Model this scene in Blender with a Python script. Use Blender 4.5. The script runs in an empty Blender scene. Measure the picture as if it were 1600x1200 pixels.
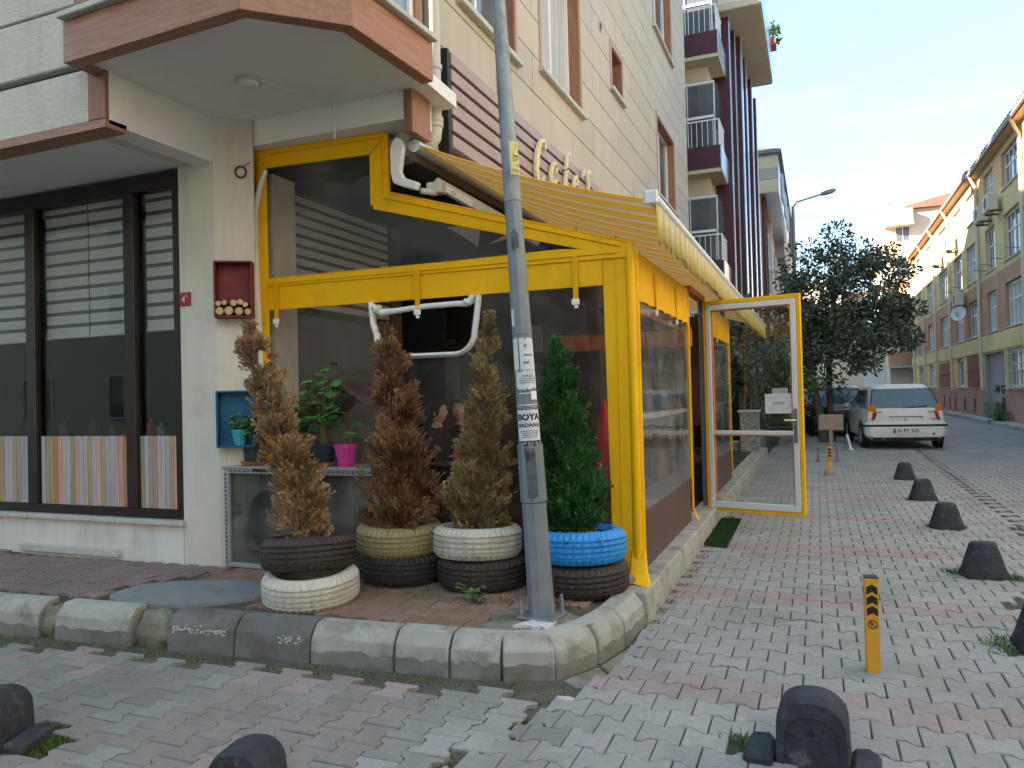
import bpy, math, random
import numpy as np
from mathutils import Vector, Matrix
R = math.radians
random.seed(7)
rng = np.random.default_rng(7)
sc = bpy.context.scene
col = sc.collection

# ------------------------------------------------------------------ camera, sky, sun, exposure
YAW, PIT, ROLL = R(22.0), R(0.8), R(-1.4)
fw = Vector((-math.sin(YAW)*math.cos(PIT), math.cos(YAW)*math.cos(PIT), math.sin(PIT)))
r0 = Vector((math.cos(YAW), math.sin(YAW), 0)); u0 = r0.cross(fw)
rr = r0*math.cos(ROLL)+u0*math.sin(ROLL); uu = u0*math.cos(ROLL)-r0*math.sin(ROLL)
cam = bpy.data.cameras.new('camera'); co = bpy.data.objects.new('camera', cam); col.objects.link(co)
cam.sensor_width = 36; cam.lens = 36*1180/1600; cam.clip_start = 0.05; cam.clip_end = 3000
co.matrix_world = Matrix(((rr.x, uu.x, -fw.x, 0), (rr.y, uu.y, -fw.y, 0), (rr.z, uu.z, -fw.z, 1.5), (0, 0, 0, 1)))
sc.camera = co

SUN_EL, SUN_AZ = R(21), R(229)          # azimuth clockwise from +Y: low sun behind the left shoulder
w = bpy.data.worlds.new('World'); sc.world = w; w.use_nodes = True
nt = w.node_tree; nt.nodes.clear()
out = nt.nodes.new('ShaderNodeOutputWorld'); bg = nt.nodes.new('ShaderNodeBackground')
sky = nt.nodes.new('ShaderNodeTexSky'); sky.sky_type = 'NISHITA'; sky.sun_disc = False
sky.sun_elevation = SUN_EL; sky.sun_rotation = SUN_AZ; sky.air_density = 1.0; sky.dust_density = 0.3; sky.ozone_density = 1.6
tc = nt.nodes.new('ShaderNodeTexCoord'); mp = nt.nodes.new('ShaderNodeMapping'); mp.inputs['Scale'].default_value = (1.0, 1.6, 5.0)
cn = nt.nodes.new('ShaderNodeTexNoise'); cn.inputs['Scale'].default_value = 1.7; cn.inputs['Detail'].default_value = 7; cn.inputs['Roughness'].default_value = .55
cr = nt.nodes.new('ShaderNodeValToRGB'); cr.color_ramp.elements[0].position = .42; cr.color_ramp.elements[1].position = .80
cr.color_ramp.elements[0].color = (.82, .82, .82, 1); cr.color_ramp.elements[1].color = (.96, .96, .96, 1)
mx = nt.nodes.new('ShaderNodeMix'); mx.data_type = 'RGBA'; mx.inputs[7].default_value = (.41, .69, .94, 1)
nt.links.new(tc.outputs['Generated'], mp.inputs[0]); nt.links.new(mp.outputs[0], cn.inputs[0]); nt.links.new(cn.outputs[0], cr.inputs[0])
nt.links.new(cr.outputs[0], mx.inputs[0]); nt.links.new(sky.outputs[0], mx.inputs[6]); mp2 = nt.nodes.new('ShaderNodeMapping'); mp2.inputs['Scale'].default_value = (.8, 2.2, 9.0); mp2.inputs['Rotation'].default_value = (0, .12, .5)
cn2 = nt.nodes.new('ShaderNodeTexNoise'); cn2.inputs['Scale'].default_value = 1.3; cn2.inputs['Detail'].default_value = 8; cn2.inputs['Roughness'].default_value = .5; cn2.inputs['Distortion'].default_value = .4
mr2 = nt.nodes.new('ShaderNodeMapRange'); mr2.inputs[1].default_value = .46; mr2.inputs[2].default_value = .74; mr2.inputs[4].default_value = .75
mx2 = nt.nodes.new('ShaderNodeMix'); mx2.data_type = 'RGBA'; mx2.inputs[7].default_value = (.86, 1.02, 1.14, 1)
nt.links.new(tc.outputs['Generated'], mp2.inputs[0]); nt.links.new(mp2.outputs[0], cn2.inputs[0]); nt.links.new(cn2.outputs[0], mr2.inputs[0]); nt.links.new(mr2.outputs[0], mx2.inputs[0])
nt.links.new(mx.outputs[2], mx2.inputs[6]); nt.links.new(mx2.outputs[2], bg.inputs[0])
bg.inputs[1].default_value = 0.13; nt.links.new(bg.outputs[0], out.inputs[0])
sl = bpy.data.lights.new('sun', 'SUN'); sl.energy = 2.5; sl.angle = R(.5); sl.color = (1.0, .88, .72)
so = bpy.data.objects.new('sun', sl); col.objects.link(so)
sd = Vector((math.sin(SUN_AZ)*math.cos(SUN_EL), math.cos(SUN_AZ)*math.cos(SUN_EL), math.sin(SUN_EL)))
so.rotation_euler = sd.to_track_quat('Z', 'Y').to_euler(); so.location = sd*60
sc.view_settings.view_transform = 'Standard'; sc.view_settings.look = 'None'
sc.view_settings.exposure = 3.36; sc.view_settings.gamma = 1.0
try: sc.view_settings.use_curve_mapping = False
except Exception: pass

# ------------------------------------------------------------------ materials
def _new(name):
    m = bpy.data.materials.new(name); m.use_nodes = True
    n = m.node_tree; b = n.nodes['Principled BSDF']; return m, n, b
def rgb(c): return (c[0], c[1], c[2], 1)
def mat(name, c, c2=None, scale=6, rough=.7, bump=0, bscale=80, metal=0, spec=.35, rnd=0, stretch=(1, 1, 1), dirt=None, dscale=1.5, dlo=.5, dhi=.75, obj=False, tint=None, detail=6, streak=None):
    m, n, b = _new(name); N = n.nodes.new; Lk = n.links.new
    b.inputs['Roughness'].default_value = rough; b.inputs['Metallic'].default_value = metal; b.inputs['Specular IOR Level'].default_value = spec
    src = N('ShaderNodeTexCoord').outputs['Object'] if obj else N('ShaderNodeNewGeometry').outputs['Position']
    ma = N('ShaderNodeMapping'); ma.inputs['Scale'].default_value = stretch; Lk(src, ma.inputs[0]); src = ma.outputs[0]
    def noise(s, d=detail, ro=.55):
        t = N('ShaderNodeTexNoise'); t.inputs['Scale'].default_value = s; t.inputs['Detail'].default_value = d; t.inputs['Roughness'].default_value = ro; Lk(src, t.inputs[0]); return t.outputs[0]
    def mixc(fac, a, bb, ty='MIX'):
        x = N('ShaderNodeMix'); x.data_type = 'RGBA'; x.blend_type = ty
        for i, v in ((0, fac), (6, a), (7, bb)):
            if hasattr(v, 'node'): Lk(v, x.inputs[i])
            else: x.inputs[i].default_value = v
        return x.outputs[2]
    def ramp(v, lo, hi):
        q = N('ShaderNodeMapRange'); q.inputs[1].default_value = lo; q.inputs[2].default_value = hi; Lk(v, q.inputs[0]); return q.outputs[0]
    cur = rgb(c)
    if c2 is not None: cur = mixc(ramp(noise(scale), .32, .68), rgb(c), rgb(c2))
    if rnd:
        oi = N('ShaderNodeObjectInfo'); ge = N('ShaderNodeNewGeometry'); ad = N('ShaderNodeMath'); ad.operation = 'ADD'
        Lk(oi.outputs['Random'], ad.inputs[0]); Lk(ge.outputs['Random Per Island'], ad.inputs[1])
        fr = N('ShaderNodeMath'); fr.operation = 'FRACT'; Lk(ad.outputs[0], fr.inputs[0])
        q = N('ShaderNodeMapRange'); q.inputs[3].default_value = 1-rnd; q.inputs[4].default_value = 1+rnd; Lk(fr.outputs[0], q.inputs[0])
        hs = N('ShaderNodeHueSaturation'); Lk(q.outputs[0], hs.inputs['Value'])
        if hasattr(cur, 'node'): Lk(cur, hs.inputs['Color'])
        else: hs.inputs['Color'].default_value = cur
        cur = hs.outputs[0]
    if tint is not None:
        at = N('ShaderNodeAttribute'); at.attribute_name = 'tint'
        cur = mixc(at.outputs['Fac'], cur if hasattr(cur, 'node') else cur, rgb(tint))
    if dirt is not None: cur = mixc(ramp(noise(dscale, 8, .65), dlo, dhi), cur, rgb(dirt))
    if streak is not None:
        m2 = N('ShaderNodeMapping'); m2.inputs['Scale'].default_value = (1, 1, .10); Lk(src, m2.inputs[0])
        t = N('ShaderNodeTexNoise'); t.inputs['Scale'].default_value = streak[1]; t.inputs['Detail'].default_value = 5; t.inputs['Roughness'].default_value = .6; Lk(m2.outputs[0], t.inputs[0])
        q = N('ShaderNodeMapRange'); q.inputs[1].default_value = streak[2]; q.inputs[2].default_value = streak[3]; q.inputs[4].default_value = streak[4]; Lk(t.outputs[0], q.inputs[0]); cur = mixc(q.outputs[0], cur, rgb(streak[0]))
    if hasattr(cur, 'node'): Lk(cur, b.inputs['Base Color'])
    else: b.inputs['Base Color'].default_value = cur
    if bump:
        bp = N('ShaderNodeBump'); bp.inputs['Strength'].default_value = bump; bp.inputs['Distance'].default_value = .01
        Lk(noise(bscale, 5, .6), bp.inputs['Height']); Lk(bp.outputs[0], b.inputs['Normal'])
    m.diffuse_color = rgb(c)
    return m
def glass(name, tintc=(.9, .92, .92), ior=1.45, rough=.02, wav=.0, wsc=3, film=0):
    m, n, b = _new(name); n.nodes.remove(b); N = n.nodes.new; Lk = n.links.new
    o = n.nodes['Material Output']; t = N('ShaderNodeBsdfTransparent'); t.inputs[0].default_value = rgb(tintc)
    g = N('ShaderNodeBsdfGlossy'); g.inputs['Roughness'].default_value = rough
    # Schlick reflectance, the same from both sides of the sheet
    ge = N('ShaderNodeNewGeometry'); dt = N('ShaderNodeVectorMath'); dt.operation = 'DOT_PRODUCT'; Lk(ge.outputs['Incoming'], dt.inputs[0]); Lk(ge.outputs['Normal'], dt.inputs[1])
    def mth(op, a, bb=None):
        q = N('ShaderNodeMath'); q.operation = op
        for i, v in enumerate((a, bb)):
            if v is None: continue
            if hasattr(v, 'node'): Lk(v, q.inputs[i])
            else: q.inputs[i].default_value = v
        return q.outputs[0]
    f0 = ((ior-1)/(ior+1))**2; fr = mth('ADD', f0, mth('MULTIPLY', 1-f0, mth('POWER', mth('SUBTRACT', 1.0, mth('ABSOLUTE', dt.outputs['Value'])), 5.0)))
    x = N('ShaderNodeMixShader'); Lk(fr, x.inputs[0]); Lk(t.outputs[0], x.inputs[1]); Lk(g.outputs[0], x.inputs[2])
    if film:
        df = N('ShaderNodeBsdfDiffuse'); df.inputs[0].default_value = (.50, .49, .47, 1); nf = N('ShaderNodeTexNoise'); nf.inputs['Scale'].default_value = 2.6; nf.inputs['Detail'].default_value = 6
        Lk(ge.outputs['Position'], nf.inputs[0]); x2 = N('ShaderNodeMixShader'); Lk(mth('MULTIPLY', mth('POWER', nf.outputs[0], 3.0), film*10), x2.inputs[0]); Lk(x.outputs[0], x2.inputs[1]); Lk(df.outputs[0], x2.inputs[2]); Lk(x2.outputs[0], o.inputs[0])
    else: Lk(x.outputs[0], o.inputs[0])
    if wav:
        bp = N('ShaderNodeBump'); bp.inputs['Strength'].default_value = wav; bp.inputs['Distance'].default_value = .02
        ns = N('ShaderNodeTexNoise'); ns.inputs['Scale'].default_value = wsc; ns.inputs['Detail'].default_value = 2
        Lk(ge.outputs['Position'], ns.inputs[0]); Lk(ns.outputs[0], bp.inputs['Height']); Lk(bp.outputs[0], g.inputs['Normal'])
    return m
def emis(name, c, s):
    m, n, b = _new(name); b.inputs['Base Color'].default_value = rgb(c); b.inputs['Emission Color'].default_value = rgb(c); b.inputs['Emission Strength'].default_value = s; return m
def wood(name, c, c2, axis='x', rough=.5, sc_=9):
    st = {'x': (.12, 1, 1), 'y': (1, .12, 1), 'z': (1, 1, .12)}[axis]
    return mat(name, c, c2, scale=sc_*4, rough=rough, bump=.15, bscale=120, stretch=st, rnd=.08)
def stripes(name, cols, period, axis=1, rough=.8, transl=.0, obj=False):
    """woven stripes: list of (start fraction, colour) along one axis"""
    m, n, b = _new(name); N = n.nodes.new; Lk = n.links.new
    ge = N('ShaderNodeNewGeometry'); sp = N('ShaderNodeSeparateXYZ'); Lk(ge.outputs['Position'], sp.inputs[0])
    d = N('ShaderNodeMath'); d.operation = 'DIVIDE'; d.inputs[1].default_value = period; Lk(sp.outputs[axis], d.inputs[0])
    fr = N('ShaderNodeMath'); fr.operation = 'FRACT'; Lk(d.outputs[0], fr.inputs[0])
    rp = N('ShaderNodeValToRGB'); rp.color_ramp.interpolation = 'CONSTANT'; e = rp.color_ramp.elements
    e[0].position = 0; e[0].color = rgb(cols[0][1]); e[1].position = cols[1][0]; e[1].color = rgb(cols[1][1])
    for p, c in cols[2:]:
        q = e.new(p); q.color = rgb(c)
    Lk(fr.outputs[0], rp.inputs[0]); Lk(rp.outputs[0], b.inputs['Base Color']); b.inputs['Roughness'].default_value = rough
    if transl:
        tr = N('ShaderNodeBsdfTranslucent'); Lk(rp.outputs[0], tr.inputs[0]); x = N('ShaderNodeMixShader'); x.inputs[0].default_value = transl
        Lk(b.outputs[0], x.inputs[1]); Lk(tr.outputs[0], x.inputs[2]); Lk(x.outputs[0], n.nodes['Material Output'].inputs[0])
    return m

M = {}
M['cream'] = mat('cream_plaster', (.66, .62, .55), (.60, .56, .49), scale=1.3, rough=.85, bump=.25, bscale=50, dirt=(.44, .40, .34), dscale=2.0, dlo=.54, dhi=.9, streak=((.40, .37, .31), 9, .52, .8, .5))
M['white_plaster'] = mat('white_plaster', (.84, .83, .81), (.78, .77, .75), scale=1.2, rough=.85, bump=.2, bscale=40, dirt=(.62, .60, .56), dscale=1.6, dlo=.55, dhi=.95)
M['wallwhite'] = mat('painted_wall', (.72, .70, .67), (.65, .63, .60), scale=1.2, rough=.85, bump=.35, bscale=24, dirt=(.40, .38, .35), dscale=1.6, dlo=.52, dhi=.85, streak=((.42, .40, .37), 8, .52, .8, .5))
M['stucco'] = mat('rough_stucco', (.62, .59, .50), (.55, .52, .44), scale=2, rough=.9, bump=1.0, bscale=22, stretch=(1, 1, 1.6), streak=((.36, .34, .28), 6, .52, .8, .6))
M['panel'] = mat('beige_panel', (.52, .465, .38), (.475, .425, .345), scale=.9, rough=.8, bump=.15, bscale=40, rnd=.05, dirt=(.44, .395, .32), dscale=1.1, dlo=.55, dhi=.95, streak=((.36, .32, .26), 5, .53, .8, .55))
M['groove'] = mat('groove', (.10, .09, .075), rough=.9)
M['woodx'] = wood('wood_laminate_x', (.40, .215, .145), (.29, .145, .095), 'x')
M['woody'] = wood('wood_laminate_y', (.42, .20, .12), (.31, .14, .08), 'y')
M['woodz'] = wood('wood_laminate_z', (.36, .17, .10), (.26, .115, .065), 'z')
M['slat'] = mat('slat_brown', (.40, .285, .265), (.35, .245, .225), scale=3, rough=.45, bump=.06, dirt=(.10, .06, .05), dscale=9, dlo=.70, dhi=.76)
M['dkbrown'] = mat('dark_brown_frame', (.030, .018, .016), (.022, .013, .012), rough=.35)
M['wframe'] = mat('white_frame', (.74, .75, .76), rough=.4)
M['pinktrim'] = mat('pink_trim', (.46, .33, .28), rough=.7)
M['sill'] = mat('stone_sill', (.55, .54, .50), (.45, .44, .41), scale=12, rough=.6)
M['glassdark'] = mat('window_glass', (.06, .075, .085), (.13, .15, .16), scale=.9, rough=.04, spec=.8)
M['glasssky'] = mat('bay_glass', (.16, .25, .28), (.22, .32, .34), scale=.7, rough=.05, spec=.9)
M['curtain'] = mat('curtain', (.55, .55, .54), (.38, .38, .38), scale=9, rough=.9, stretch=(1, 1, .05))
M['pvc'] = mat('grey_pvc', (.52, .50, .45), rough=.45)
M['clear'] = glass('clear_glass', (.90, .92, .92), 1.5, .01)
M['plasticgrey'] = glass('smoky_plastic', (.66, .67, .66), 1.45, .06, .3, 3, .10)
M['plastic'] = glass('clear_plastic', (.95, .95, .95), 1.40, .035, .55, 2.0, .020)
M['plasticside'] = glass('clear_plastic_side', (.94, .94, .94), 1.45, .045, .40, 1.6, .05)
M['yellow'] = mat('yellow_tarp', (.88, .48, .004), (.80, .42, .003), scale=1.6, rough=.5, bump=.35, bscale=7, spec=.2, dirt=(.48, .27, .02), dscale=2.4, dlo=.56, dhi=.9, streak=((.46, .25, .02), 14, .56, .8, .35))
M['yellow2'] = mat('yellow_tarp_piping', (.74, .39, .004), rough=.5, spec=.2)
M['orange'] = mat('orange_paint', (.62, .20, .03), rough=.5)
M['brownskirt'] = mat('brown_vinyl', (.115, .058, .052), (.095, .048, .043), scale=2, rough=.38, bump=.1, bscale=6)
M['white'] = mat('white_plastic', (.78, .78, .78), rough=.4)
M['alu'] = mat('white_aluminium', (.70, .73, .75), rough=.35, metal=.2)
M['grey'] = mat('grey_metal', (.16, .17, .18), rough=.45, metal=.3)
M['cream_metal'] = mat('cream_metal', (.62, .58, .48), rough=.4)
M['black'] = mat('black_plastic', (.012, .012, .013), rough=.5)
M['rubber'] = mat('tyre_rubber', (.030, .026, .026), (.045, .036, .034), scale=7, rough=.62, bump=.25, bscale=70, dirt=(.11, .09, .08), dscale=5, dlo=.62, dhi=.85)
M['rubberb'] = mat('tyre_rubber_brown', (.046, .032, .030), (.06, .042, .038), scale=7, rough=.6, bump=.25, bscale=70, dirt=(.13, .10, .09), dscale=5, dlo=.62, dhi=.85)
M['twhite'] = mat('tyre_white_paint', (.58, .54, .46), (.50, .46, .38), scale=5, rough=.6, bump=.3, bscale=60, dirt=(.26, .20, .15), dscale=5, dlo=.56, dhi=.8)
M['tkhaki'] = mat('tyre_khaki_paint', (.33, .275, .135), (.27, .22, .11), scale=5, rough=.6, bump=.3, bscale=60, dirt=(.12, .095, .06), dscale=5, dlo=.56, dhi=.8)
M['tblue'] = mat('tyre_blue_paint', (.035, .30, .72), (.03, .25, .62), scale=5, rough=.45, bump=.25, bscale=60, dirt=(.06, .14, .24), dscale=6, dlo=.62, dhi=.85)
M['soil'] = mat('soil', (.16, .11, .075), (.09, .06, .04), scale=20, rough=.95, bump=1, bscale=60)
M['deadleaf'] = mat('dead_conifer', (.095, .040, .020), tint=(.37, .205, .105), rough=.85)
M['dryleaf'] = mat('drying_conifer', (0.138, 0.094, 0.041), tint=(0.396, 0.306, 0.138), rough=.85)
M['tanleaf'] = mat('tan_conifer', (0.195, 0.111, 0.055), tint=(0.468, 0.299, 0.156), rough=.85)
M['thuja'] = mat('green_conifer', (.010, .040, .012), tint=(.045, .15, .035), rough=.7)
M['bark'] = mat('bark', (.15, .11, .08), (.09, .065, .05), scale=14, rough=.95, bump=1, bscale=40, stretch=(1, 1, .25))
M['leafdark'] = mat('tree_leaf', (.038, .056, .034), tint=(.15, .18, .115), rough=.5)
M['leafmid'] = mat('shrub_leaf', (.035, .085, .022), tint=(.12, .21, .06), rough=.55)
M['plantleaf'] = mat('plant_leaf', (.035, .13, .028), tint=(.12, .34, .08), rough=.5)
M['stem'] = mat('plant_stem', (.18, .17, .07), rough=.8)
M['paver'] = mat('grey_paver', (.325, .32, .308), (.27, .265, .255), scale=26, rough=.85, bump=.4, bscale=160, rnd=.075, dirt=(.185, .178, .165), dscale=1.3, dlo=.48, dhi=.8)
M['paverpink'] = mat('pink_paver', (.335, .268, .255), (.29, .228, .218), scale=26, rough=.85, bump=.4, bscale=160, rnd=.075, dirt=(.19, .165, .15), dscale=1.3, dlo=.48, dhi=.8)
M['pavermauve'] = mat('mauve_paver', (.268, .234, .217), (.222, .195, .182), scale=26, rough=.85, bump=.4, bscale=160, rnd=.075, dirt=(.165, .15, .135), dscale=1.2, dlo=.47, dhi=.78)
M['pavergreen'] = mat('greenish_paver', (.268, .266, .246), (.222, .222, .205), scale=26, rough=.85, bump=.4, bscale=160, rnd=.075, dirt=(.165, .16, .14), dscale=1.2, dlo=.47, dhi=.78)
M['paverred'] = mat('red_paver', (.30, .185, .14), (.26, .16, .125), scale=22, rough=.9, bump=.5, bscale=150, rnd=.13, dirt=(.15, .125, .08), dscale=2.2, dlo=.48, dhi=.75)
M['paverrose'] = mat('rose_paver', (.27, .195, .18), (.235, .17, .16), scale=22, rough=.9, bump=.5, bscale=150, rnd=.1, dirt=(.17, .14, .125), dscale=2.2, dlo=.5, dhi=.8)
M['roadpaver'] = mat('road_paver', (.29, .28, .275), (.25, .242, .24), scale=14, rough=.85, bump=.3, bscale=120, rnd=.08, dirt=(.16, .155, .15), dscale=.8, dlo=.5, dhi=.85)
M['dirt'] = mat('dirt', (.10, .09, .07), (.06, .055, .042), scale=8, rough=.95, bump=.8, bscale=60, dirt=(.045, .075, .02), dscale=2.0, dlo=.52, dhi=.66)
M['mossdirt'] = mat('mossy_dirt', (.135, .12, .09), (.09, .08, .06), scale=9, rough=.95, bump=1, bscale=70, dirt=(.055, .075, .03), dscale=3.2, dlo=.56, dhi=.72)
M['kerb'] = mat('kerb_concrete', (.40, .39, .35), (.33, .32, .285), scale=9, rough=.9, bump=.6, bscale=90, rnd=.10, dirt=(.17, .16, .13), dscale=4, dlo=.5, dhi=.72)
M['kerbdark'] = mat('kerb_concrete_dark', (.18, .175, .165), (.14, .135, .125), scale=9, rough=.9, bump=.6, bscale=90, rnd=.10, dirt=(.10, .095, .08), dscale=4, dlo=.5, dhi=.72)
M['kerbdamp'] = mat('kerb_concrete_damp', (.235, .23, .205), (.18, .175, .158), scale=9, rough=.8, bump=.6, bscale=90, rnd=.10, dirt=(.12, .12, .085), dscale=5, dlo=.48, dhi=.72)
M['concrete'] = mat('rough_concrete', (.25, .235, .19), (.18, .17, .135), scale=8, rough=.95, bump=1, bscale=45, dirt=(.11, .11, .06), dscale=4, dlo=.5, dhi=.7)
M['cement'] = mat('grey_cement', (.27, .275, .27), (.22, .225, .22), scale=7, rough=.85, bump=.4, bscale=60, dirt=(.17, .16, .13), dscale=3, dlo=.55, dhi=.8)
M['chalk'] = mat('white_splash', (.62, .62, .62), (.42, .42, .42), scale=60, rough=.9)
M['galv'] = mat('galvanised_steel', (.30, .33, .345), (.19, .21, .225), scale=16, rough=.5, metal=.35, bump=.08, bscale=60, stretch=(1, 1, .6), detail=9)
M['galv2'] = mat('galvanised_smooth', (.235, .26, .285), (.19, .215, .235), scale=8, rough=.5, metal=.3)
M['soot'] = mat('black_spray', (.035, .036, .04), (.14, .15, .165), scale=11, rough=.6)
M['paper'] = mat('paper', (.68, .69, .70), (.55, .56, .58), scale=18, rough=.9)
M['ink'] = mat('ink', (.015, .015, .018), rough=.8)
M['bollard'] = mat('black_concrete', (.024, .028, .036), (.045, .050, .060), scale=14, rough=.8, bump=.9, bscale=40, dirt=(.22, .225, .23), dscale=7, dlo=.58, dhi=.82)
M['sandyellow'] = mat('bollard_yellow', (.66, .315, .02), (.60, .28, .016), rough=.45, dirt=(.36, .20, .06), dscale=6, dlo=.66, dhi=.85)
M['maroon'] = mat('maroon_panel', (.085, .024, .036), (.07, .020, .030), rough=.5)
M['silver'] = mat('silver_cladding', (.50, .57, .66), (.44, .51, .60), scale=.5, rough=.22, metal=.5)
M['cladcream'] = mat('cream_cladding', (.56, .50, .36), rough=.6)
M['wyellow'] = mat('yellow_render', (.76, .64, .33), (.70, .58, .29), scale=.8, rough=.9, dirt=(.36, .31, .18), dscale=.6, dlo=.5, dhi=.85)
M['wsalmon'] = mat('salmon_render', (.56, .325, .215), (.50, .29, .19), scale=.8, rough=.9, dirt=(.33, .20, .14), dscale=.6, dlo=.5, dhi=.85)
M['wpink'] = mat('pink_base', (.50, .29, .235), (.44, .255, .21), scale=.9, rough=.9, dirt=(.25, .15, .13), dscale=.7, dlo=.5, dhi=.8)
M['worange'] = mat('orange_render', (.68, .45, .24), rough=.9)
M['wcream'] = mat('cream_render', (.74, .67, .53), (.68, .62, .49), scale=.3, rough=.9)
M['wgrey'] = mat('grey_render', (.40, .39, .37), (.33, .32, .31), scale=.6, rough=.9)
M['rooftile'] = mat('roof_tile', (.23, .10, .07), (.17, .08, .055), scale=3, rough=.85)
M['shutter'] = mat('red_shutter', (.27, .075, .045), (.22, .06, .038), scale=2, rough=.7)
M['rust'] = mat('rust', (.16, .075, .04), rough=.9)
M['carpaint'] = mat('car_paint_white', (.70, .69, .65), (.66, .65, .61), scale=2, rough=.3, spec=.5)
M['darkpaint'] = mat('car_paint_dark', (.018, .017, .020), rough=.25, spec=.6)
M['redpaint'] = mat('car_paint_maroon', (.045, .014, .016), rough=.28, spec=.6)
M['carglass'] = mat('car_glass', (.035, .05, .055), (.06, .085, .09), scale=1.2, rough=.05, spec=.9)
M['carglassb'] = mat('car_glass_blue', (.05, .08, .13), rough=.06, spec=1)
M['lightred'] = mat('tail_red', (.40, .02, .02), rough=.2, spec=.6)
M['lightorange'] = mat('tail_orange', (.75, .24, .03), rough=.2, spec=.6)
M['plate'] = mat('number_plate', (.70, .70, .68), rough=.5)
M['plateblue'] = mat('plate_blue', (.03, .07, .32), rough=.5)
M['mat'] = mat('green_turf', (.014, .045, .016), tint=(.035, .095, .03), rough=.9)
M['moss'] = mat('moss', (.035, .065, .014), tint=(.10, .15, .04), rough=.9)
M['weed'] = mat('weed', (.045, .095, .022), tint=(.14, .22, .06), rough=.7)
M['litter'] = mat('dry_litter', (.19, .14, .07), tint=(.30, .23, .13), rough=.9)
M['crred'] = mat('red_crate', (.20, .028, .035), (.15, .02, .028), scale=12, rough=.6, bump=.3, stretch=(.2, .2, 1))
M['crblue'] = mat('blue_crate', (.012, .125, .26), (.01, .10, .21), scale=12, rough=.55, bump=.3)
M['logend'] = mat('log_end', (.52, .38, .21), (.42, .29, .15), scale=30, rough=.85)
M['logend2'] = mat('log_core', (.62, .47, .28), (.52, .38, .2), scale=40, rough=.85)
M['letterface'] = mat('letter_yellow', (.74, .55, .05), (.70, .52, .05), scale=3, rough=.3)
M['letterside'] = mat('letter_side', (.72, .68, .52), rough=.4)
M['letteryellow'] = mat('label_yellow', (.66, .62, .22), rough=.6)
M['teal'] = mat('teal_pot', (.05, .38, .42), rough=.4)
M['pinkpot'] = mat('pink_pot', (.62, .05, .30), rough=.4)
M['navypot'] = mat('dark_pot', (.028, .038, .055), rough=.45)
M['terra'] = mat('terracotta', (.36, .13, .065), rough=.8)
M['acbox'] = mat('ac_casing', (.34, .345, .34), (.28, .285, .28), scale=5, rough=.5)
M['acdark'] = mat('ac_grille', (.055, .06, .062), rough=.6)
M['signred'] = mat('sign_red', (.30, .025, .03), rough=.4)
M['flagred'] = mat('flag_red', (.62, .03, .04), rough=.7)
M['skin'] = mat('skin', (.62, .37, .27), (.57, .33, .24), scale=12, rough=.55)
M['hair'] = mat('dark_hair', (.014, .010, .009), (.022, .016, .013), scale=40, rough=.5)
M['cloth'] = mat('navy_clothes', (.014, .016, .024), (.020, .022, .030), scale=20, rough=.9)
M['lips'] = mat('lips', (.36, .10, .09), rough=.5)
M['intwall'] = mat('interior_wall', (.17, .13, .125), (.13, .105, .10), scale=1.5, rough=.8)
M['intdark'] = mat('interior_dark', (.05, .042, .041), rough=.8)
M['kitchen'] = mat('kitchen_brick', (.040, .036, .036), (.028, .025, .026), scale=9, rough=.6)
M['intwood'] = wood('interior_wood', (.16, .075, .04), (.11, .05, .028), 'x')
M['intred'] = mat('red_brown_wood', (.17, .055, .035), (.12, .04, .026), scale=8, rough=.6, stretch=(1, 1, .15))
M['fridge'] = emis('fridge_light', (.35, .72, .68), .22)
M['signlit'] = emis('fridge_sign_letters', (.7, .8, .78), .12)
M['bowl'] = mat('bowl_lamp', (.16, .06, .04), rough=.6)
M['bowlteal'] = mat('bowl_lamp_teal', (.05, .11, .12), rough=.6)
M['lampwhite'] = mat('lamp_diffuser', (.72, .71, .66), rough=.5)
M['blind'] = mat('blind_fabric', (.58, .59, .57), (.54, .55, .53), scale=40, rough=.9)
M['gauze'] = mat('blind_gauze', (.12, .125, .115), rough=.9)
M['mosaic'] = mat('mosaic_tile', (.35, .36, .37), (.30, .31, .32), scale=20, rough=.5, rnd=.35)
M['cardb'] = mat('board_beige', (.34, .27, .21), (.29, .23, .18), scale=5, rough=.9)
for k, c in dict(ochre=(.40, .33, .18), lav=(.46, .44, .49), pink=(.66, .34, .32), tan=(.42, .33, .26), orange=(.48, .24, .10), rose=(.52, .40, .37), grey=(.42, .39, .40)).items():
    M['pl_'+k] = mat('plank_'+k, c, tuple(x*.80 for x in c), scale=26, rough=.75, bump=.15, stretch=(1, 1, .08), rnd=.08, dirt=tuple(x*.52 for x in c), dscale=14, dlo=.60, dhi=.78)

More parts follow.
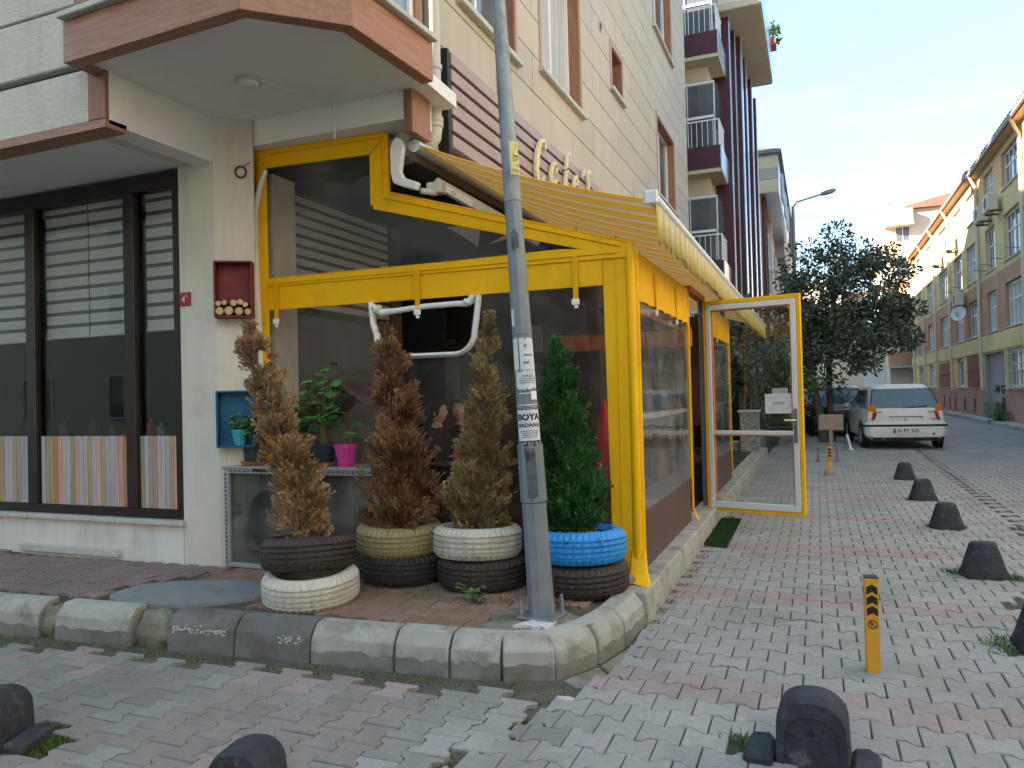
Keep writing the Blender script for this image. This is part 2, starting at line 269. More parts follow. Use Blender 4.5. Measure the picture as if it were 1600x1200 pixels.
# ------------------------------------------------------------------ helpers
ORG = {}
class MB:
    def __init__(s): s.v = []; s.f = []; s.mi = []; s.cur = 0
    def add(s, vs, fs):
        o = len(s.v); s.v += [tuple(v) for v in vs]; s.f += [tuple(i+o for i in f) for f in fs]; s.mi += [s.cur]*len(fs); return s
    def box(s, x0, x1, y0, y1, z0, z1):
        if x0 > x1: x0, x1 = x1, x0
        if y0 > y1: y0, y1 = y1, y0
        if z0 > z1: z0, z1 = z1, z0
        return s.add([(x0, y0, z0), (x1, y0, z0), (x1, y1, z0), (x0, y1, z0), (x0, y0, z1), (x1, y0, z1), (x1, y1, z1), (x0, y1, z1)],
              [(0, 3, 2, 1), (4, 5, 6, 7), (0, 1, 5, 4), (1, 2, 6, 5), (2, 3, 7, 6), (3, 0, 4, 7)])
    def obox(s, c, d, m=None):
        """box of size d centred on c, turned by 3x3 m"""
        m = m or Matrix.Identity(3); c = Vector(c); P = []
        for z in (-.5, .5):
            for x, y in ((-.5, -.5), (.5, -.5), (.5, .5), (-.5, .5)): P.append(c+m@Vector((x*d[0], y*d[1], z*d[2])))
        return s.add(P, [(0, 3, 2, 1), (4, 5, 6, 7), (0, 1, 5, 4), (1, 2, 6, 5), (2, 3, 7, 6), (3, 0, 4, 7)])
    def bar(s, a, b, w, h, up=(0, 0, 1)):
        a = Vector(a); b = Vector(b); d = (b-a); L = d.length; d.normalize(); x = d.cross(Vector(up))
        if x.length < 1e-4: x = d.cross(Vector((1, 0, 0)))
        x.normalize(); z = x.cross(d); m = Matrix((x, d, z)).transposed(); return s.obox((a+b)/2, (w, L, h), m)
    def prism(s, poly, fn, d0, d1):
        """2-D polygon mapped by fn(u,v,d) at depths d0 and d1"""
        n = len(poly); P = [fn(u, v, d0) for u, v in poly]+[fn(u, v, d1) for u, v in poly]
        return s.add(P, [tuple(range(n))[::-1], tuple(range(n, 2*n))]+[(i, (i+1) % n, n+(i+1) % n, n+i) for i in range(n)])
    def tube(s, pts, r, n=8, cap=True, flat=1.0, closed=False):
        pts = [Vector(p) for p in pts]; rs = r if isinstance(r, (list, tuple)) else [r]*len(pts); P = []; F = []
        k = len(pts); px = None
        for i, p in enumerate(pts):
            a = pts[(i-1) % k] if (closed or i) else p; b = pts[(i+1) % k] if (closed or i < k-1) else p
            d = (b-a).normalized()
            if px is None: px = d.cross(Vector((0, 0, 1)));  px = d.cross(Vector((1, 0, 0))) if px.length < 1e-3 else px
            else: px = px-d*px.dot(d)
            px.normalize(); q = d.cross(px)
            for j in range(n):
                t = 2*math.pi*j/n; P.append(p+(px*math.cos(t)+q*math.sin(t)*flat)*rs[i])
        for i in range(k if closed else k-1):
            i2 = (i+1) % k
            for j in range(n): F.append((i*n+j, i*n+(j+1) % n, i2*n+(j+1) % n, i2*n+j))
        if cap and not closed: F.append(tuple(range(n))[::-1]); F.append(tuple(range((k-1)*n, k*n)))
        return s.add(P, F)
    def lathe(s, prof, n=32, c=(0, 0, 0), m=None, closed=False, rad=None, cap=False):
        P = []; F = []; c = Vector(c); k = len(prof)
        for j in range(n):
            t = 2*math.pi*j/n
            for i, (r, z) in enumerate(prof):
                q = rad(i, j, r) if rad else r
                v = Vector((q*math.cos(t), q*math.sin(t), z)); P.append(c+(m@v if m else v))
        for j in range(n):
            a = j*k; b = ((j+1) % n)*k
            for i in range(k if closed else k-1):
                i2 = (i+1) % k; F.append((a+i, b+i, b+i2, a+i2))
        if cap: F.append(tuple(j*k for j in range(n))[::-1]); F.append(tuple(j*k+k-1 for j in range(n)))
        return s.add(P, F)
    def loft(s, rings, cap=True):
        n = len(rings[0]); P = [p for r in rings for p in r]; F = []
        for i in range(len(rings)-1):
            for j in range(n): F.append((i*n+j, i*n+(j+1) % n, (i+1)*n+(j+1) % n, (i+1)*n+j))
        if cap: F.append(tuple(range(n))[::-1]); F.append(tuple(range((len(rings)-1)*n, len(rings)*n)))
        return s.add(P, F)
    def build(s, name, m, parent=None, smooth=0, bevel=0, kind=None, seg=1, local=False):
        o = (0, 0, 0)
        if parent is not None and not local: o = ORG.get(parent.name, (0, 0, 0))
        me = bpy.data.meshes.new(name); me.from_pydata([(a-o[0], b-o[1], c-o[2]) for a, b, c in s.v], [], s.f)
        ms = m if isinstance(m, (list, tuple)) else [m]
        for x in ms: me.materials.append(M[x] if isinstance(x, str) else x)
        if len(ms) > 1: me.polygons.foreach_set('material_index', s.mi)
        return link(name, me, parent, smooth, bevel, kind, o, seg)
def link(name, me, parent=None, smooth=0, bevel=0, kind=None, o=(0, 0, 0), seg=1):
    if smooth:
        me.polygons.foreach_set('use_smooth', [True]*len(me.polygons))
        if smooth < 180: me.set_sharp_from_angle(angle=R(smooth))
    me.update(); ob = bpy.data.objects.new(name, me); col.objects.link(ob)
    if parent is not None: ob.parent = parent; ORG[ob.name] = o
    else: ORG[ob.name] = (0, 0, 0)
    if bevel:
        b = ob.modifiers.new('bevel', 'BEVEL'); b.width = bevel; b.segments = seg; b.limit_method = 'ANGLE'; b.angle_limit = R(40)
    if kind: ob['kind'] = kind
    return ob
def tag(o, label, cat, group=None):
    o['label'] = label; o['category'] = cat
    if group: o['group'] = group
    return o
def thing(name, label, cat, loc=(0, 0, 0), rz=0, group=None, local=False):
    o = bpy.data.objects.new(name, None); col.objects.link(o); o.location = loc; o.rotation_euler = (0, 0, rz); o.empty_display_size = .2
    ORG[o.name] = (0, 0, 0) if local else tuple(loc)
    return tag(o, label, cat, group)
def dup(root, label=None, loc=None, rz=None, group=None):
    def cp(o, p):
        c = o.copy(); col.objects.link(c); ORG[c.name] = ORG.get(o.name, (0, 0, 0))
        if p is not None: c.parent = p
        for k in [x for x in bpy.data.objects if x.parent == o]: cp(k, c)
        return c
    c = cp(root, None)
    if label: c['label'] = label
    if group: c['group'] = group
    if loc is not None: c.location = loc
    if rz is not None: c.rotation_euler = (0, 0, rz)
    return c
def fast(name, V, T, m, parent=None, tint=None, kind=None, smooth=False):
    """triangle soup from numpy arrays, with a per-vertex tint"""
    o = ORG.get(parent.name, (0, 0, 0)) if parent is not None else (0, 0, 0)
    me = bpy.data.meshes.new(name); V = np.asarray(V, np.float32)-np.array(o, np.float32); T = np.asarray(T, np.int32)
    k = T.shape[1]; me.vertices.add(len(V)); me.vertices.foreach_set('co', V.ravel()); me.loops.add(T.size); me.loops.foreach_set('vertex_index', T.ravel())
    me.polygons.add(len(T)); me.polygons.foreach_set('loop_start', np.arange(0, T.size, k, dtype=np.int32)); me.polygons.foreach_set('loop_total', np.full(len(T), k, np.int32))
    if tint is not None:
        a = me.attributes.new('tint', 'FLOAT', 'POINT'); a.data.foreach_set('value', np.asarray(tint, np.float32))
    me.materials.append(M[m] if isinstance(m, str) else m); me.update(calc_edges=True); me.validate()
    ob = bpy.data.objects.new(name, me); col.objects.link(ob); ORG[ob.name] = o
    if parent is not None: ob.parent = parent
    if kind: ob['kind'] = kind
    return ob
def unit(a): return a/np.maximum(np.linalg.norm(a, axis=-1, keepdims=True), 1e-9)
def scatter(tmpl, tris, pos, axis, size, spin=None, flat=None):
    """copies of a small template (along +Y, normal +Z) at pos, pointing along axis"""
    n = len(pos); y = unit(axis); ref = rng.normal(size=(n, 3)) if flat is None else flat; x = unit(np.cross(y, ref)); z = np.cross(x, y)
    t = np.asarray(tmpl)[None]*np.asarray(size).reshape(n, 1, 1)
    V = pos[:, None, :]+t[..., 0:1]*x[:, None]+t[..., 1:2]*y[:, None]+t[..., 2:3]*z[:, None]
    F = (np.asarray(tris)[None]+(np.arange(n)*len(tmpl))[:, None, None]).reshape(-1, np.asarray(tris).shape[1])
    return V.reshape(-1, 3), F
def text_mesh(txt, size, extr=0.0, align='CENTER', shear=0, bold=0):
    cu = bpy.data.curves.new('text', 'FONT'); cu.body = txt; cu.size = size; cu.extrude = extr; cu.align_x = align; cu.align_y = 'CENTER'; cu.shear = shear; cu.offset = bold; cu.resolution_u = 3
    ob = bpy.data.objects.new('text', cu); col.objects.link(ob); dg = bpy.context.evaluated_depsgraph_get(); dg.update()
    me = bpy.data.meshes.new_from_object(ob.evaluated_get(dg)); bpy.data.objects.remove(ob); bpy.data.curves.remove(cu)
    v = [tuple(x.co) for x in me.vertices]; f = [tuple(p.vertices) for p in me.polygons]; bpy.data.meshes.remove(me); return v, f
def text(name, txt, size, m, fn, parent=None, extr=0, **k):
    v, f = text_mesh(txt, size, extr, **k); b = MB(); b.add([fn(*p) for p in v], f); return b.build(name, m, parent)
def cut(r, hs):
    rs = [r]
    for h in hs:
        nw = []
        for a, b, c, d in rs:
            e, g, i, j = max(a, h[0]), min(b, h[1]), max(c, h[2]), min(d, h[3])
            if e >= g or i >= j: nw.append((a, b, c, d)); continue
            if a < e: nw.append((a, e, c, d))
            if g < b: nw.append((g, b, c, d))
            if c < i: nw.append((e, g, c, i))
            if j < d: nw.append((e, g, j, d))
        rs = nw
    return rs
def fbox(b, fm, u0, u1, z0, z1, w0, w1):
    p = fm(u0, z0, w0); q = fm(u1, z1, w1); return b.box(p[0], q[0], p[1], q[1], p[2], q[2])
def window(parent, fm, u0, u1, z0, z1, dep, mull=1, tran=0, fmat='wframe', gmat='glassdark', sill='sill', t=.06, curtain=None):
    b = MB(); a = -dep
    fbox(b, fm, u0, u1, z0, z0+t, a, a+.06); fbox(b, fm, u0, u1, z1-t, z1, a, a+.06); fbox(b, fm, u0, u0+t, z0+t, z1-t, a, a+.06); fbox(b, fm, u1-t, u1, z0+t, z1-t, a, a+.06)
    for i in range(1, mull+1):
        u = u0+(u1-u0)*i/(mull+1); fbox(b, fm, u-t*.45, u+t*.45, z0+t, z1-t, a+.003, a+.055)
    if tran:
        z = z0+(z1-z0)*tran; fbox(b, fm, u0+t, u1-t, z-t*.4, z+t*.4, a+.006, a+.05)
    f = b.build('window', fmat, parent)
    g = MB(); fbox(g, fm, u0+t*.5, u1-t*.5, z0+t*.5, z1-t*.5, a+.015, a+.025); g.build('pane', gmat, f)
    if sill:
        s_ = MB(); fbox(s_, fm, u0-.06, u1+.06, z0-.05, z0, a, .05); s_.build('sill', sill, f)
    return f
def visible(p, m=1.06):
    d = Vector(p)-Vector((0, 0, 1.5)); z = d.dot(fw)
    return z > .2 and abs(d.dot(rr))/z*1180 < 800*m+40 and abs(d.dot(uu))/z*1180 < 600*m+40

# ------------------------------------------------------------------ ground
g = MB(); S = 900
g.add([(-S, -S, -.035), (S, -S, -.035), (S, S, -.035), (-S, S, -.035)], [(0, 1, 2, 3)]); g.build('ground', 'dirt', kind='structure')

LP, PP, AMP = .19, .1655, .017
def paver_outline():
    a = LP/2-.0032; h = PP/2-.0032; t0, t1 = .375*LP/2, .625*LP/2
    top = [(-a, h+AMP), (-t1, h+AMP), (-t0, h-AMP), (t0, h-AMP), (t1, h+AMP), (a, h+AMP)]
    return top[::-1]+[(x, -y) for x, y in top]
OUT = paver_outline()
def paver_verts():
    n = len(OUT); r = []
    for ins, z in ((0, -.03), (0, -.005), (.005, 0)):
        for x, y in OUT: r.append((x-math.copysign(ins, x), y-math.copysign(ins, y), z))
    F = [tuple(range(2*n, 3*n))]
    for k in (0, 1):
        for i in range(n): F.append((k*n+i, k*n+(i+1) % n, (k+1)*n+(i+1) % n, (k+1)*n+i))
    return r, F
PV, PF = paver_verts()
def proto(m):
    me = bpy.data.meshes.new('paver'); me.from_pydata(PV, [], PF); me.materials.append(M[m]); me.update(); return me
PROTO = {}
def paving(parent, cells, rot, limit=300):
    """cells: (x, y, z, material); nearest become single pavers, the rest one joined part per material"""
    cells.sort(key=lambda c: (not visible(c[:3]), c[0]**2+c[1]**2))
    for c in cells[:limit]:
        me = PROTO.setdefault(c[3], None) or proto(c[3]); PROTO[c[3]] = me
        o = bpy.data.objects.new('paver', me); col.objects.link(o); o.parent = parent
        o.location = (c[0], c[1], c[2]+random.uniform(-.004, .002)); o.rotation_euler = (random.gauss(0, .010), random.gauss(0, .010), rot+random.gauss(0, .008))
        if len(c) > 4: o.scale = (c[4], 1, 1)
    rest = {}
    for c in cells[limit:]: rest.setdefault(c[3], []).append(c)
    T = np.array(PV)
    cs, sn = math.cos(rot), math.sin(rot); T = np.stack([T[:, 0]*cs-T[:, 1]*sn, T[:, 0]*sn+T[:, 1]*cs, T[:, 2]], 1)
    for m, cl in rest.items():
        P = np.array([c[:3] for c in cl]); P[:, 2] += rng.uniform(-.003, .002, len(P))
        SXs = np.array([c[4] if len(c) > 4 else 1.0 for c in cl]); TT = np.repeat(T[None], len(P), 0); TT[..., 0 if rot == 0 else 1] *= SXs[:, None]; V = (P[:, None]+TT).reshape(-1, 3)
        tl = rng.normal(0, .008, (len(P), 1, 2)); V3 = V.reshape(len(P), -1, 3); V3[..., 2] += (T[None, :, :2]*tl).sum(-1); V = V3.reshape(-1, 3)
        F = [tuple(i+k*len(PV) for i in f) for k in range(len(P)) for f in PF]
        b = MB(); b.v = V.tolist(); b.f = F; b.mi = [0]*len(F); b.build('pavers', m, parent, kind='stuff', local=True)
BOLL = [(-.06, 3.27), (1.16, 5.07), (1.16, 6.83), (1.21, 9.0), (1.24, 11.18), (1.25, 13.56)]
def near_boll(x, y, d=.2): return any((x-a)**2+(y-b)**2 < d*d for a, b in BOLL)
def bound(y): return -1.09-(3.86-y)*.27 if y < 3.95 else (-1.08 if y > 4.3 else -1.09+(y-3.95)*0)
# side pavement, rows across the street
pv = MB(); pv.add([(-1.3, 4.0, -.02), (1.9, 4.0, -.02), (2.1, 30, -.02), (-1.05, 30, -.02)], [(0, 1, 2, 3)]); side = pv.build('pavement', 'dirt', kind='structure')
pinkrows = {int(round((y-3.82)/PP)) for y in (3.82, 3.985, 5.64, 5.805, 7.46, 7.625, 9.28, 9.45, 11.1, 11.26, 12.9, 13.1, 14.8)}
cells = []; j0 = int((1.5-3.82)/PP)
for j in range(j0, int((26-3.82)/PP)):
    y = 3.82+j*PP; first = True
    for i in range(-14, 14):
        x = i*LP+(LP/2 if j % 2 else 0)-.015
        if x < bound(y)+.035 or x > 1.86+max(0, (y-8))*.018: continue
        if y < 8 and x > 1.9: continue
        if near_boll(x, y, .17): continue
        if (x+.31)**2+(y-3.33)**2 < .010 or (x-.17)**2+(y-3.2)**2 < .012: continue
        if 1.0 < x and y < 7 and random.random() < .04: continue
        mm = 'paverpink' if (j in pinkrows and x < 1.05) else 'paver'
        if y < 3.4 and x < -.9 and random.random() < .3: mm = 'pavergreen'
        if first:
            first = False; gap = x-LP/2-(bound(y)-.04 if y < 3.95 else bound(y)+.012)
            if .045 < gap < .22 and not near_boll(x-LP/2-gap/2, y, .15): cells.append((x-LP/2-gap/2, y, -.001, mm, gap/LP))
        cells.append((x, y, 0.0, mm))
paving(side, cells, 0)
# cross street, rows along the side street
xs = MB(); xs.add([(-11, 1.0, -.024), (-1.2, 1.0, -.024), (-1.0, 4.1, -.024), (-11, 3.6, -.024)], [(0, 1, 2, 3)]); cross = xs.build('cross_street', 'mossdirt', kind='structure')
cells = []
def kerby(x): return 3.39+.075*(x+5.6)*.98 if x < -1.55 else 3.69
for i in range(-56, 0):
    x = -1.24+i*PP
    for j in range(0, 14):
        y = 1.2+j*LP+(LP/2 if i % 2 else 0)
        if y > kerby(x)-.19 or x > bound(y)-.052: continue
        if (x+3.38)**2+(y-2.3)**2 < .03 or (x+2.18)**2+(y-2.4)**2 < .02: continue
        d = (x+3.3)*.9+(y-2.7)*.35+.35*math.sin(y*5+x*3); q = random.random()
        if -1.9 < x: mm = 'paver' if q < .45 else ('pavergreen' if q < .86 else 'paverpink')
        elif -.95 < d < -.05 or d < -2.6: mm = 'pavergreen' if q < .75 else 'pavermauve'
        else: mm = 'pavermauve' if q < .82 else ('paverpink' if q < .87 else 'pavergreen')
        if y > kerby(x)-.42 and q < .22: mm = 'paverpink'
        cells.append((x, y, -.004, mm))
paving(cross, cells, math.pi/2)
# corner terrace and left footway, raised behind the kerb
tb = MB(); TZ = .185
tb.prism([(-4.45, 3.60), (-3.3, 3.67), (-2.2, 3.75), (-1.6, 3.79), (-1.39, 3.89), (-1.25, 4.2), (-1.16, 4.7), (-1.14, 5.4), (-4.45, 5.4)], lambda u, v, d: (u, v, d), 0, TZ-.018); terr = tb.build('corner_terrace', 'mossdirt', kind='structure')
cells = []
for j in range(0, 12):
    y = 3.80+j*.150
    for i in range(-20, 2):
        x = -1.35+i*LP+(LP/2 if j % 2 else 0)
        if y-.092 < 3.64+.077*(x+2.2)+.165: continue
        if x < -4.3 or x > -1.3 or (x > -1.72 and y < 4.4) or (x > -1.95 and y < 3.85) or x > -1.42: continue
        if (x+4.05)**2/.36+(y-4.02)**2/.13 < 1.0 or x < -4.0 and y < 4.3: continue
        if random.random() < .05 and y > 4.2: continue
        cells.append((x, y, TZ, 'paverred'))
sv = PP; PP_ = PP
paving(terr, cells, R(2.5))
fb = MB(); fb.prism([(-12, 3.04), (-4.45, 3.585), (-4.45, 4.8), (-12, 4.8)], lambda u, v, d: (u, v, d), 0, TZ-.018); foot = fb.build('footway', 'dirt', kind='structure')
cells = []
for j in range(0, 9):
    for i in range(-40, 2):
        x = -4.25+i*LP+(LP/2 if j % 2 else 0); y = 3.66+j*.1655+(x+4.4)*.05
        if y > 4.69 or y-.088 < 3.39+.075*(x+5.6)+.165 or (x+4.05)**2/.40+(y-4.02)**2/.15 < 1.0 or (x > -4.5 and y < 3.8) or x > -4.35: continue
        cells.append((x, y, TZ-.002, 'paverrose'))
paving(foot, cells, R(2.9), 250)
# road surface to the right: near part as real pavers, far part as one sheet
rb = MB(); rb.add([(1.9, 4.0, -.028), (6.2, 4.0, -.028), (7.0, 75, -.028), (2.2, 75, -.028)], [(0, 1, 2, 3)]); road = rb.build('road', 'roadpaver', kind='structure')
cells = []
for j in range(0, 150):
    y = 6.2+j*PP
    for i in range(0, 24):
        x = 2.02+i*LP+(LP/2 if j % 2 else 0)+max(0, y-8)*.018
        if x > 6.15: continue
        cells.append((x, y, -.004, 'roadpaver'))
paving(road, cells, 0, 0)
gt = MB(); gt.add([(1.87, 5, -.002), (1.90, 5, -.002), (1.90, 8, -.002), (2.22, 26, -.002), (2.19, 26, -.002), (1.87, 8, -.002)], [(0, 1, 2, 5), (5, 2, 3, 4)])
gt.build('gutter_line', 'groove', road, local=True)
hl = MB(); hl.box(-40, 40, 75, 75.2, -.03, -.02)

# kerb stones round the corner
kb = thing('kerb', 'worn concrete kerb curving round the corner terrace', 'kerb', (-2, 3.6, 0)); 
def kstone(p, q, m='kerb', h=.2, wd=.17, lean=.02):
    p = Vector((p[0], p[1], 0)); q = Vector((q[0], q[1], 0)); d = (q-p).normalized(); nrm = Vector((-d.y, d.x, 0)); L = (q-p).length
    h += random.uniform(-.006, .006); rings = []
    for t in [0, .008]+[L*k/8 for k in range(1, 8)]+[L-.008, L]:
        e = .006 if t in (0, L) else 0; j = lambda: random.uniform(-.003, .003)
        sec = [(0+e, -.1), (.006+e+j(), .06+random.uniform(-.016, .016)), (.016+e+j(), h*.64-e), (.026+e+j(), h*.72-e), (.075+j()+e, h-e-.004), (.09+e, h-e), (wd, h-e+.002), (wd, -.1)]
        rings.append([p+d*t+nrm*a+Vector((0, 0, z)) for a, z in sec])
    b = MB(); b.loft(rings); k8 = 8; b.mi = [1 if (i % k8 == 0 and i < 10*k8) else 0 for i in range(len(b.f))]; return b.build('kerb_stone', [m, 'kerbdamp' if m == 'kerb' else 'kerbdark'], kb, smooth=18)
KS = [((-9.2, 3.14), (-8.2, 3.21)), ((-8.18, 3.21), (-7.2, 3.28)), ((-7.18, 3.28), (-6.2, 3.35)), ((-6.18, 3.35), (-5.45, 3.39)), ((-5.43, 3.39), (-4.80, 3.44)), ((-4.66, 3.45), (-4.06, 3.49)), ((-3.76, 3.52), (-3.28, 3.56)),
      ((-3.27, 3.56), (-2.76, 3.60)), ((-2.75, 3.60), (-2.23, 3.64)), ((-2.215, 3.64), (-1.90, 3.665)), ((-1.885, 3.668), (-1.61, 3.70)), ((-1.585, 3.70), (-1.33, 3.80)), ((-1.315, 3.81), (-1.17, 4.08)), ((-1.16, 4.11), (-1.095, 4.42)), ((-1.09, 4.44), (-1.07, 4.86))]
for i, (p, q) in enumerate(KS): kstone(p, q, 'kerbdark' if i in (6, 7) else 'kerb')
def lump(name, m, c, r, par=None, n=2, amp=.25, seed=0, sc=(1, 1, 1), **k):
    import bmesh
    bm = bmesh.new(); bmesh.ops.create_icosphere(bm, subdivisions=n, radius=1); rnd = random.Random(seed)
    from mathutils import noise as nz
    for v in bm.verts:
        f = 1+amp*nz.noise(v.co*1.7+Vector((seed*3.1, 0, 0)))+amp*.5*nz.noise(v.co*4+Vector((0, seed, 0)))
        v.co = Vector((v.co.x*r*sc[0]*f, v.co.y*r*sc[1]*f, v.co.z*r*sc[2]*f))+Vector(c)
    b = MB(); b.add([v.co[:] for v in bm.verts], [[v.index for v in f.verts] for f in bm.faces]); bm.free()
    return b.build(name, m, par, smooth=60, **k)
lump('broken_concrete', 'concrete', (-3.91, 3.60, .06), .16, kb, 3, .3, 4, (.95, .62, .85))
lump('mortar', 'concrete', (-4.73, 3.53, .05), .10, kb, 3, .35, 9, (.8, .8, 1.3))
rf = random.Random(12)
for (x0, x1, zc, n_) in ((-3.72, -3.34, .105, 70), (-2.97, -2.80, .10, 26)):
    b = MB()
    for _ in range(n_):
        x = rf.uniform(x0, x1); z = zc+rf.gauss(0, .009)+(.012 if _ % 3 else -.004); a = rf.uniform(.004, .017); h_ = rf.uniform(.0015, .006); y0 = 3.52+(x+3.76)*.0800+.010+(z-.062)*.15-.0055
        n5 = [(x+a*math.cos(q)*rf.uniform(.6, 1.2), z+h_*math.sin(q)*rf.uniform(.6, 1.3)) for q in (0, 1.2, 2.4, 3.7, 5.0)]; b.prism(n5, lambda u, v, d: (u, y0+d, v), 0, .004)
    b.build('white_splash', 'chalk', kb, kind='stuff')
# plinth along the enclosure
pl = thing('plinth', 'low grey concrete plinth under the yellow enclosure along the pavement', 'plinth', (-1.1, 7, 0))
y = 4.88
for L in (.55, .9, .9, .9, 1.0, 1.0, 1.0, 1.4, 1.6, 1.6, 2.0):
    b = MB(); e = random.uniform(0, .008)
    b.prism([(-1.30, -.05), (-1.055+e, -.05), (-1.062+e, .10), (-1.075+e, .185), (-1.09+e, .192), (-1.30, .192)], lambda u, v, d: (u, d, v), y, y+L-.014); b.build('plinth_block', 'kerb', pl, bevel=.006); y += L
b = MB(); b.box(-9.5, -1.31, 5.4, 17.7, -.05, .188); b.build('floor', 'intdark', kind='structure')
# concrete collar round the pole and cement patch
b = MB(); n = 28; P = []
for k in range(n):
    t = 2*math.pi*k/n; f = 1+.12*math.sin(3*t+1)+.07*math.sin(7*t); P.append((-1.56+.30*f*math.cos(t), 4.10+.27*f*math.sin(t)))
b.prism(P, lambda u, v, d: (u, v, d), .13, TZ+.004); tag(b.build('concrete_collar', 'concrete'), 'rough mossy concrete patch around the foot of the lamp pole', 'concrete patch')
b = MB(); P = []
for k in range(36):
    t = 2*math.pi*k/36; f = 1+.05*math.sin(2*t+.5)+.03*math.sin(5*t); P.append((-4.05+.52*f*math.cos(t)+.12*math.sin(t), 4.03+.36*f*math.sin(t)))
b.prism(P, lambda u, v, d: (u, v, d), .1, TZ+.006); tag(b.build('cement_patch', 'cement'), 'grey cement patch shaped like an oval lid in the footway', 'cement patch')

for i, (P, lb) in enumerate((([(-1.28, 3.79), (-1.155, 4.03), (-1.07, 3.93), (-1.10, 3.80), (-1.18, 3.71)], 'flat concrete fill at the outer corner of the kerb'), ([(-1.15, 4.05), (-1.075, 4.38), (-1.02, 4.36), (-1.0, 4.05), (-1.06, 3.95)], 'narrow concrete fill between the kerb and the side pavement'))):
    b = MB(); b.prism(P, lambda u, v, d: (u, v, d), -.03, -.006); tag(b.build('concrete_fill', 'concrete', bevel=.006), lb, 'concrete patch')

# ------------------------------------------------------------------ the beige apartment building
B = thing('apartment_building', 'beige panelled apartment building with a bay overhang above the corner', 'building', (-4.46, 4.73, 0))
FL = lambda u, z, w: (u, 4.73-w, z)          # ground-floor front, u = x
FU = lambda u, z, w: (u, 3.75-w, z)          # upper front
FS = lambda u, z, w: (-2.85+w, u, z)         # side facade, u = y
b = MB(); fbox(b, FL, -11, -4.84, -.05, .53, -.3, 0); b.build('lower_wall', 'wallwhite', B)
b = MB(); b.prism([(-4.84, 4.73), (-4.46, 4.73), (-4.20, 4.90), (-4.38, 5.12), (-4.84, 5.12)], lambda u, v, d: (u, v, d), -.05, 3.84); b.build('column', 'cream', B, bevel=.006)
b = MB(); b.box(-4.66, -4.46, 3.77, 4.75, 3.43, 3.80); b.build('lintel_beam', 'white_plaster', B)
b = MB(); b.box(-11, -4.66, 3.80, 5.6, 3.452, 3.6); b.build('soffit', 'white_plaster', B)
b = MB(); b.box(-11, -4.62, 3.80, 3.95, 3.44, 3.6); b.box(-4.80, -4.66, 3.95, 4.72, 3.44, 3.6); b.build('soffit_border', 'cream', B)
b = MB(); b.box(-14, -4.60, 3.82, 5.5, 3.60, 13.2); b.box(-14, -3.2, 5.5, 19.0, 3.5, 13.2); b.box(-4.6, -3.2, 5.45, 5.6, 3.8, 13.2); b.build('wall', 'groove', B)
# upper front panels
for k in range(4):
    z0 = 3.462+(k*.425); z1 = z0+.41 if k else 3.835
    for x0, x1 in ((-7.3, -4.63), (-11, -7.315)):
        b = MB(); fbox(b, FU, x0, x1, z0, z1, -.1, 0); b.build('wall_panel', 'stucco', B, bevel=.008)
b = MB(); fbox(b, FU, -11, -4.46, 3.40, 3.458, -.16, .012); b.build('bottom_trim', 'woodx', B)
b = MB(); b.box(-4.622, -4.462, 3.735, 3.86, 3.462, 3.835); b.build('corner_trim', 'woodz', B, bevel=.004)
# bay: fascia boards, stone sill, glazing, soffit
BP = [(-4.55, 3.50), (-3.02, 3.43), (-2.55, 3.87), (-2.49, 4.80)]
def inset(poly, d):
    r = []
    for i, p in enumerate(poly):
        p = Vector(p); a = Vector(poly[max(i-1, 0)]); c = Vector(poly[min(i+1, len(poly)-1)])
        n1 = (p-a) if i else (c-p); n2 = (c-p) if i < len(poly)-1 else (p-a)
        n1 = Vector((-n1.y, n1.x)).normalized(); n2 = Vector((-n2.y, n2.x)).normalized(); n = (n1+n2).normalized(); r.append(tuple(p+n*d/max(.3, n.dot(n1))))
    return r
BI = inset(BP, .10)
for i in range(3):
    b = MB(); b.loft([[(BP[i][0], BP[i][1], 3.755), (BI[i][0], BI[i][1], 3.755), (BI[i][0], BI[i][1], 4.03), (BP[i][0], BP[i][1], 4.03)], [(BP[i+1][0], BP[i+1][1], 3.755), (BI[i+1][0], BI[i+1][1], 3.755), (BI[i+1][0], BI[i+1][1], 4.03), (BP[i+1][0], BP[i+1][1], 4.03)]])
    b.build('fascia_board', 'woody' if i == 2 else 'woodx', B, bevel=.004)
b = MB(); b.box(-4.55, -4.47, 3.52, 3.83, 3.76, 4.03); b.build('fascia_return', 'woody', B)
O1 = inset(BP, -.05); O2 = inset(BP, .12)
for i in range(3):
    b = MB(); q = lambda P, z: (P[0], P[1], z)
    b.loft([[q(O1[i], 4.033), q(O2[i], 4.033), q(O2[i], 4.075), q(O1[i], 4.075)], [q(O1[i+1], 4.033), q(O2[i+1], 4.033), q(O2[i+1], 4.075), q(O1[i+1], 4.075)]]); b.build('stone_sill', 'sill', B, bevel=.006)
W1 = inset(BP, .08); W2 = inset(BP, .14)
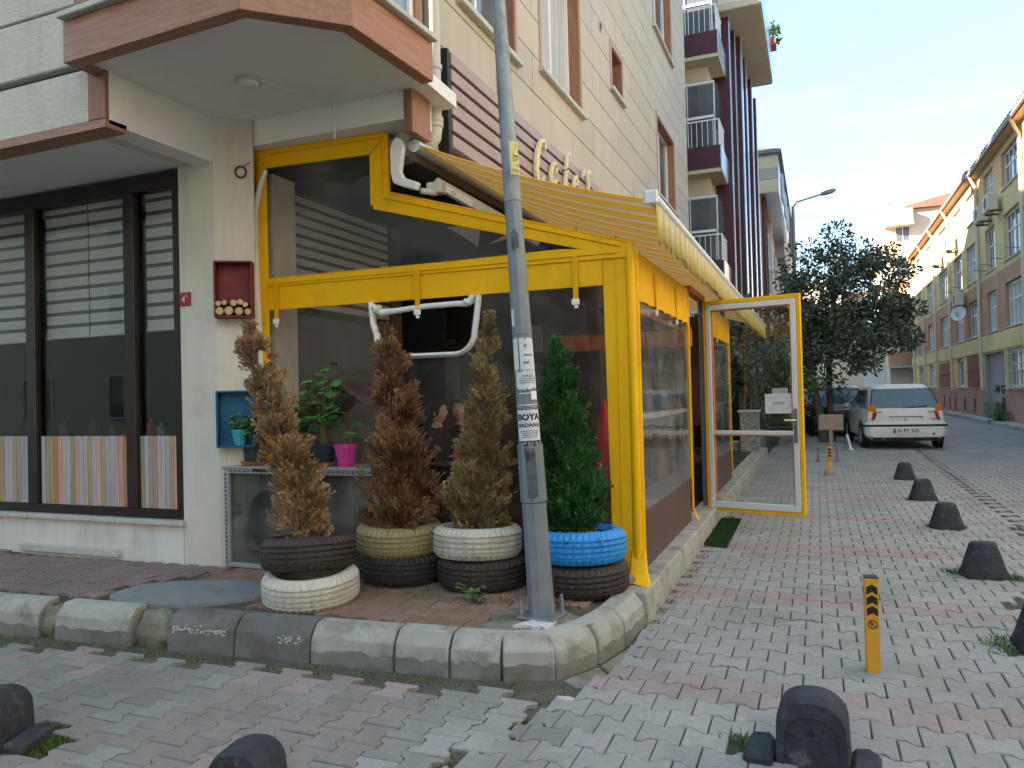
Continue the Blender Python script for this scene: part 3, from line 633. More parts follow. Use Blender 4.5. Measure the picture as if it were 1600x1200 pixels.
for i in range(3):
    a, c = Vector(W1[i]), Vector(W1[i+1]); d = (c-a); L = d.length; d.normalize(); n = Vector((-d.y, d.x))
    fm = lambda u, z, w: (0, 0, 0)
    def seg(bb, u0, u1, z0, z1, w0, w1):
        P = []
        for z in (z0, z1):
            for u, w_ in ((u0, w0), (u1, w0), (u1, w1), (u0, w1)):
                p = a+d*u-n*w_; P.append((p.x, p.y, z))
        bb.add(P, [(0, 3, 2, 1), (4, 5, 6, 7), (0, 1, 5, 4), (1, 2, 6, 5), (2, 3, 7, 6), (3, 0, 4, 7)])
    e0 = .16 if i == 0 else .06; e1 = L-.02
    t = MB(); seg(t, 0, e0, 4.078, 6.2, -.12, .0)
    if i == 2: seg(t, L-.09, L, 4.078, 6.2, -.12, .0); e1 = L-.09
    t.build('bay_mullion', 'woodz', B)
    f = MB(); seg(f, e0, e0+.05, 4.08, 6.2, -.07, -.02); seg(f, e1-.05, e1, 4.08, 6.2, -.07, -.02); seg(f, e0+.05, e1-.05, 4.08, 4.13, -.07, -.02)
    fo = f.build('bay_window', 'wframe', B); gl = MB(); seg(gl, e0+.03, e1-.03, 4.1, 6.2, -.055, -.045); gl.build('pane', 'glasssky', fo)
S0 = inset(BP, .09)
b = MB(); b.prism([(-4.47, 3.60)]+[S0[0]]+S0[1:]+[(-2.60, 5.4), (-4.47, 5.4)], lambda u, v, d: (u, v, d), 3.792, 3.9); b.build('bay_soffit', 'white_plaster', B)
b = MB(); b.box(-4.45, -2.76, 4.93, 5.4, 3.585, 3.80); b.build('bay_wall', 'white_plaster', B)
b = MB(); b.prism(S0+[(-2.6, 5.45), (-4.5, 5.45)], lambda u, v, d: (u, v, d), 6.2, 13.2); b.build('bay_upper', 'wgrey', B)
b = MB(); b.box(-2.80, -2.725, 4.905, 5.19, 3.47, 3.79); b.build('corner_trim', 'woodz', B, bevel=.004)
b = MB(); b.box(-3.05, -2.86, 5.195, 5.355, 3.40, 6.0); b.build('corner_wall', 'panel', B)
# side facade panels with window openings
WH = [(6.05, 7.35, 5.02, 6.7), (8.2, 9.75, 5.25, 6.95), (11.5, 12.2, 6.25, 6.92), (15.15, 17.1, 5.45, 7.05), (15.1, 17.1, 8.85, 10.6), (8.2, 9.8, 8.2, 9.9), (11.5, 12.2, 9.2, 9.9)]
cuts = [5.36, 7.9, 10.4, 12.9, 15.4, 17.6, 19.1]
for k in range(21):
    z0 = 3.15+k*.433 if k else 3.40; z1 = 3.15+(k+1)*.433-.013
    off = (k % 2)*1.05 if k else 0; cs = [5.36]+[c-off for c in cuts[1:-1]]+[19.1]
    for a, c in zip(cs, cs[1:]):
        rs = cut((a, c-.013, z0, z1), [(h[0]-.0, h[1]+.0, h[2]-.0, h[3]+.0) for h in WH])
        if not rs: continue
        for r in rs: b = MB(); fbox(b, FS, r[0], r[1], r[2], r[3], -.25, 0); b.build('wall_panel', 'panel', B)
b = MB(); b.box(-3.25, -2.868, 5.45, 19.06, 3.38, 12.8); 
# backing behind panel joints, with the same openings
b = MB()
for r in cut((5.4, 19.08, 3.39, 12.85), WH): fbox(b, FS, r[0], r[1], r[2], r[3], -.30, -.012)
b.build('panel_backing', 'groove', B)
b = MB(); fbox(b, FS, 5.36, 19.1, 12.85, 13.3, -.3, 0); b.build('upper_wall', 'panel', B)
b = MB(); fbox(b, FS, 11.75, 19.1, -.05, 3.39, -.3, -.004); b.build('ground_floor_wall', 'panel', B)
for i, h in enumerate(WH):
    if i in (2, 6):
        b = MB(); fbox(b, FS, h[0], h[1], h[2], h[3], -.32, -.28); b.build('vent_back', 'intdark', B)
    else: window(B, FS, h[0]+.022, h[1]-.022, h[2], h[3], .2, mull=1, gmat='curtain' if i == 1 else 'glassdark', sill=None)
    b = MB(); fbox(b, FS, h[1]-.02, h[1], h[2], h[3], -.25, .004); b.build('window_reveal', 'woodz', B)
    b = MB(); fbox(b, FS, h[0], h[0]+.02, h[2], h[3], -.25, .004); fbox(b, FS, h[0]+.02, h[1]-.02, h[3]-.02, h[3], -.25, .004); b.build('window_reveal', 'woodz', B)
    b = MB(); t = .07; fbox(b, FS, h[0]-t, h[0], h[2]-.02, h[3]+t, -.02, .02); fbox(b, FS, h[1], h[1]+t, h[2]-.02, h[3]+t, -.02, .02); fbox(b, FS, h[0], h[1], h[3], h[3]+t, -.02, .02); b.build('window_trim', 'pinktrim', B)
    b = MB(); fbox(b, FS, h[0]-.1, h[1]+.1, h[2]-.06, h[2]-.001, -.2, .07); b.build('window_sill', 'sill', B, bevel=.008)
b = MB(); b.lathe([(.001, .004), (.07, .004), (.07, 0)], 16, (-2.85, 10.9, 6.95), Matrix(((0, 0, 1), (1, 0, 0), (0, 1, 0)))); b.build('flue_hole', 'intdark', B)
b = MB(); b.lathe([(.066, 0), (.092, .0), (.092, .012), (.066, .012)], 16, (-2.85, 10.9, 6.95), Matrix(((0, 0, 1), (1, 0, 0), (0, 1, 0))), closed=True); b.build('flue_ring', 'panel', B, smooth=30)
# slatted sign board
for k in range(6):
    z0 = 4.255-k*.138; b = MB(); fbox(b, FS, 5.62, 12.6, z0, z0+.105, .04, .11); b.build('cladding_slat', 'slat', B, bevel=.004)
b = MB(); fbox(b, FS, 5.60, 12.6, 3.48, 4.40, .004, .038); b.build('slat_backing', 'groove', B)
b = MB(); fbox(b, FS, 5.555, 5.598, 3.5, 4.37, .004, .10); b.build('slat_post', 'black', B)
# down pipe
b = MB(); b.tube([(-2.77, 5.34, 8), (-2.77, 5.34, 3.62), (-2.775, 5.335, 3.56), (-2.80, 5.31, 3.51), (-2.86, 5.28, 3.495), (-3.10, 5.2, 3.485)], .062, 14); dp = b.build('drain_pipe', 'pvc', B, smooth=50)
for z in (4.12, 3.92, 3.70, 3.66):
    b = MB(); b.lathe([(.063, -.02), (.072, -.018), (.072, .018), (.063, .02)], 16, (-2.77, 5.34, z)); b.build('pipe_collar', 'pvc', dp, smooth=40)
b = MB(); b.tube([(-2.82, 5.26, 3.56), (-3.0, 5.20, 3.56)], .05, 12); b.build('pipe_branch', 'pvc', B, smooth=50)

# shop window
W = MB(); 
for x0, x1, z0, z1 in ((-11, -4.84, 3.30, 3.43), (-11, -4.84, .535, .61), (-4.93, -4.84, .61, 3.30), (-5.49, -5.37, .61, 3.30), (-6.72, -6.60, .61, 3.30), (-8.0, -7.88, .61, 3.30)): fbox(W, FL, x0, x1, z0, z1, -.12, -.02 if x1-x0 > .2 else -.018)
SW = W.build('shop_window', 'dkbrown', B, bevel=.006)
W = MB()
for x in (-5.37, -6.60): fbox(W, FL, x, x+.018, .61, 3.30, -.06, -.03)
W.build('window_bead', 'dkbrown', SW)
cols = ['tan', 'tan', 'lav', 'ochre', 'ochre', 'orange', 'pink', 'rose', 'lav', 'ochre', 'pink', 'lav', 'rose', 'ochre', 'lav', 'pink', 'ochre', 'lav', 'grey', 'rose', 'pink', 'orange']
def planks(x0, x1, cl):
    n = len(cl); wd = (x1-x0)/n
    for i, c in enumerate(cl):
        b = MB(); a = x0+i*wd; j = random.uniform(-.0015, .0015); b.box(a+.002, a+wd-.002, 4.775+j*.5, 4.79, .615, 1.225+j); b.build('plank', 'pl_'+c, SW)
planks(-6.57, -5.50, cols[2:]); planks(-5.355, -4.935, ['ochre', 'lav', 'tan', 'tan', 'rose', 'lav', 'grey', 'ochre', 'pink']); planks(-7.86, -6.73, ['grey', 'ochre', 'lav', 'pink', 'tan', 'rose', 'ochre', 'lav', 'tan', 'pink', 'grey', 'lav', 'ochre', 'ochre', 'lav', 'rose', 'tan', 'tan', 'grey', 'lav'])
for x0, x1, zb in ((-7.88, -6.72, 2.12), (-6.60, -6.06, 2.13), (-6.045, -5.49, 2.13), (-5.355, -4.93, 2.14)):
    b = MB(); b.cur = 0
    z = zb
    while z < 3.3: b.box(x0, x1, 4.873, 4.877, z, min(z+.078, 3.31)); z += .113
    b.cur = 1; b.box(x0, x1, 4.88, 4.882, zb, 3.31); b.cur = 0; b.tube([(x0, 4.875, zb-.01), (x1, 4.875, zb-.01)], .013, 8)
    b.build('blind', ['blind', 'gauze'], SW)
b = MB()
for x0, x1 in ((-7.88, -6.72), (-6.60, -5.49), (-5.37, -4.93)): b.box(x0-.01, x1+.01, 4.80, 4.806, .60, 3.31)
b.build('pane', 'clear', SW)
b = MB()
for x0, x1 in ((-11, -6.66), (-6.64, -5.57), (-5.56, -4.81)):
    j = random.uniform(-.006, .006); fbox(b, FL, x0, x1, .488+j, .528+j, -.05, .045)
b.build('window_ledge', 'sill', B, bevel=.004)
b = MB(); fbox(b, FL, -6.75, -5.55, .20, .262, 0, .05); fbox(b, FL, -6.74, -5.56, .13, .20, 0, .03); b.build('ground_trim', 'sill', B, bevel=.004)
t = thing('house_number', 'small dark red house number plate beside the shop window', 'sign', (-4.775, 4.725, 2.345))
b = MB(); b.box(-4.83, -4.715, 4.716, 4.729, 2.29, 2.40); b.build('plate', 'signred', t, bevel=.003)
text('number', '4', .075, 'white', lambda x, y, z: (x-4.785, 4.7145, y+2.343), t); text('number', 'A', .035, 'white', lambda x, y, z: (x-4.752, 4.7145, y+2.365), t)
t = thing('ceiling_lamp', 'round white lamp on the soffit under the bay', 'lamp', (-3.70, 4.28, 3.79))
b = MB(); b.lathe([(.001, -.055), (.045, -.052), (.068, -.04), (.075, -.02)], 24, (-3.70, 4.28, 3.79)); b.build('diffuser', 'lampwhite', t, smooth=60)
b = MB(); b.lathe([(.076, -.022), (.088, -.02), (.088, 0), (.001, 0)], 24, (-3.70, 4.28, 3.79)); b.build('base', 'pvc', t, smooth=40)
b = MB(); b.tube([(-3.62, 4.32, 3.786), (-3.42, 4.90, 3.786)], .005, 6); b.tube([(-3.42, 4.921, 3.79), (-3.42, 4.921, 3.60), (-3.425, 4.92, 3.52)], .010, 6); b.build('cable', 'white', t)
t = thing('pull_ring', 'rusty metal ring hanging on the column beside the enclosure', 'ring', (-4.27, 4.84, 3.36))
b = MB(); P = [(-4.275+.042*math.cos(a)*.84, 4.835+.042*math.cos(a)*.53, 3.355+.045*math.sin(a)) for a in np.linspace(0, 2*math.pi, 21)[:-1]]; b.tube(P, .008, 6, closed=True); b.build('hoop', 'rust', t, smooth=60)
b = MB(); b.tube([(-4.25, 4.845, 3.40), (-4.20, 4.86, 3.43)], .004, 5); b.build('wire', 'rust', t)

# letters of the shop sign, standing off the slats
def ribbon(pts, ws, u0, z0, sc_, sh=.22):
    """stroke with varying width -> polygon strip, extruded"""
    P = [Vector((p[0]+sh*p[1], p[1])) for p in pts]; Lf = []; Rt = []
    for i, p in enumerate(P):
        d = (P[min(i+1, len(P)-1)]-P[max(i-1, 0)]).normalized(); n = Vector((-d.y, d.x)); Lf.append(p+n*ws[i]); Rt.append(p-n*ws[i])
    b = MB(); k = len(P); V = []
    for w_ in (.125, .160):
        V += [FS(u0+q.x*sc_, z0+q.y*sc_, w_) for q in Lf+Rt]
    F = []
    o = 2*k
    for i in range(k-1):
        F.append((i, i+1, k+i+1, k+i)); F.append((o+i, o+k+i, o+k+i+1, o+i+1)); F.append((i, o+i, o+i+1, i+1)); F.append((k+i, k+i+1, o+k+i+1, o+k+i))
    F += [(0, k, o+k, o), (k-1, o+k-1, o+2*k-1, 2*k-1)]
    b.add(V, F); b.mi = [1 if (len(f) == 4 and all(i >= o for i in f)) else 0 for f in F]; return b
def spl(pts, n=6):
    r = []; m = len(pts)
    for i in range(m-1):
        p0, p1, p2, p3 = pts[max(i-1, 0)], pts[i], pts[i+1], pts[min(i+2, m-1)]
        for t in range(n):
            t /= n; r.append(tuple(.5*((2*b_)+(c_-a_)*t+(2*a_-5*b_+4*c_-d_)*t*t+(3*b_-a_-3*c_+d_)*t**3) for a_, b_, c_, d_ in zip(p0, p1, p2, p3)))
    return r+[tuple(pts[-1])]
SG = thing('cafe_sign', 'raised yellow letters spelling Cafe\'s on the brown slats', 'sign', (-2.7, 8.5, 4.0))
GL = {'C': [[(.42, .86, .05), (.46, .95, .06), (.36, 1.02, .04), (.20, .95, .05), (.06, .70, .075), (.02, .40, .085), (.08, .12, .07), (.24, .0, .04), (.40, .08, .025), (.46, .22, .02)]],
      'a': [[(.36, .50, .03), (.22, .56, .03), (.06, .40, .05), (.03, .18, .06), (.10, .02, .04), (.24, .08, .03), (.36, .36, .03)], [(.36, .55, .05), (.35, .2, .05), (.38, .04, .04), (.48, .08, .02)]],
      'f': [[(.46, .92, .03), (.40, 1.02, .04), (.28, .96, .04), (.24, .70, .055), (.22, .30, .06), (.18, -.1, .05)], [(.06, .55, .025), (.22, .56, .03), (.42, .55, .025)]],
      'e': [[(.08, .28, .025), (.24, .32, .03), (.34, .44, .035), (.24, .56, .03), (.08, .40, .055), (.05, .16, .06), (.16, .0, .04), (.36, .12, .02)]],
      "'": [[(.10, 1.0, .07), (.10, .86, .05), (.05, .74, .02)]],
      's': [[(.40, .80, .03), (.34, .94, .05), (.22, .92, .04), (.16, .74, .05), (.26, .52, .06), (.28, .26, .055), (.18, .02, .04), (.04, .06, .03)]]}
for ch, u0, z0, sz in (('C', 7.50, 3.76, .50), ('a', 7.98, 3.84, .50), ('f', 8.42, 3.90, .48), ('e', 8.84, 3.94, .46), ("'", 9.18, 3.93, .44), ('s', 9.36, 3.97, .46)):
    bb = MB()
    for st in GL[ch]:
        q = spl(st); r = ribbon([(p[0], p[1]) for p in q], [p[2] for p in q], u0, z0, sz); bb.add(r.v, r.f); bb.mi[-len(r.f):] = r.mi
    me = bb.build('letter', ['letterside', 'letterface'] if 'letterface' in M else ['wframe', 'sandyellow'], SG)

# ------------------------------------------------------------------ yellow canvas enclosure in front of the cafe
YC = lambda x: 5.215+.05*(x+1.2)
FC = lambda u, z, d: (u, YC(u)-d, z)
SX = lambda u, z, d: (-1.2+d, u, z)
E_ = thing('cafe_enclosure', 'yellow framed clear plastic enclosure wrapping the cafe corner', 'enclosure', (-1.2, 5.2, .19))
def fpoly(name, poly, d0, d1, m, par=None, bevel=.004):
    b = MB(); b.prism(poly, FC, d0, d1); return b.build(name, m, par or E_, bevel=bevel)
def fline(b, pts, d, r, n=6): return b.tube([FC(u, z, d) for u, z in pts], r, n)
fpoly('border', [(-4.335, .95), (-4.20, .95), (-4.20, 2.40), (-4.20, 3.43), (-4.335, 3.575)], 0, .022, 'yellow')
fpoly('border', [(-4.335, 3.58), (-3.065, 3.575), (-3.225, 3.42), (-4.197, 3.432)], 0, .022, 'yellow')
fpoly('border', [(-3.062, 3.572), (-3.062, 3.10), (-3.225, 3.01), (-3.225, 3.417)], 0, .022, 'yellow')
fpoly('border', [(-3.20, 3.10), (-3.06, 3.095), (-1.19, 2.535), (-1.19, 2.46), (-1.42, 2.49), (-3.20, 2.985)], .002, .026, 'yellow')
fpoly('border', [(-4.196, 2.245), (-1.386, 2.255), (-1.386, 2.50), (-4.196, 2.50)], .004, .024, 'yellow')
fpoly('border', [(-1.362, .20), (-1.215, .20), (-1.215, 2.47), (-1.385, 2.497)], .003, .022, 'yellow')
fpoly('border', [(-1.7, 2.535), (-1.20, 2.50), (-1.20, 2.44), (-4.19, 2.44), (-4.19, 2.505), (-3.0, 2.51)], .028, .036, 'yellow', bevel=.002)
b = MB(); fline(b, [(-4.19, 2.462), (-3, 2.466), (-1.25, 2.478)], .040, .0045); fline(b, [(-4.19, 2.51), (-3, 2.514), (-1.5, 2.52)], .034, .004); fline(b, [(-3.10, 3.06), (-1.25, 2.52)], .03, .005)
fline(b, [(-4.15, 3.54), (-3.11, 3.535), (-3.11, 3.10)], .026, .004); fline(b, [(-1.29, 2.43), (-1.29, .35)], .026, .003); fline(b, [(-4.335, 3.585), (-3.06, 3.58), (-3.055, 3.10), (-1.18, 2.54)], .012, .011)
b.build('piping', 'yellow2', E_, smooth=60)
b = MB(); b.tube([(-1.185, 5.20, .22), (-1.185, 5.20, 1.2), (-1.19, 5.20, 2.50), (-1.195, 5.21, 2.53)], [.036, .031, .033, .03], 10); b.tube([(-1.155, 5.235, .2), (-1.157, 5.235, 2.49)], .02, 8); cp = b.build('corner_post', 'yellow', E_, smooth=60)
b = MB(); b.loft([[(-1.225, 5.185, .40), (-1.14, 5.185, .40), (-1.13, 5.20, .40), (-1.215, 5.20, .40)], [(-1.23, 5.15, .26), (-1.12, 5.14, .26), (-1.11, 5.16, .26), (-1.22, 5.17, .26)], [(-1.22, 5.05, .205), (-1.08, 5.02, .19), (-1.07, 5.05, .20), (-1.21, 5.075, .215)]]); b.build('loose_flap', 'yellow', cp, smooth=50)
# clear sheets (3 mm)
fpoly('clear_sheet', [(-4.205, 2.49), (-1.45, 2.49), (-3.19, 2.99), (-3.22, 3.0), (-3.22, 3.43), (-4.205, 3.44)], .006, .009, 'plastic', bevel=0)
xs_ = [-4.205, -3.25]
def sheet(poly): fpoly('clear_sheet', poly, .006, .009, 'plastic', bevel=0)
# main sheet, with the flap opening cut as a rounded rectangle
def rr_arc(cx, cz, r, a0, a1, n=7): return [(cx+r*math.cos(a), cz+r*math.sin(a)) for a in np.linspace(a0, a1, n)]
OPN = [(-3.235, 2.25), (-3.22, 2.08)]+rr_arc(-3.02, 1.985, .17, math.pi*.98, math.pi*1.5)+rr_arc(-2.53, 1.98, .165, -math.pi/2, 0)+[(-2.345, 2.10), (-2.325, 2.25)]
sheet([(-4.205, .28), (-1.355, .28), (-1.375, 2.25), (-2.325, 2.25)]+OPN[::-1][1:-1]+[(-3.235, 2.25), (-4.205, 2.25)])
b = MB(); b.tube([FC(u, z, .02) for u, z in OPN], .042, 8, flat=.5); zp = b.build('roll_up_flap', 'white', E_, smooth=60)
b = MB(); b.tube([FC(u, z, .03) for u, z in [(-3.19, 2.20), (-3.14, 2.165), (-3.0, 2.172), (-2.78, 2.19), (-2.5, 2.195), (-2.42, 2.19), (-2.37, 2.225)]], [.036, .03, .022, .022, .022, .026, .036], 10); b.tube([FC(u, z, .05) for u, z in [(-3.20, 2.22), (-3.16, 2.175), (-3.14, 2.22)]], .02, 8); b.tube([FC(u, z, .05) for u, z in [(-2.36, 2.25), (-2.39, 2.19), (-2.43, 2.21)]], .022, 8); b.build('rolled_edge', 'white', zp, smooth=60)
for u in (-4.10, -2.82, -1.575):
    b = MB(); b.prism([(u-.018, 2.16), (u+.018, 2.16), (u+.02, 2.47), (u-.02, 2.47)], FC, .042, .050); s_ = b.build('strap', 'yellow2', E_)
    b = MB(); b.prism([(u-.028, 2.125), (u+.028, 2.125), (u+.028, 2.168), (u-.028, 2.168)], FC, .045, .062); b.prism([(u-.012, 2.10), (u+.02, 2.10), (u+.014, 2.125), (u-.01, 2.125)], FC, .048, .058); b.build('buckle', 'white', s_, bevel=.004)
fpoly('lower_panel', [(-4.2, .19), (-1.37, .19), (-1.37, .60), (-4.2, .60)], -.03, -.012, 'brownskirt')
# hanging white cable sleeve
b = MB(); P = [(-4.17, 3.40), (-4.215, 3.30), (-4.265, 3.16), (-4.285, 3.0), (-4.285, 2.6), (-4.275, 2.3), (-4.268, 2.0), (-4.265, 1.75)]
b.tube([FC(u, z, .05) for u, z in spl(P, 5)], [.02+.012*min(1, i/6) for i in range(len(spl(P, 5)))], 10, flat=.6)
tag(b.build('cable_sleeve', 'white', smooth=60), 'white cable sleeve hanging down the left yellow post', 'cable sleeve')

# street side of the enclosure
def side_bay(y0, y1, first):
    b = MB(); N_ = 26
    for k in range(N_):      # gathered yellow valance
        a = y0+(y1-y0)*k/N_; c = y0+(y1-y0)*(k+1)/N_; wv = lambda q: .016+.010*math.sin(q*21)+.006*math.sin(q*47+1)
        z0 = 2.165+.006*math.sin(k*1.9); z1 = 2.165+.006*math.sin((k+1)*1.9)
        b.add([(-1.2+wv(a), a, z0), (-1.2+wv(c), c, z1), (-1.2+.012, c, 2.52), (-1.2+.012, a, 2.52), (-1.206+wv(a), a, z0), (-1.206+wv(c), c, z1), (-1.2+.006, c, 2.52), (-1.2+.006, a, 2.52)], [(0, 1, 2, 3), (7, 6, 5, 4), (0, 4, 5, 1), (2, 6, 7, 3)])
    b.build('valance', 'yellow', E_, smooth=60)
    b = MB(); b.prism([(y0, .62), (y1, .62), (y1, 2.52), (y0, 2.52)], SX, 0, .003); b.build('clear_sheet', 'plasticside', E_)
    b = MB(); b.prism([(y0, .19), (y1, .19), (y1, .76), (y0, .76)], SX, -.03, -.006); b.build('brown_skirt', 'brownskirt', E_)
    b = MB(); b.box(-1.26, -1.222, y0+.01, y1-.02, 1.285, 1.325); b.build('cross_rail', 'alu', E_)
    b = MB(); b.box(-1.275, -1.235, y0+.01, y1-.02, 2.09, 2.125); b.build('cross_rail', 'orange', E_)
    b = MB(); b.prism([(y1-.012, .30), (y1+.03, .28), (y1+.03, 2.50), (y1-.012, 2.50)], SX, .004, .02); b.loft([[(-1.185, y1-.012, .31), (-1.18, y1+.03, .31), (-1.20, y1+.03, .31)], [(-1.16, y1, .23), (-1.15, y1+.05, .22), (-1.17, y1+.05, .23)], [(-1.12, y1-.02, .14), (-1.10, y1+.05, .13), (-1.13, y1+.05, .14)]]); b.build('edge_strip', 'yellow', E_)
side_bay(5.25, 7.72, True); side_bay(9.0, 11.5, False)
for y in (6.0, 6.95, 9.9):
    b = MB(); b.box(-1.172, -1.166, y-.012, y+.012, 2.13, 2.45); s_ = b.build('strap', 'yellow2', E_); b = MB(); b.box(-1.176, -1.160, y-.02, y+.02, 2.10, 2.14); b.build('buckle', 'white', s_)
b = MB(); b.box(-1.235, -1.17, 8.74, 8.80, .19, 2.50); b.build('door_post', 'grey', E_, bevel=.004)
b = MB(); b.box(-1.24, -1.16, 7.75, 8.80, 2.50, 2.56); b.build('door_lintel', 'orange', E_)
b = MB(); b.box(-1.30, -1.24, 11.5, 11.56, .19, 2.7); b.box(-1.30, -1.24, 5.27, 5.33, .19, 2.5); b.build('frame_post', 'grey', E_)
b = MB(); b.box(-2.9, -1.25, 11.50, 11.54, .19, 2.6); b.build('end_panel', 'brownskirt', E_)
t = thing('stone_chunk', 'broken grey stone lying by the yellow corner post', 'stone', (-1.28, 5.03, .2))
lump('stone_body', 'concrete', (-1.27, 5.03, .235), .075, t, 2, .3, 3, (1.2, .9, .7))

# door, standing open over the pavement
D = thing('cafe_door', 'open glazed door with white and yellow frame', 'door', (-1.165, 8.68, .2), R(-11.5), local=True)
dm = lambda u0, u1, z0, z1, w0, w1, b: b.box(u0, u1, w0, w1, z0, z1)
b = MB(); dm(.0, .03, -.02, 2.28, -.03, .03, b); dm(1.005, 1.045, -.05, 2.29, -.03, .03, b); dm(.03, 1.005, -.05, -.012, -.03, .03, b); dm(.03, 1.005, 2.245, 2.29, -.03, .03, b); b.build('yellow_border', 'yellow', D, bevel=.004, local=True)
b = MB(); dm(.034, .085, -.008, 2.24, -.04, .025, b); dm(.945, 1.002, -.008, 2.24, -.04, .025, b); dm(.085, .945, -.008, .06, -.038, .024, b); dm(.085, .945, 2.18, 2.24, -.038, .024, b); dm(.085, .945, .80, .845, -.037, .023, b); fr_ = b.build('frame', 'alu', D, bevel=.004, local=True)
b = MB(); dm(.086, .944, .785, .799, -.02, .022, b); dm(.086, .10, .061, 2.18, -.015, .022, b); dm(.930, .944, .061, 2.18, -.015, .022, b); dm(.10, .93, 2.165, 2.179, -.015, .022, b); b.build('gasket', 'orange', D, local=True)
b = MB(); dm(.09, .94, .05, .79, -.004, .002, b); dm(.09, .94, .84, 2.17, -.004, .002, b); b.build('pane', 'clear', D, local=True)
b = MB(); dm(.955, .992, .72, 1.08, -.05, -.041, b); hp = b.build('handle_plate', 'grey', D, local=True)
b = MB(); b.tube([(.972, -.05, .96), (.972, -.09, .96), (.87, -.09, .96)], .009, 8); b.build('handle', 'alu', hp, smooth=60, local=True)
b = MB(); dm(.655, .935, 1.03, 1.24, -.012, -.006, b); pp = b.build('paper_notice', 'paper', D, local=True)
b = MB(); dm(.73, .86, 1.12, 1.155, -.0135, -.0125, b); b.build('printed_line', 'pl_lav', pp, local=True)
b = MB(); dm(.73, .89, 1.24, 1.30, .003, .006, b); b.build('paper_notice', 'paper', D, local=True)

# ------------------------------------------------------------------ awning
AX0, AZ0, AX1, AZ1 = -2.80, 3.44, -1.0, 2.79
M['awn'] = stripes('awning_fabric', [(0, (.86, .60, .15)), (.30, (.74, .64, .48)), (.36, (.86, .60, .15)), (.52, (.70, .58, .42)), (.58, (.78, .68, .52)), (.90, (.70, .58, .42)), (.95, (.86, .60, .15))], .36, 1, .85, .66)
M['val'] = stripes('awning_valance', [(0, (.74, .62, .20)), (.34, (.78, .76, .70)), (.42, (.74, .62, .20)), (.50, (.78, .76, .70)), (.96, (.74, .62, .20))], .23, 1, .85, .40)
A = thing('awning', 'yellow striped retractable awning over the cafe front', 'awning', (-2.8, 5.05, 3.44))
b = MB(); n = 12; Y0, Y1 = 5.06, 16.6; V = []; K = 40
for j in range(K+1):
    y = Y0+(Y1-Y0)*j/K
    for i in range(n+1):
        t = i/n; sag = .05*math.sin(math.pi*t); V.append((AX0+(AX1-AX0)*t, y, AZ0+(AZ1-AZ0)*t-sag))
nV = len(V); V += [(x, y, z-.004) for x, y, z in V]; F = []
for j in range(K):
    for i in range(n):
        q = (j*(n+1)+i, j*(n+1)+i+1, (j+1)*(n+1)+i+1, (j+1)*(n+1)+i); F += [q, tuple(nV+k for k in q[::-1])]
b.add(V, F); b.build('fabric', 'awn', A, smooth=180)
b = MB(); K = int((Y1-Y0)/.0385); V = []; F = []
for j in range(K+1):
    y = Y0+.0385*j; ph = y/.23*2*math.pi; d = .016*math.sin(ph)+.008*math.sin(ph*2.3+y)
    zb = AZ1-.20-.085*abs(math.sin(ph/2+.3))-.01*math.sin(y*3)
    for t in (0, .5, 1): V.append((AX1+.03+d*t*1.2, y+.012*t*math.sin(ph*1.5+1), AZ1-.01+(zb-AZ1)*t))
for j in range(K):
    for i in range(2): F.append((j*3+i, j*3+i+1, j*3+i+4, j*3+i+3))
b.add(V, F); va = b.build('valance', 'val', A, smooth=180); so_ = va.modifiers.new('thickness', 'SOLIDIFY'); so_.thickness = .003
b = MB(); b.tube([(AX1+.01, Y0-.03, AZ1+.012), (AX1+.01, Y1, AZ1+.012)], .038, 10); b.build('front_bar', 'wframe', A, smooth=60)
b = MB(); b.box(AX1-.045, AX1+.055, Y0-.055, Y0-.031, AZ1-.045, AZ1+.055); b.build('end_cap', 'alu', A, bevel=.012)
b = MB(); b.tube([(AX0-.0, Y0, AZ0-.02), (AX0, Y1, AZ0-.02)], .05, 12); b.build('roller', 'alu', A, smooth=60)
b = MB(); b.bar((-2.72, 5.22, 3.17), (-2.0, 5.62, 2.70), .06, .085); b.build('arm', 'cream_metal', A, bevel=.015)
b = MB(); b.bar((-2.66, 5.205, 3.13), (-2.44, 5.327, 2.986), .012, .05); b.build('arm_label', 'wframe', A)
text('arm_mark', 'O', .04, 'signred', lambda x, y, z: (-2.56+x*1.0, 5.235+x*.5, 3.065+y-x*.65), A)
b = MB(); b.prism([(-2.955, 3.47), (-2.985, 3.40), (-2.985, 3.22), (-2.965, 3.14), (-2.88, 3.10), (-2.76, 3.06), (-2.74, 3.115), (-2.87, 3.17), (-2.895, 3.22), (-2.865, 3.40), (-2.88, 3.46), (-2.92, 3.49)], lambda u, v, d: (u+.0, d, v), 5.0, 5.05); b.build('bracket', 'white', A, bevel=.012, seg=2)
b = MB(); b.obox((-2.68, 5.17, 3.10), (.13, .09, .09)); b.tube([(-2.78, 5.1, 3.08), (-2.66, 5.16, 3.06)], .025, 8); b.build('arm_joint', 'cream_metal', A, bevel=.01)
b = MB(); b.box(-2.84, -2.80, 5.06, 16.6, 3.30, 3.48); b.build('wall_rail', 'groove', A)

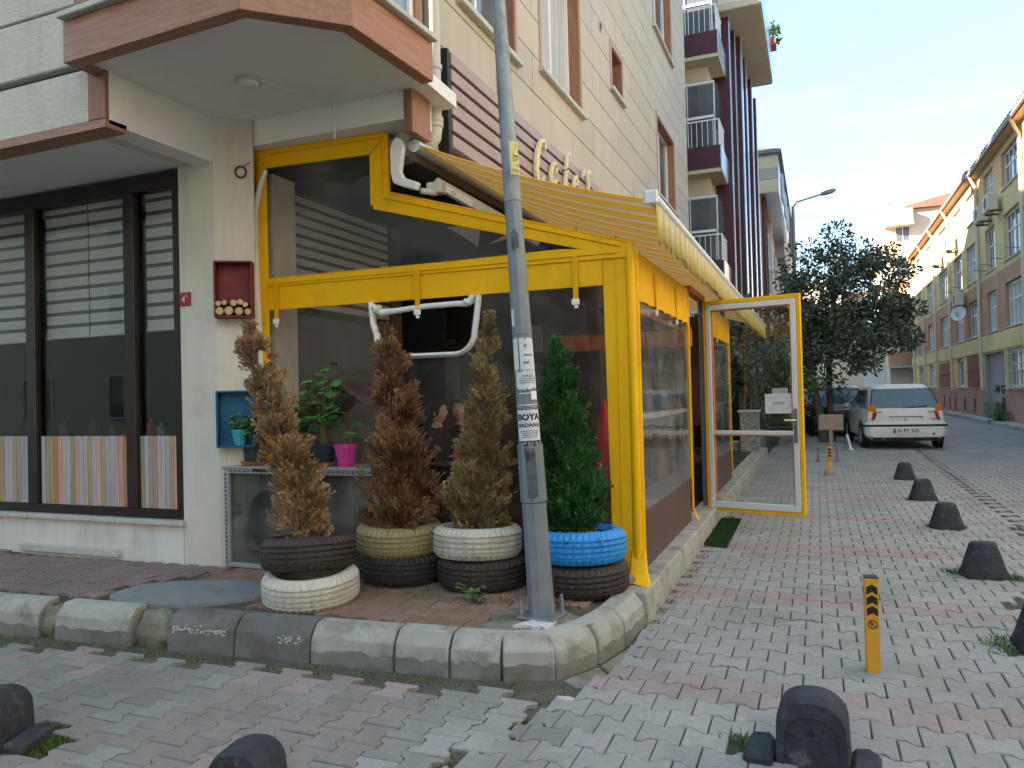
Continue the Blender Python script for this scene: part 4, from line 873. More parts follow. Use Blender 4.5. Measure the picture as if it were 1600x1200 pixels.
# ------------------------------------------------------------------ inside the cafe (seen through the clear sheets)
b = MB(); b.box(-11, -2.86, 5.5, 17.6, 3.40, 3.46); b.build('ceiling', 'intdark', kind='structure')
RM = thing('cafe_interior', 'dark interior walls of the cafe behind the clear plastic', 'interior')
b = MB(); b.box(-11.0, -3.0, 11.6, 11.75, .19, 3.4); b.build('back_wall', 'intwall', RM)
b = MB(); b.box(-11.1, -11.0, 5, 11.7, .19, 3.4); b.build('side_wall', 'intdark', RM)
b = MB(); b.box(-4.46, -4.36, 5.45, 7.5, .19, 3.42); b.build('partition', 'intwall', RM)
b = MB(); b.box(-2.95, -2.80, 10.2, 10.5, .19, 3.4); b.build('pillar', 'intwall', RM)
b = MB(); b.box(-4.41, -4.23, 5.17, 5.46, .19, 3.42); b.build('pillar', 'cream', RM)
b = MB(); b.cur = 0
for k in range(11):
    z = 2.35+k*.095; b.box(-4.352, -4.347, 5.55, 7.2, z, z+.06)
b.build('zebra_blind', 'blind', RM)
b = MB(); b.box(-4.357, -4.353, 5.50, 7.25, 2.28, 3.38); b.build('blind_backing', 'intdark', RM)
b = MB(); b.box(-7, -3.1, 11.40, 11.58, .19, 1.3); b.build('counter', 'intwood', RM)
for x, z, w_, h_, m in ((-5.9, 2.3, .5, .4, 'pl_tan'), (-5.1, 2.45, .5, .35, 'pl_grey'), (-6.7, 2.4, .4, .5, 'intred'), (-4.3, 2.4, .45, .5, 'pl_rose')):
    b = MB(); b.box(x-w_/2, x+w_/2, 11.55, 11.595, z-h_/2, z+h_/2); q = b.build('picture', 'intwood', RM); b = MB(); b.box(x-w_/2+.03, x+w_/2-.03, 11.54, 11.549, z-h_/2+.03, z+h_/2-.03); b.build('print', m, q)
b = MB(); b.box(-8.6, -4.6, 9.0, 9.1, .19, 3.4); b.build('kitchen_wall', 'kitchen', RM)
KT = thing('kitchen_counter', 'dark kitchen counter behind the shop window', 'counter', (-6.2, 6.4, .19))
b = MB(); b.box(-9, -4.9, 6.2, 6.8, .19, 1.10); b.build('cabinet', 'intdark', KT); b = MB(); b.box(-9, -4.85, 6.15, 6.85, 1.101, 1.14); b.build('worktop', 'intwood', KT)
for i, (x, h_, m) in enumerate(((-7.9, .2, 'intwood'), (-7.6, .16, 'intwood'), (-7.3, .12, 'galv2'), (-7.0, .2, 'signred'), (-6.85, .14, 'galv2'), (-8.4, .2, 'intwood'))):
    b = MB(); b.lathe([(.001, 0), (.05, 0), (.055, h_*.55), (.02, h_*.75), (.022, h_), (.001, h_)], 12, (x, 6.4, 1.141))
    tag(b.build('bottle', m, smooth=40), ['dark wooden jar on the kitchen counter second from its left end', 'dark wooden jar next to the short grey jar on the kitchen counter', 'short grey jar on the kitchen counter', 'red bottle on the kitchen counter behind the right pane', 'steel jug beside the red bottle on the counter', 'dark wooden jar at the left end of the kitchen counter'][i], 'bottle', 'things on the kitchen counter')
# fridge with a lit front
t = thing('drinks_fridge', 'lit drinks fridge with a SIRMA header at the back of the cafe', 'fridge', (-5.01, 9.4, .19))
b = MB(); b.box(-5.30, -4.72, 9.2, 9.7, .19, 2.25); b.build('cabinet', 'intdark', t)
b = MB(); b.box(-5.23, -4.80, 9.185, 9.195, .9, 1.90); b.build('lit_pane', 'fridge', t)
for z in (1.15, 1.4, 1.65):
    b = MB(); b.box(-5.23, -4.80, 9.16, 9.184, z, z+.02)
    for k in range(5): b.lathe([(.03, .02), (.03, .13), (.012, .17), (.012, .2)], 8, (-5.18+k*.085, 9.17, z))
    b.build('shelf', 'intwall', t)
text('header_lettering', 'SIRMA', .13, 'signlit', lambda x, y, z: (x-5.01, 9.18, y+2.08), t)
# bowl lamps hanging from the awning frame
for i, (x, y, z, r, m, lb) in enumerate(((-2.12, 7.0, 2.33, .22, 'bowl', 'brown bowl lamp hanging behind the right clear panel'), (-1.78, 7.2, 2.28, .20, 'bowlteal', 'teal bowl lamp hanging nearest the yellow corner post'), (-2.62, 6.9, 2.44, .28, 'bowlteal', 'wide dark teal bowl lamp hanging behind the steel pole'), (-2.9, 7.6, 2.5, .2, 'bowl', 'brown bowl lamp hanging behind the roll-up flap'))):
    t = thing('bowl_lamp', lb, 'lamp', (x, y, z), group='bowl lamps hanging in the cafe')
    b = MB(); b.lathe([(.001, -.09), (r*.5, -.06), (r*.85, 0), (r, .035), (r*.97, .04), (r*.8, .01), (.001, -.05)], 20, (x, y, z)); b.build('bowl', m, t, smooth=50)
    b = MB(); b.tube([(x, y, z-.04), (x, y, 3.1)], .006, 5); b.build('cord', 'black', t)
t = thing('orange_beam', 'orange beam across the inside of the enclosure', 'beam', (-2, 8.3, 2.0))
b = MB(); b.box(-2.75, -1.25, 8.28, 8.36, 1.98, 2.16); b.build('beam', 'orange', t); b = MB(); b.box(-2.75, -1.25, 8.26, 8.38, 2.165, 2.19); b.build('rail', 'intwood', t)
t = thing('timber_slats', 'red brown timber boards just inside the doorway', 'partition', (-1.5, 8.9, .19))
for k in range(6):
    b = MB(); b.box(-1.62, -1.59, 8.0+k*.11, 8.095+k*.11, .19, 1.02); b.build('board', 'intred', t)
b = MB(); b.box(-1.64, -1.58, 7.98, 8.68, 1.022, 1.06); b.build('top_rail', 'intred', t)
# flag on a staff
t = thing('flag', 'red flag with a white crescent hanging on a staff inside the corner', 'flag', (-1.55, 5.62, .3))
b = MB(); n = 10; V = []; F = []
for j in range(n+1):
    z = 1.46-j*.075; wd = .02+.17*(j/n)**.8
    for i in range(5):
        u = i/4; V.append((-1.50-wd*.62+wd*u, 5.56+.02*math.sin(u*7+j*.3), z-.02*u))
for j in range(n):
    for i in range(4): F.append((j*5+i, j*5+i+1, j*5+i+6, j*5+i+5))
b.add(V, F); o = b.build('cloth', 'flagred', t, smooth=180); s_ = o.modifiers.new('thickness', 'SOLIDIFY'); s_.thickness = .003
b = MB(); cres = [(-.028+.05*math.cos(a), .05*math.sin(a)) for a in np.linspace(R(50), R(310), 14)]+[(-.016+.04*math.cos(a), .04*math.sin(a)) for a in np.linspace(R(300), R(60), 12)]
b.prism(cres, lambda u, v, d: (-1.555+u, 5.525+d, 1.12+v), 0, .004); b.build('crescent', 'white', t)
b = MB(); b.tube([(-1.485, 5.57, .2), (-1.505, 5.57, 1.62)], .008, 6); b.build('staff', 'intwood', t)
for i, (pts, lb) in enumerate((([(-3.02, 2.92), (-2.72, 2.92), (-2.74, 2.72), (-2.84, 2.80)], 'pale pointed sheet at the left behind the upper clear panel'), ([(-2.66, 2.73), (-2.50, 2.80), (-2.38, 2.93), (-2.33, 2.90), (-2.46, 2.77)], 'narrow pale sheet at the right behind the upper clear panel'))):
    t = thing('pale_sheet', lb, 'cloth', (pts[0][0], 6.0, pts[0][1])); b = MB(); b.prism(pts, lambda u, v, d: (u*1.12+.36, 6.0+d+(v-2.8)*.2, v*1.06-.09), 0, .004); b.build('cloth', 'pl_lav', t)  # plain thin pale sheets behind the upper panel
# wooden birdhouse stand
t = thing('wooden_stand', 'small dark timber stand with a pitched roof behind the pots', 'stand', (-4.0, 6.1, .19))
b = MB(); b.prism([(-4.40, 1.30), (-4.0, 1.58), (-3.55, 1.30), (-3.55, 1.34), (-4.0, 1.63), (-4.40, 1.34)], lambda u, v, d: (u, d, v), 5.8, 6.3); b.build('roof', 'intred', t)
for x in (-4.3, -3.68):
    b = MB(); b.box(x-.04, x+.04, 5.9, 5.98, .19, 1.36); b.build('post', 'intred', t)
b = MB(); b.box(-4.3, -3.7, 5.9, 6.2, .7, .74); b.build('shelf', 'intwood', t)
# tables
for i, (x, y, lb) in enumerate(((-2.75, 6.05, 'wooden table in front of the two seated women'), (-1.9, 9.6, 'wooden table in front of the person sitting beyond the doorway'))):
    t = thing('cafe_table', lb, 'table', (x, y, .19), group='cafe tables')
    b = MB(); b.box(x-.36, x+.36, y-.3, y+.3, .90, .93); b.build('tabletop', 'intred', t, bevel=.005)
    for a, c in ((-1, -1), (1, -1), (1, 1), (-1, 1)):
        b = MB(); b.box(x+a*.32-.02, x+a*.32+.02, y+c*.26-.02, y+c*.26+.02, .19, .899); b.build('leg', 'intred', t)
for x, m, lb in ((-2.86, 'pinkpot', 'pink cup box on the table between the dead conifers'), (-2.70, 'orange', 'orange box beside the pink one on the table')):
    b = MB(); b.loft([[(x-.05, 5.82, .931), (x+.05, 5.82, .931), (x+.05, 5.92, .931), (x-.05, 5.92, .931)], [(x-.06, 5.81, 1.02), (x+.06, 5.81, 1.02), (x+.06, 5.93, 1.02), (x-.06, 5.93, 1.02)]]); tag(b.build('napkin_box', m, bevel=.005), lb, 'box')

# ------------------------------------------------------------------ tyre planters
def tyre_mesh(seed, Ro=.312, Ri=.20, h=.205):
    rd = random.Random(seed); g_ = .015
    pr = [(Ri, -.075), (Ri+.012, -.085), (Ro-.07, -h/2-.004), (Ro-.028, -h/2+.006), (Ro-.008, -h/2+.03)]
    z = -h/2+.035
    for k, zz in enumerate((-.052, -.018, .018, .052)):
        pr += [(Ro+.001-abs(zz)*.06, zz-.008), (Ro-g_, zz-.005), (Ro-g_, zz+.005), (Ro+.001-abs(zz)*.06, zz+.008)]
    pr += [(Ro-.008, h/2-.03), (Ro-.028, h/2-.006), (Ro-.05, h/2+.002), (Ro-.07, h/2+.004), (Ro-.085, h/2-.001), (Ri+.012, .085), (Ri, .075), (Ri+.03, .06), (Ri+.07, .03), (Ri+.07, -.03), (Ri+.03, -.06)]
    nsh = 3
    def rad(i, j, r):
        if r > Ro-.035 and (i in (3, 4) or 21 <= i <= 22) : return r-(.011 if j % 3 == 0 else 0)
        if i in (5, 8, 9, 12, 13, 16, 17, 20) and (j+i) % 4 == 0 and r > Ro-.006: return r-.004
        return r
    b = MB(); b.lathe(pr, 132, rad=rad, closed=True); return b
TY = tyre_mesh(1)
def tyre(x, y, z, m, label, rx=0, ry=0):
    me = bpy.data.meshes.new('tyre'); me.from_pydata(TY.v, [], TY.f); me.materials.append(M[m]); o = link('tyre', me)
    o.location = (x, y, z+.105); o.rotation_euler = (rx, ry, random.uniform(0, 6)); return tag(o, label, 'tyre', 'stacked tyre planters')
TP = [(-3.13, 4.13), (-2.83, 4.79), (-2.22, 4.80), (-1.50, 4.85)]
tyre(-3.11, 4.10, TZ-.005, 'twhite', 'dirty white tyre lying under the dark one of the leftmost planter', R(1), R(-4)); tyre(-3.15, 4.14, TZ+.203, 'rubberb', 'bare dark brown tyre on top of the leftmost planter', R(3), R(-6))
tyre(-2.82, 4.79, TZ, 'rubber', 'black tyre under the khaki one', 0, R(-1)); tyre(-2.84, 4.78, TZ+.205, 'tkhaki', 'khaki painted tyre on top of the second planter from the left', R(2), R(-2))
tyre(-2.20, 4.81, TZ, 'rubberb', 'dark tyre with splashes under the clean white one', 0, 0); tyre(-2.22, 4.79, TZ+.205, 'twhite', 'white painted tyre on top beside the steel pole', R(2), R(-1.5))
tyre(-1.49, 4.86, TZ-.004, 'rubberb', 'dark brown tyre under the blue one', R(1), R(1)); tyre(-1.50, 4.85, TZ+.202, 'tblue', 'bright blue painted tyre by the yellow corner post', R(2.5), R(1))
def disc(name, m, c, r, label, cat, seed, rx=0):
    b = MB(); n = 30; rd = random.Random(seed); V = [(c[0], c[1], c[2]+.03)]
    for k, f in ((1, .35), (2, .7), (3, 1.0)):
        for j in range(n):
            t = 2*math.pi*j/n; V.append((c[0]+r*f*math.cos(t), c[1]+r*f*math.sin(t), c[2]+.02*(1-f)+rd.uniform(-.012, .014)))
    F = [(0, 1+j, 1+(j+1) % n) for j in range(n)]
    for k in range(2):
        for j in range(n): F.append((1+k*n+j, 1+(k+1)*n+j, 1+(k+1)*n+(j+1) % n, 1+k*n+(j+1) % n))
    b.add(V, F); o = b.build(name, m, smooth=180); tag(o, label, cat); return o
disc('soil', 'black', (-3.15, 4.14, .42), .25, 'black disc for the shaded hollow inside the leftmost tyre', 'soil', 1)  # shade of the hollow tyre put into a flat black disc
disc('soil', 'soil', (-2.84, 4.79, .545), .25, 'dry soil inside the khaki tyre', 'soil', 2); disc('soil', 'soil', (-2.22, 4.79, .545), .25, 'dry soil inside the white top tyre', 'soil', 3); disc('soil', 'soil', (-1.50, 4.85, .545), .26, 'brown leaf soil inside the blue tyre', 'soil', 4)
FR_V = np.array([(0, 0, 0), (.05, .34, .03), (-.05, .34, -.02), (0, 1, .05), (.22, .52, .05), (.07, .20, 0), (-.23, .60, -.03), (-.05, .28, 0), (.16, .82, .06), (.04, .5, .03), (-.15, .86, 0), (-.03, .55, .02), (.30, .30, -.06), (.04, .08, 0), (-.28, .34, .08), (-.04, .1, 0)])*[1.0, 1, 1.6]
FR_T = np.array([(0, 1, 3), (0, 3, 2), (5, 4, 1), (7, 2, 6), (9, 8, 3), (11, 3, 10), (13, 12, 5), (15, 7, 14)])
def conifer(label, base, path, prof, m, n, leaf, lean_out=.6, hole=.0, seed=1, gap=.0, grad=0):
    """path: spine points (t in 0..1), prof: radius at t"""
    global rng
    t = thing('conifer', label, 'conifer', base); rs = np.random.default_rng(seed)
    P = np.array(path, float); ts = np.linspace(0, 1, len(P)); pr = np.array(prof, float)
    tt = rs.uniform(0, 1, n*3); rad = np.interp(tt, np.linspace(0, 1, len(pr)), pr); keep = rs.uniform(0, 1, n*3) < (rad/pr.max()+.15); tt = tt[keep][:n]; rad = rad[keep][:n]; n = len(tt)
    c = np.stack([np.interp(tt, ts, P[:, k]) for k in range(3)], 1)
    th = rs.uniform(0, 2*math.pi, n)
    # clumpy radius: several vertical plumes
    lob = .82+.20*np.sin(th*4+tt*9+seed)+.17*np.sin(th*3-tt*21+seed*2)+.13*np.sin(th*7+tt*37)
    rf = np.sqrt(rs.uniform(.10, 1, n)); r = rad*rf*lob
    d = np.stack([np.cos(th), np.sin(th), np.zeros(n)], 1); pos = c+d*r[:, None]
    # some branches stand out of the outline as separate plumes
    npl = 46; pt_, pth = rs.uniform(.02, .9, npl), rs.uniform(0, 2*math.pi, npl); k = rs.integers(0, npl, n//5); q = rs.uniform(0, 1, n//5)
    prad = np.interp(pt_, np.linspace(0, 1, len(pr)), pr); pc = np.stack([np.interp(pt_, ts, P[:, i]) for i in range(3)], 1); pd = np.stack([np.cos(pth), np.sin(pth), np.zeros(npl)], 1)
    plen = prad*rs.uniform(.10, .34, npl)+.015
    pos[:n//5] = pc[k]+pd[k]*(prad[k]*.75+plen[k]*q)[:, None]+np.stack([0*q, 0*q, q*plen[k]*1.2], 1)+rs.normal(0, .022, (n//5, 3))*(1.15-q)[:, None]; d[:n//5] = pd[k]; rf[:n//5] = .95
    if gap:
        from mathutils import noise as nz
        k = np.array([nz.noise(Vector(p)*9) for p in pos]) > -gap; pos, d, tt, r, rf, c = pos[k], d[k], tt[k], r[k], rf[k], c[k]; n = len(pos)
    ax = d*lean_out+np.array([0, 0, 1.0])+rs.normal(0, .38, (n, 3))
    sz = leaf*rs.uniform(.6, 1.35, n)*(1-.35*tt)
    V, F = scatter(FR_V, FR_T, pos, ax, sz)
    from mathutils import noise as nz
    patch = np.array([nz.noise(Vector(p)*7+Vector((seed, 0, 0))) for p in pos])
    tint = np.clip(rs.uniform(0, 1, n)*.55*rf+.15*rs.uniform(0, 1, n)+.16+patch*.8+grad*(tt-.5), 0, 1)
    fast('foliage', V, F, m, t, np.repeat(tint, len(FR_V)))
    b = MB(); b.tube([tuple(p) for p in P], list(np.interp(ts, [0, 1], [.028, .006])), 7); tk = b.build('trunk', 'bark', t)
    b = MB()
    for k in range(46):
        q = rs.uniform(.02, .8); p = np.array([np.interp(q, ts, P[:, i]) for i in range(3)]); a = rs.uniform(0, 6.28); rr_ = np.interp(q, np.linspace(0, 1, len(pr)), pr)*rs.uniform(.6, .95)
        e = p+np.array([math.cos(a)*rr_, math.sin(a)*rr_, rr_*1.1]); b.tube([tuple(p), tuple((p+e)/2+np.array([0, 0, -.01])), tuple(e)], [.006, .004, .002], 4, cap=False)
    b.build('branches', 'bark', t, kind='stuff'); return t
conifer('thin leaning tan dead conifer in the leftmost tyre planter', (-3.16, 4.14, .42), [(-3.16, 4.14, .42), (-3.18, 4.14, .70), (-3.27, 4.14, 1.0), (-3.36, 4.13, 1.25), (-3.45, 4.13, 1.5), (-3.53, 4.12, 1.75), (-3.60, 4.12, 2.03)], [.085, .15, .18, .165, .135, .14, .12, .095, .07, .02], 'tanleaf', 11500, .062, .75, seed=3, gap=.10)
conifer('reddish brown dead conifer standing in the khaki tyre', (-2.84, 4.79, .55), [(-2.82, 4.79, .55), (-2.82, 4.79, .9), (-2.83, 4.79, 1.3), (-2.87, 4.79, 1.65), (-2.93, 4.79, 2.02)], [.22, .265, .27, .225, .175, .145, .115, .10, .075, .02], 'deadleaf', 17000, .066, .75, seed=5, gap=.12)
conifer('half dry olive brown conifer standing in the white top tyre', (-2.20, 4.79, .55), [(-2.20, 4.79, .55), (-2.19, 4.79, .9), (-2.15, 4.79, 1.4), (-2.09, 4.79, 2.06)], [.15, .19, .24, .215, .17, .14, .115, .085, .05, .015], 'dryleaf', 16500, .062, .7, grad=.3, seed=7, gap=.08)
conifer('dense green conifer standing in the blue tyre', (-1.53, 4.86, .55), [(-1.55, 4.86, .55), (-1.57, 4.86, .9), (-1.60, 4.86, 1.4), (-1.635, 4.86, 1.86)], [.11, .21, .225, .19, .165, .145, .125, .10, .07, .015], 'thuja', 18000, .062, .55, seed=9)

# ------------------------------------------------------------------ air conditioner in a clear cabinet, pots and crates
t = thing('air_conditioner', 'grey air conditioner unit behind a clear plastic cabinet', 'air conditioner', (-3.65, 4.9, .19))
b = MB(); b.box(-4.27, -3.42, 4.80, 5.08, .30, .86); b.build('casing', 'acbox', t, bevel=.015)
b = MB(); RM_ = Matrix(((1, 0, 0), (0, 0, -1), (0, 1, 0)))
for r in np.linspace(.04, .225, 8): b.lathe([(r, 0), (r+.012, 0), (r+.012, .008), (r, .008)], 32, (-4.0, 4.795, .56), RM_, closed=True)
for k in range(12):
    a = k*math.pi/6; b.bar((-4.0+.04*math.cos(a), 4.790, .56+.04*math.sin(a)), (-4.0+.235*math.cos(a), 4.790, .56+.235*math.sin(a)), .008, .006, (0, 1, 0))
b.build('fan_grille', 'acdark', t)
b = MB(); b.lathe([(.001, 0), (.24, 0)], 32, (-4.0, 4.797, .56), RM_); b.build('fan_opening', 'acdark', t)
b = MB(); b.lathe([(.001, .02), (.05, .018), (.055, 0)], 20, (-4.0, 4.79, .56), RM_); b.build('fan_hub', 'acbox', t)
b = MB(); b.box(-3.62, -3.45, 4.79, 4.799, .42, .72); b.build('label_panel', 'acdark', t)
c = thing('clear_cabinet', 'clear plastic cabinet with perforated grey rails round the air conditioner', 'cabinet', (-3.65, 4.9, .19))
b = MB()
for x in (-4.405, -3.02): b.box(x, x+.05, 4.72, 4.77, .19, .965); b.box(x, x+.05, 5.06, 5.10, .19, .965)
b.box(-4.354, -3.021, 4.72, 4.75, .93, .965); b.box(-4.354, -3.021, 4.72, 4.75, .19, .225); b.build('rail', 'acbox', c, bevel=.003)
b = MB()
for k in range(22): b.box(-4.39, -4.378, 4.716, 4.7195, .22+k*.033, .235+k*.033)
for k in range(30): b.box(-4.34+k*.044, -4.315+k*.044, 4.716, 4.7195, .945, .953)
b.build('perforation', 'black', c, kind='stuff')
b = MB(); b.box(-4.354, -3.021, 4.745, 4.748, .226, .929); b.box(-4.400, -4.397, 4.771, 5.06, .2, .94); b.box(-2.985, -2.982, 4.771, 5.06, .2, .94); b.build('clear_sheet', 'plasticgrey', c)
b = MB(); b.box(-4.42, -2.96, 4.71, 5.11, .967, .985); b.build('top_board', 'acbox', c, bevel=.004)
b = MB(); b.bar((-4.10, 4.712, .962), (-3.99, 4.712, .955), .016, .016); b.build('latch', 'black', c)
b = MB(); b.box(-4.345, -4.25, 4.739, 4.744, .60, .64); b.box(-4.335, -4.26, 4.739, 4.744, .66, .69); b.build('mesh_patch', 'acdark', c)
def pot(name, x, y, z, r0_, r1_, h, m, label, group=None, n=20, flute=0, saucer=None):
    t = thing(name, label, 'plant pot', (x, y, z), group=group)
    rad = (lambda i, j, r: r*(1+flute*(1 if j % 2 else -1))) if flute else None
    b = MB(); b.lathe([(.001, 0), (r0_, 0), (r1_*.97, h*.86), (r1_*1.05, h*.88), (r1_*1.05, h), (r1_*.95, h), (r1_*.9, h*.85), (.001, h*.85)], n, (x, y, z), rad=rad); b.build('pot', m, t, smooth=0 if flute else 40)
    if saucer:
        b = MB(); b.lathe([(.001, -.012), (r0_*1.25, -.012), (r0_*1.5, .02), (r0_*1.42, .02), (r0_*1.2, -.004), (.001, -.004)], 24, (x, y, z)); b.build('saucer', 'terra', t, smooth=40)
    return t
LR = [(0, 0, 0)]+[(.5*math.sin(a)*(1+.06*math.cos(7*a)), .5-.5*math.cos(a)*(1+.06*math.cos(7*a)), .07*math.sin(5*a)) for a in np.linspace(.25, 2*math.pi-.25, 12)]
LRT = [(0, i, i+1) for i in range(1, 12)]
def leafy(parent, base, tips, leaf, nl, seed, spread=.09, m='plantleaf', droop=.2):
    rs = np.random.default_rng(seed); b = MB(); pos = []; ax = []; nrm = []
    for tip in tips:
        p0 = np.array(base)+rs.normal(0, .02, 3)*[1, 1, 0]; p1 = np.array(tip); mid = (p0+p1)/2+rs.normal(0, .02, 3)
        q = spl([tuple(p0), tuple(mid), tuple(p1)], 5); b.tube(q, [.005-.003*i/len(q) for i in range(len(q))], 5, cap=False)
        for k in range(nl):
            f = rs.uniform(.45, 1.05); i = min(int(f*(len(q)-1)), len(q)-1); a = rs.uniform(0, 6.28); L = spread*rs.uniform(.5, 1.1)
            s0 = np.array(q[i]); e = s0+np.array([math.cos(a)*L, math.sin(a)*L, L*rs.uniform(.0, .7)]); b.tube([tuple(s0), tuple(e)], .0018, 4, cap=False)
            pos.append(e); ax.append([math.cos(a), math.sin(a), -droop+rs.uniform(-.2, .4)]); nrm.append([rs.normal(0, .35), rs.normal(0, .35)-.35, 1])
    b.build('stems', 'stem', parent)
    n = len(pos); pos = np.array(pos); ax = np.array(ax); nrm = np.array(nrm)
    # flat leaf: normal close to nrm
    y = unit(ax); x = unit(np.cross(y, nrm)); z = np.cross(x, y); T = np.array(LR)[None]*(leaf*rs.uniform(.6, 1.2, n))[:, None, None]
    V = pos[:, None]+T[..., 0:1]*x[:, None]+T[..., 1:2]*y[:, None]+T[..., 2:3]*z[:, None]; F = np.array(LRT)[None]+(np.arange(n)*len(LR))[:, None, None]
    fast('leaves', V.reshape(-1, 3), F.reshape(-1, 3), m, parent, np.repeat(rs.uniform(0, 1, n), len(LR)))
PZ = .986
t = pot('potted_plant', -3.545, 4.86, PZ+.014, .075, .095, .165, 'navypot', 'tall round leaved green plant in a dark pot on the cabinet', saucer=True)
leafy(t, (-3.545, 4.86, 1.13), [(-3.52, 4.85, 1.76), (-3.60, 4.83, 1.66), (-3.47, 4.84, 1.70), (-3.68, 4.84, 1.58), (-3.44, 4.86, 1.5), (-3.56, 4.82, 1.52), (-3.50, 4.83, 1.42), (-3.78, 4.82, 1.52)], .085, 11, 11, .075)
t = pot('potted_plant', -3.34, 4.86, PZ, .055, .085, .165, 'pinkpot', 'small seedling in a fluted pink pot beside the tall plant', flute=.035, n=24)
leafy(t, (-3.34, 4.86, 1.12), [(-3.30, 4.84, 1.33), (-3.39, 4.85, 1.36), (-3.36, 4.84, 1.27), (-3.28, 4.86, 1.30)], .05, 3, 12, .04)
t = pot('potted_plant', -4.22, 4.86, PZ+.014, .07, .085, .16, 'navypot', 'dark pot with a low green plant at the left end of the cabinet', saucer=True)
leafy(t, (-4.22, 4.86, 1.13), [(-4.15, 4.83, 1.45), (-4.24, 4.85, 1.38), (-4.10, 4.84, 1.36), (-4.18, 4.82, 1.3)], .07, 7, 13, .06)
t = pot('potted_plant', -3.86, 4.88, PZ+.014, .08, .10, .16, 'navypot', 'bushy green plant in a dark pot behind the leaning conifer', saucer=True)
leafy(t, (-3.86, 4.88, 1.13), [(-3.95, 4.85, 1.56), (-3.80, 4.84, 1.52), (-3.72, 4.84, 1.44), (-3.9, 4.84, 1.42), (-3.83, 4.82, 1.35), (-4.0, 4.83, 1.36), (-3.75, 4.84, 1.3)], .085, 10, 14, .08)
# crates on the slanted column face
cdir = Vector((.26, .17, 0)).normalized(); cn = Vector((cdir.y, -cdir.x, 0)); C0 = Vector((-4.46, 4.73, 0))
CR = lambda u, z, d: tuple(C0+cdir*u+cn*d+Vector((0, 0, z)))
def crate(label, z0, z1, m, u0=.005, u1=.30, dep=.12):
    t = thing('wall_crate', label, 'crate', CR((u0+u1)/2, z0, 0)); f = lambda a, b_, c_: CR(a, b_, c_)
    def bx_(b, a0, a1, q0, q1, d0, d1): b.prism([(a0, q0), (a1, q0), (a1, q1), (a0, q1)], f, d0, d1)
    for nm, a in (('back_board', (u0, u1, z0, z1, .003, .012)), ('bottom_board', (u0, u1, z0, z0+.015, .0125, dep)), ('top_board', (u0, u1, z1-.015, z1, .0125, dep)), ('side_board', (u0, u0+.015, z0+.0155, z1-.0155, .0125, dep)), ('side_board', (u1-.015, u1, z0+.0155, z1-.0155, .0125, dep))):
        b = MB(); bx_(b, *a); b.build(nm, m, t, bevel=.003)
    return t
crate('open red wooden crate mounted on the column', 2.165, 2.615, 'crred'); crate('open blue wooden crate mounted on the column below the red one', 1.135, 1.585, 'crblue')
for i, (u, z, r) in enumerate(((.05, .045, .033), (.118, .048, .036), (.195, .045, .033), (.262, .040, .027), (.04, .105, .023), (.085, .112, .022), (.155, .110, .027), (.205, .118, .025), (.243, .096, .022))):
    b = MB(); c_ = Vector(CR(u, 2.18+z-.01, .02)); e_ = Vector(CR(u, 2.18+z-.01, .125)); b.tube([c_, e_], r*.95, 14); b.mi = [0]*len(b.f); b.mi[-1] = 1; b.mi[-2] = 1
    b.cur = 2; e2 = e_+cn*.0015; x_ = cdir; b.add([tuple(e2+x_*r*.55*math.cos(a)+Vector((0, 0, r*.55*math.sin(a)))) for a in np.linspace(0, 6.283, 13)[:-1]], [tuple(range(12))])
    names = ['thick log at the left of the bottom row in the red crate', 'thickest log in the middle of the bottom row in the red crate', 'third log of the bottom row in the red crate', 'small log at the right end of the bottom row in the red crate', 'thin log at the far left of the upper row in the red crate', 'thin log second in the upper row in the red crate', 'third log of the upper row in the red crate', 'highest log of the pile in the red crate', 'thin log at the right end of the upper row in the red crate']
    tag(b.build('log', ['bark', 'logend', 'logend2']), names[i], 'log', 'sawn logs in the red crate')
p = CR(.175, 1.151, .075); t = pot('potted_plant', p[0], p[1], p[2], .04, .065, .125, 'teal', 'small green plant in a fluted teal pot inside the blue crate', flute=.03, n=24)
leafy(t, (p[0], p[1], p[2]+.1), [(p[0]-.05, p[1]-.02, p[2]+.24), (p[0]+.03, p[1]-.03, p[2]+.26), (p[0]+.06, p[1], p[2]+.2), (p[0]-.02, p[1]-.04, p[2]+.19)], .05, 6, 21, .035)

# ------------------------------------------------------------------ leaning steel lamp pole with its posters
PB = Vector((-1.535, 4.18, TZ+.02)); PT = Vector((-1.745, 4.19, 4.4)); pax = (PT-PB); plen = pax.length; pax.normalize()
pxx = Vector((1, 0, 0)); pxx = (pxx-pax*pxx.dot(pax)).normalized(); pyy = pax.cross(pxx)
PR = lambda h: .0755-.0095*min(h, 4.5)
def ring(h, r, n=8, a0=R(22.5)): return [tuple(PB+pax*h+(pxx*math.cos(a0+2*math.pi*k/n)+pyy*math.sin(a0+2*math.pi*k/n))*r) for k in range(n)]
PO = thing('lamp_pole', 'leaning octagonal grey steel pole with torn posters on the corner', 'pole', tuple(PB))
b = MB(); b.loft([ring(h, PR(h)*1.05) for h in (0, .66)]); b.build('lower_shaft', 'galv2', PO, bevel=.004)
b = MB(); b.loft([ring(h, PR(h)*1.06+.006) for h in (.662, .664, 1.0, 1.002)]); b.build('sleeve', 'galv2', PO, bevel=.003)
b = MB(); b.loft([ring(h, PR(h)*1.0) for h in (1.003, 2.45)]); b.build('middle_shaft', 'galv2', PO, bevel=.004)
b = MB(); b.loft([ring(h, PR(h)*1.0, 16, 0) for h in (2.45, 3.2, 4.4)]); b.build('upper_shaft', 'galv', PO, smooth=50)
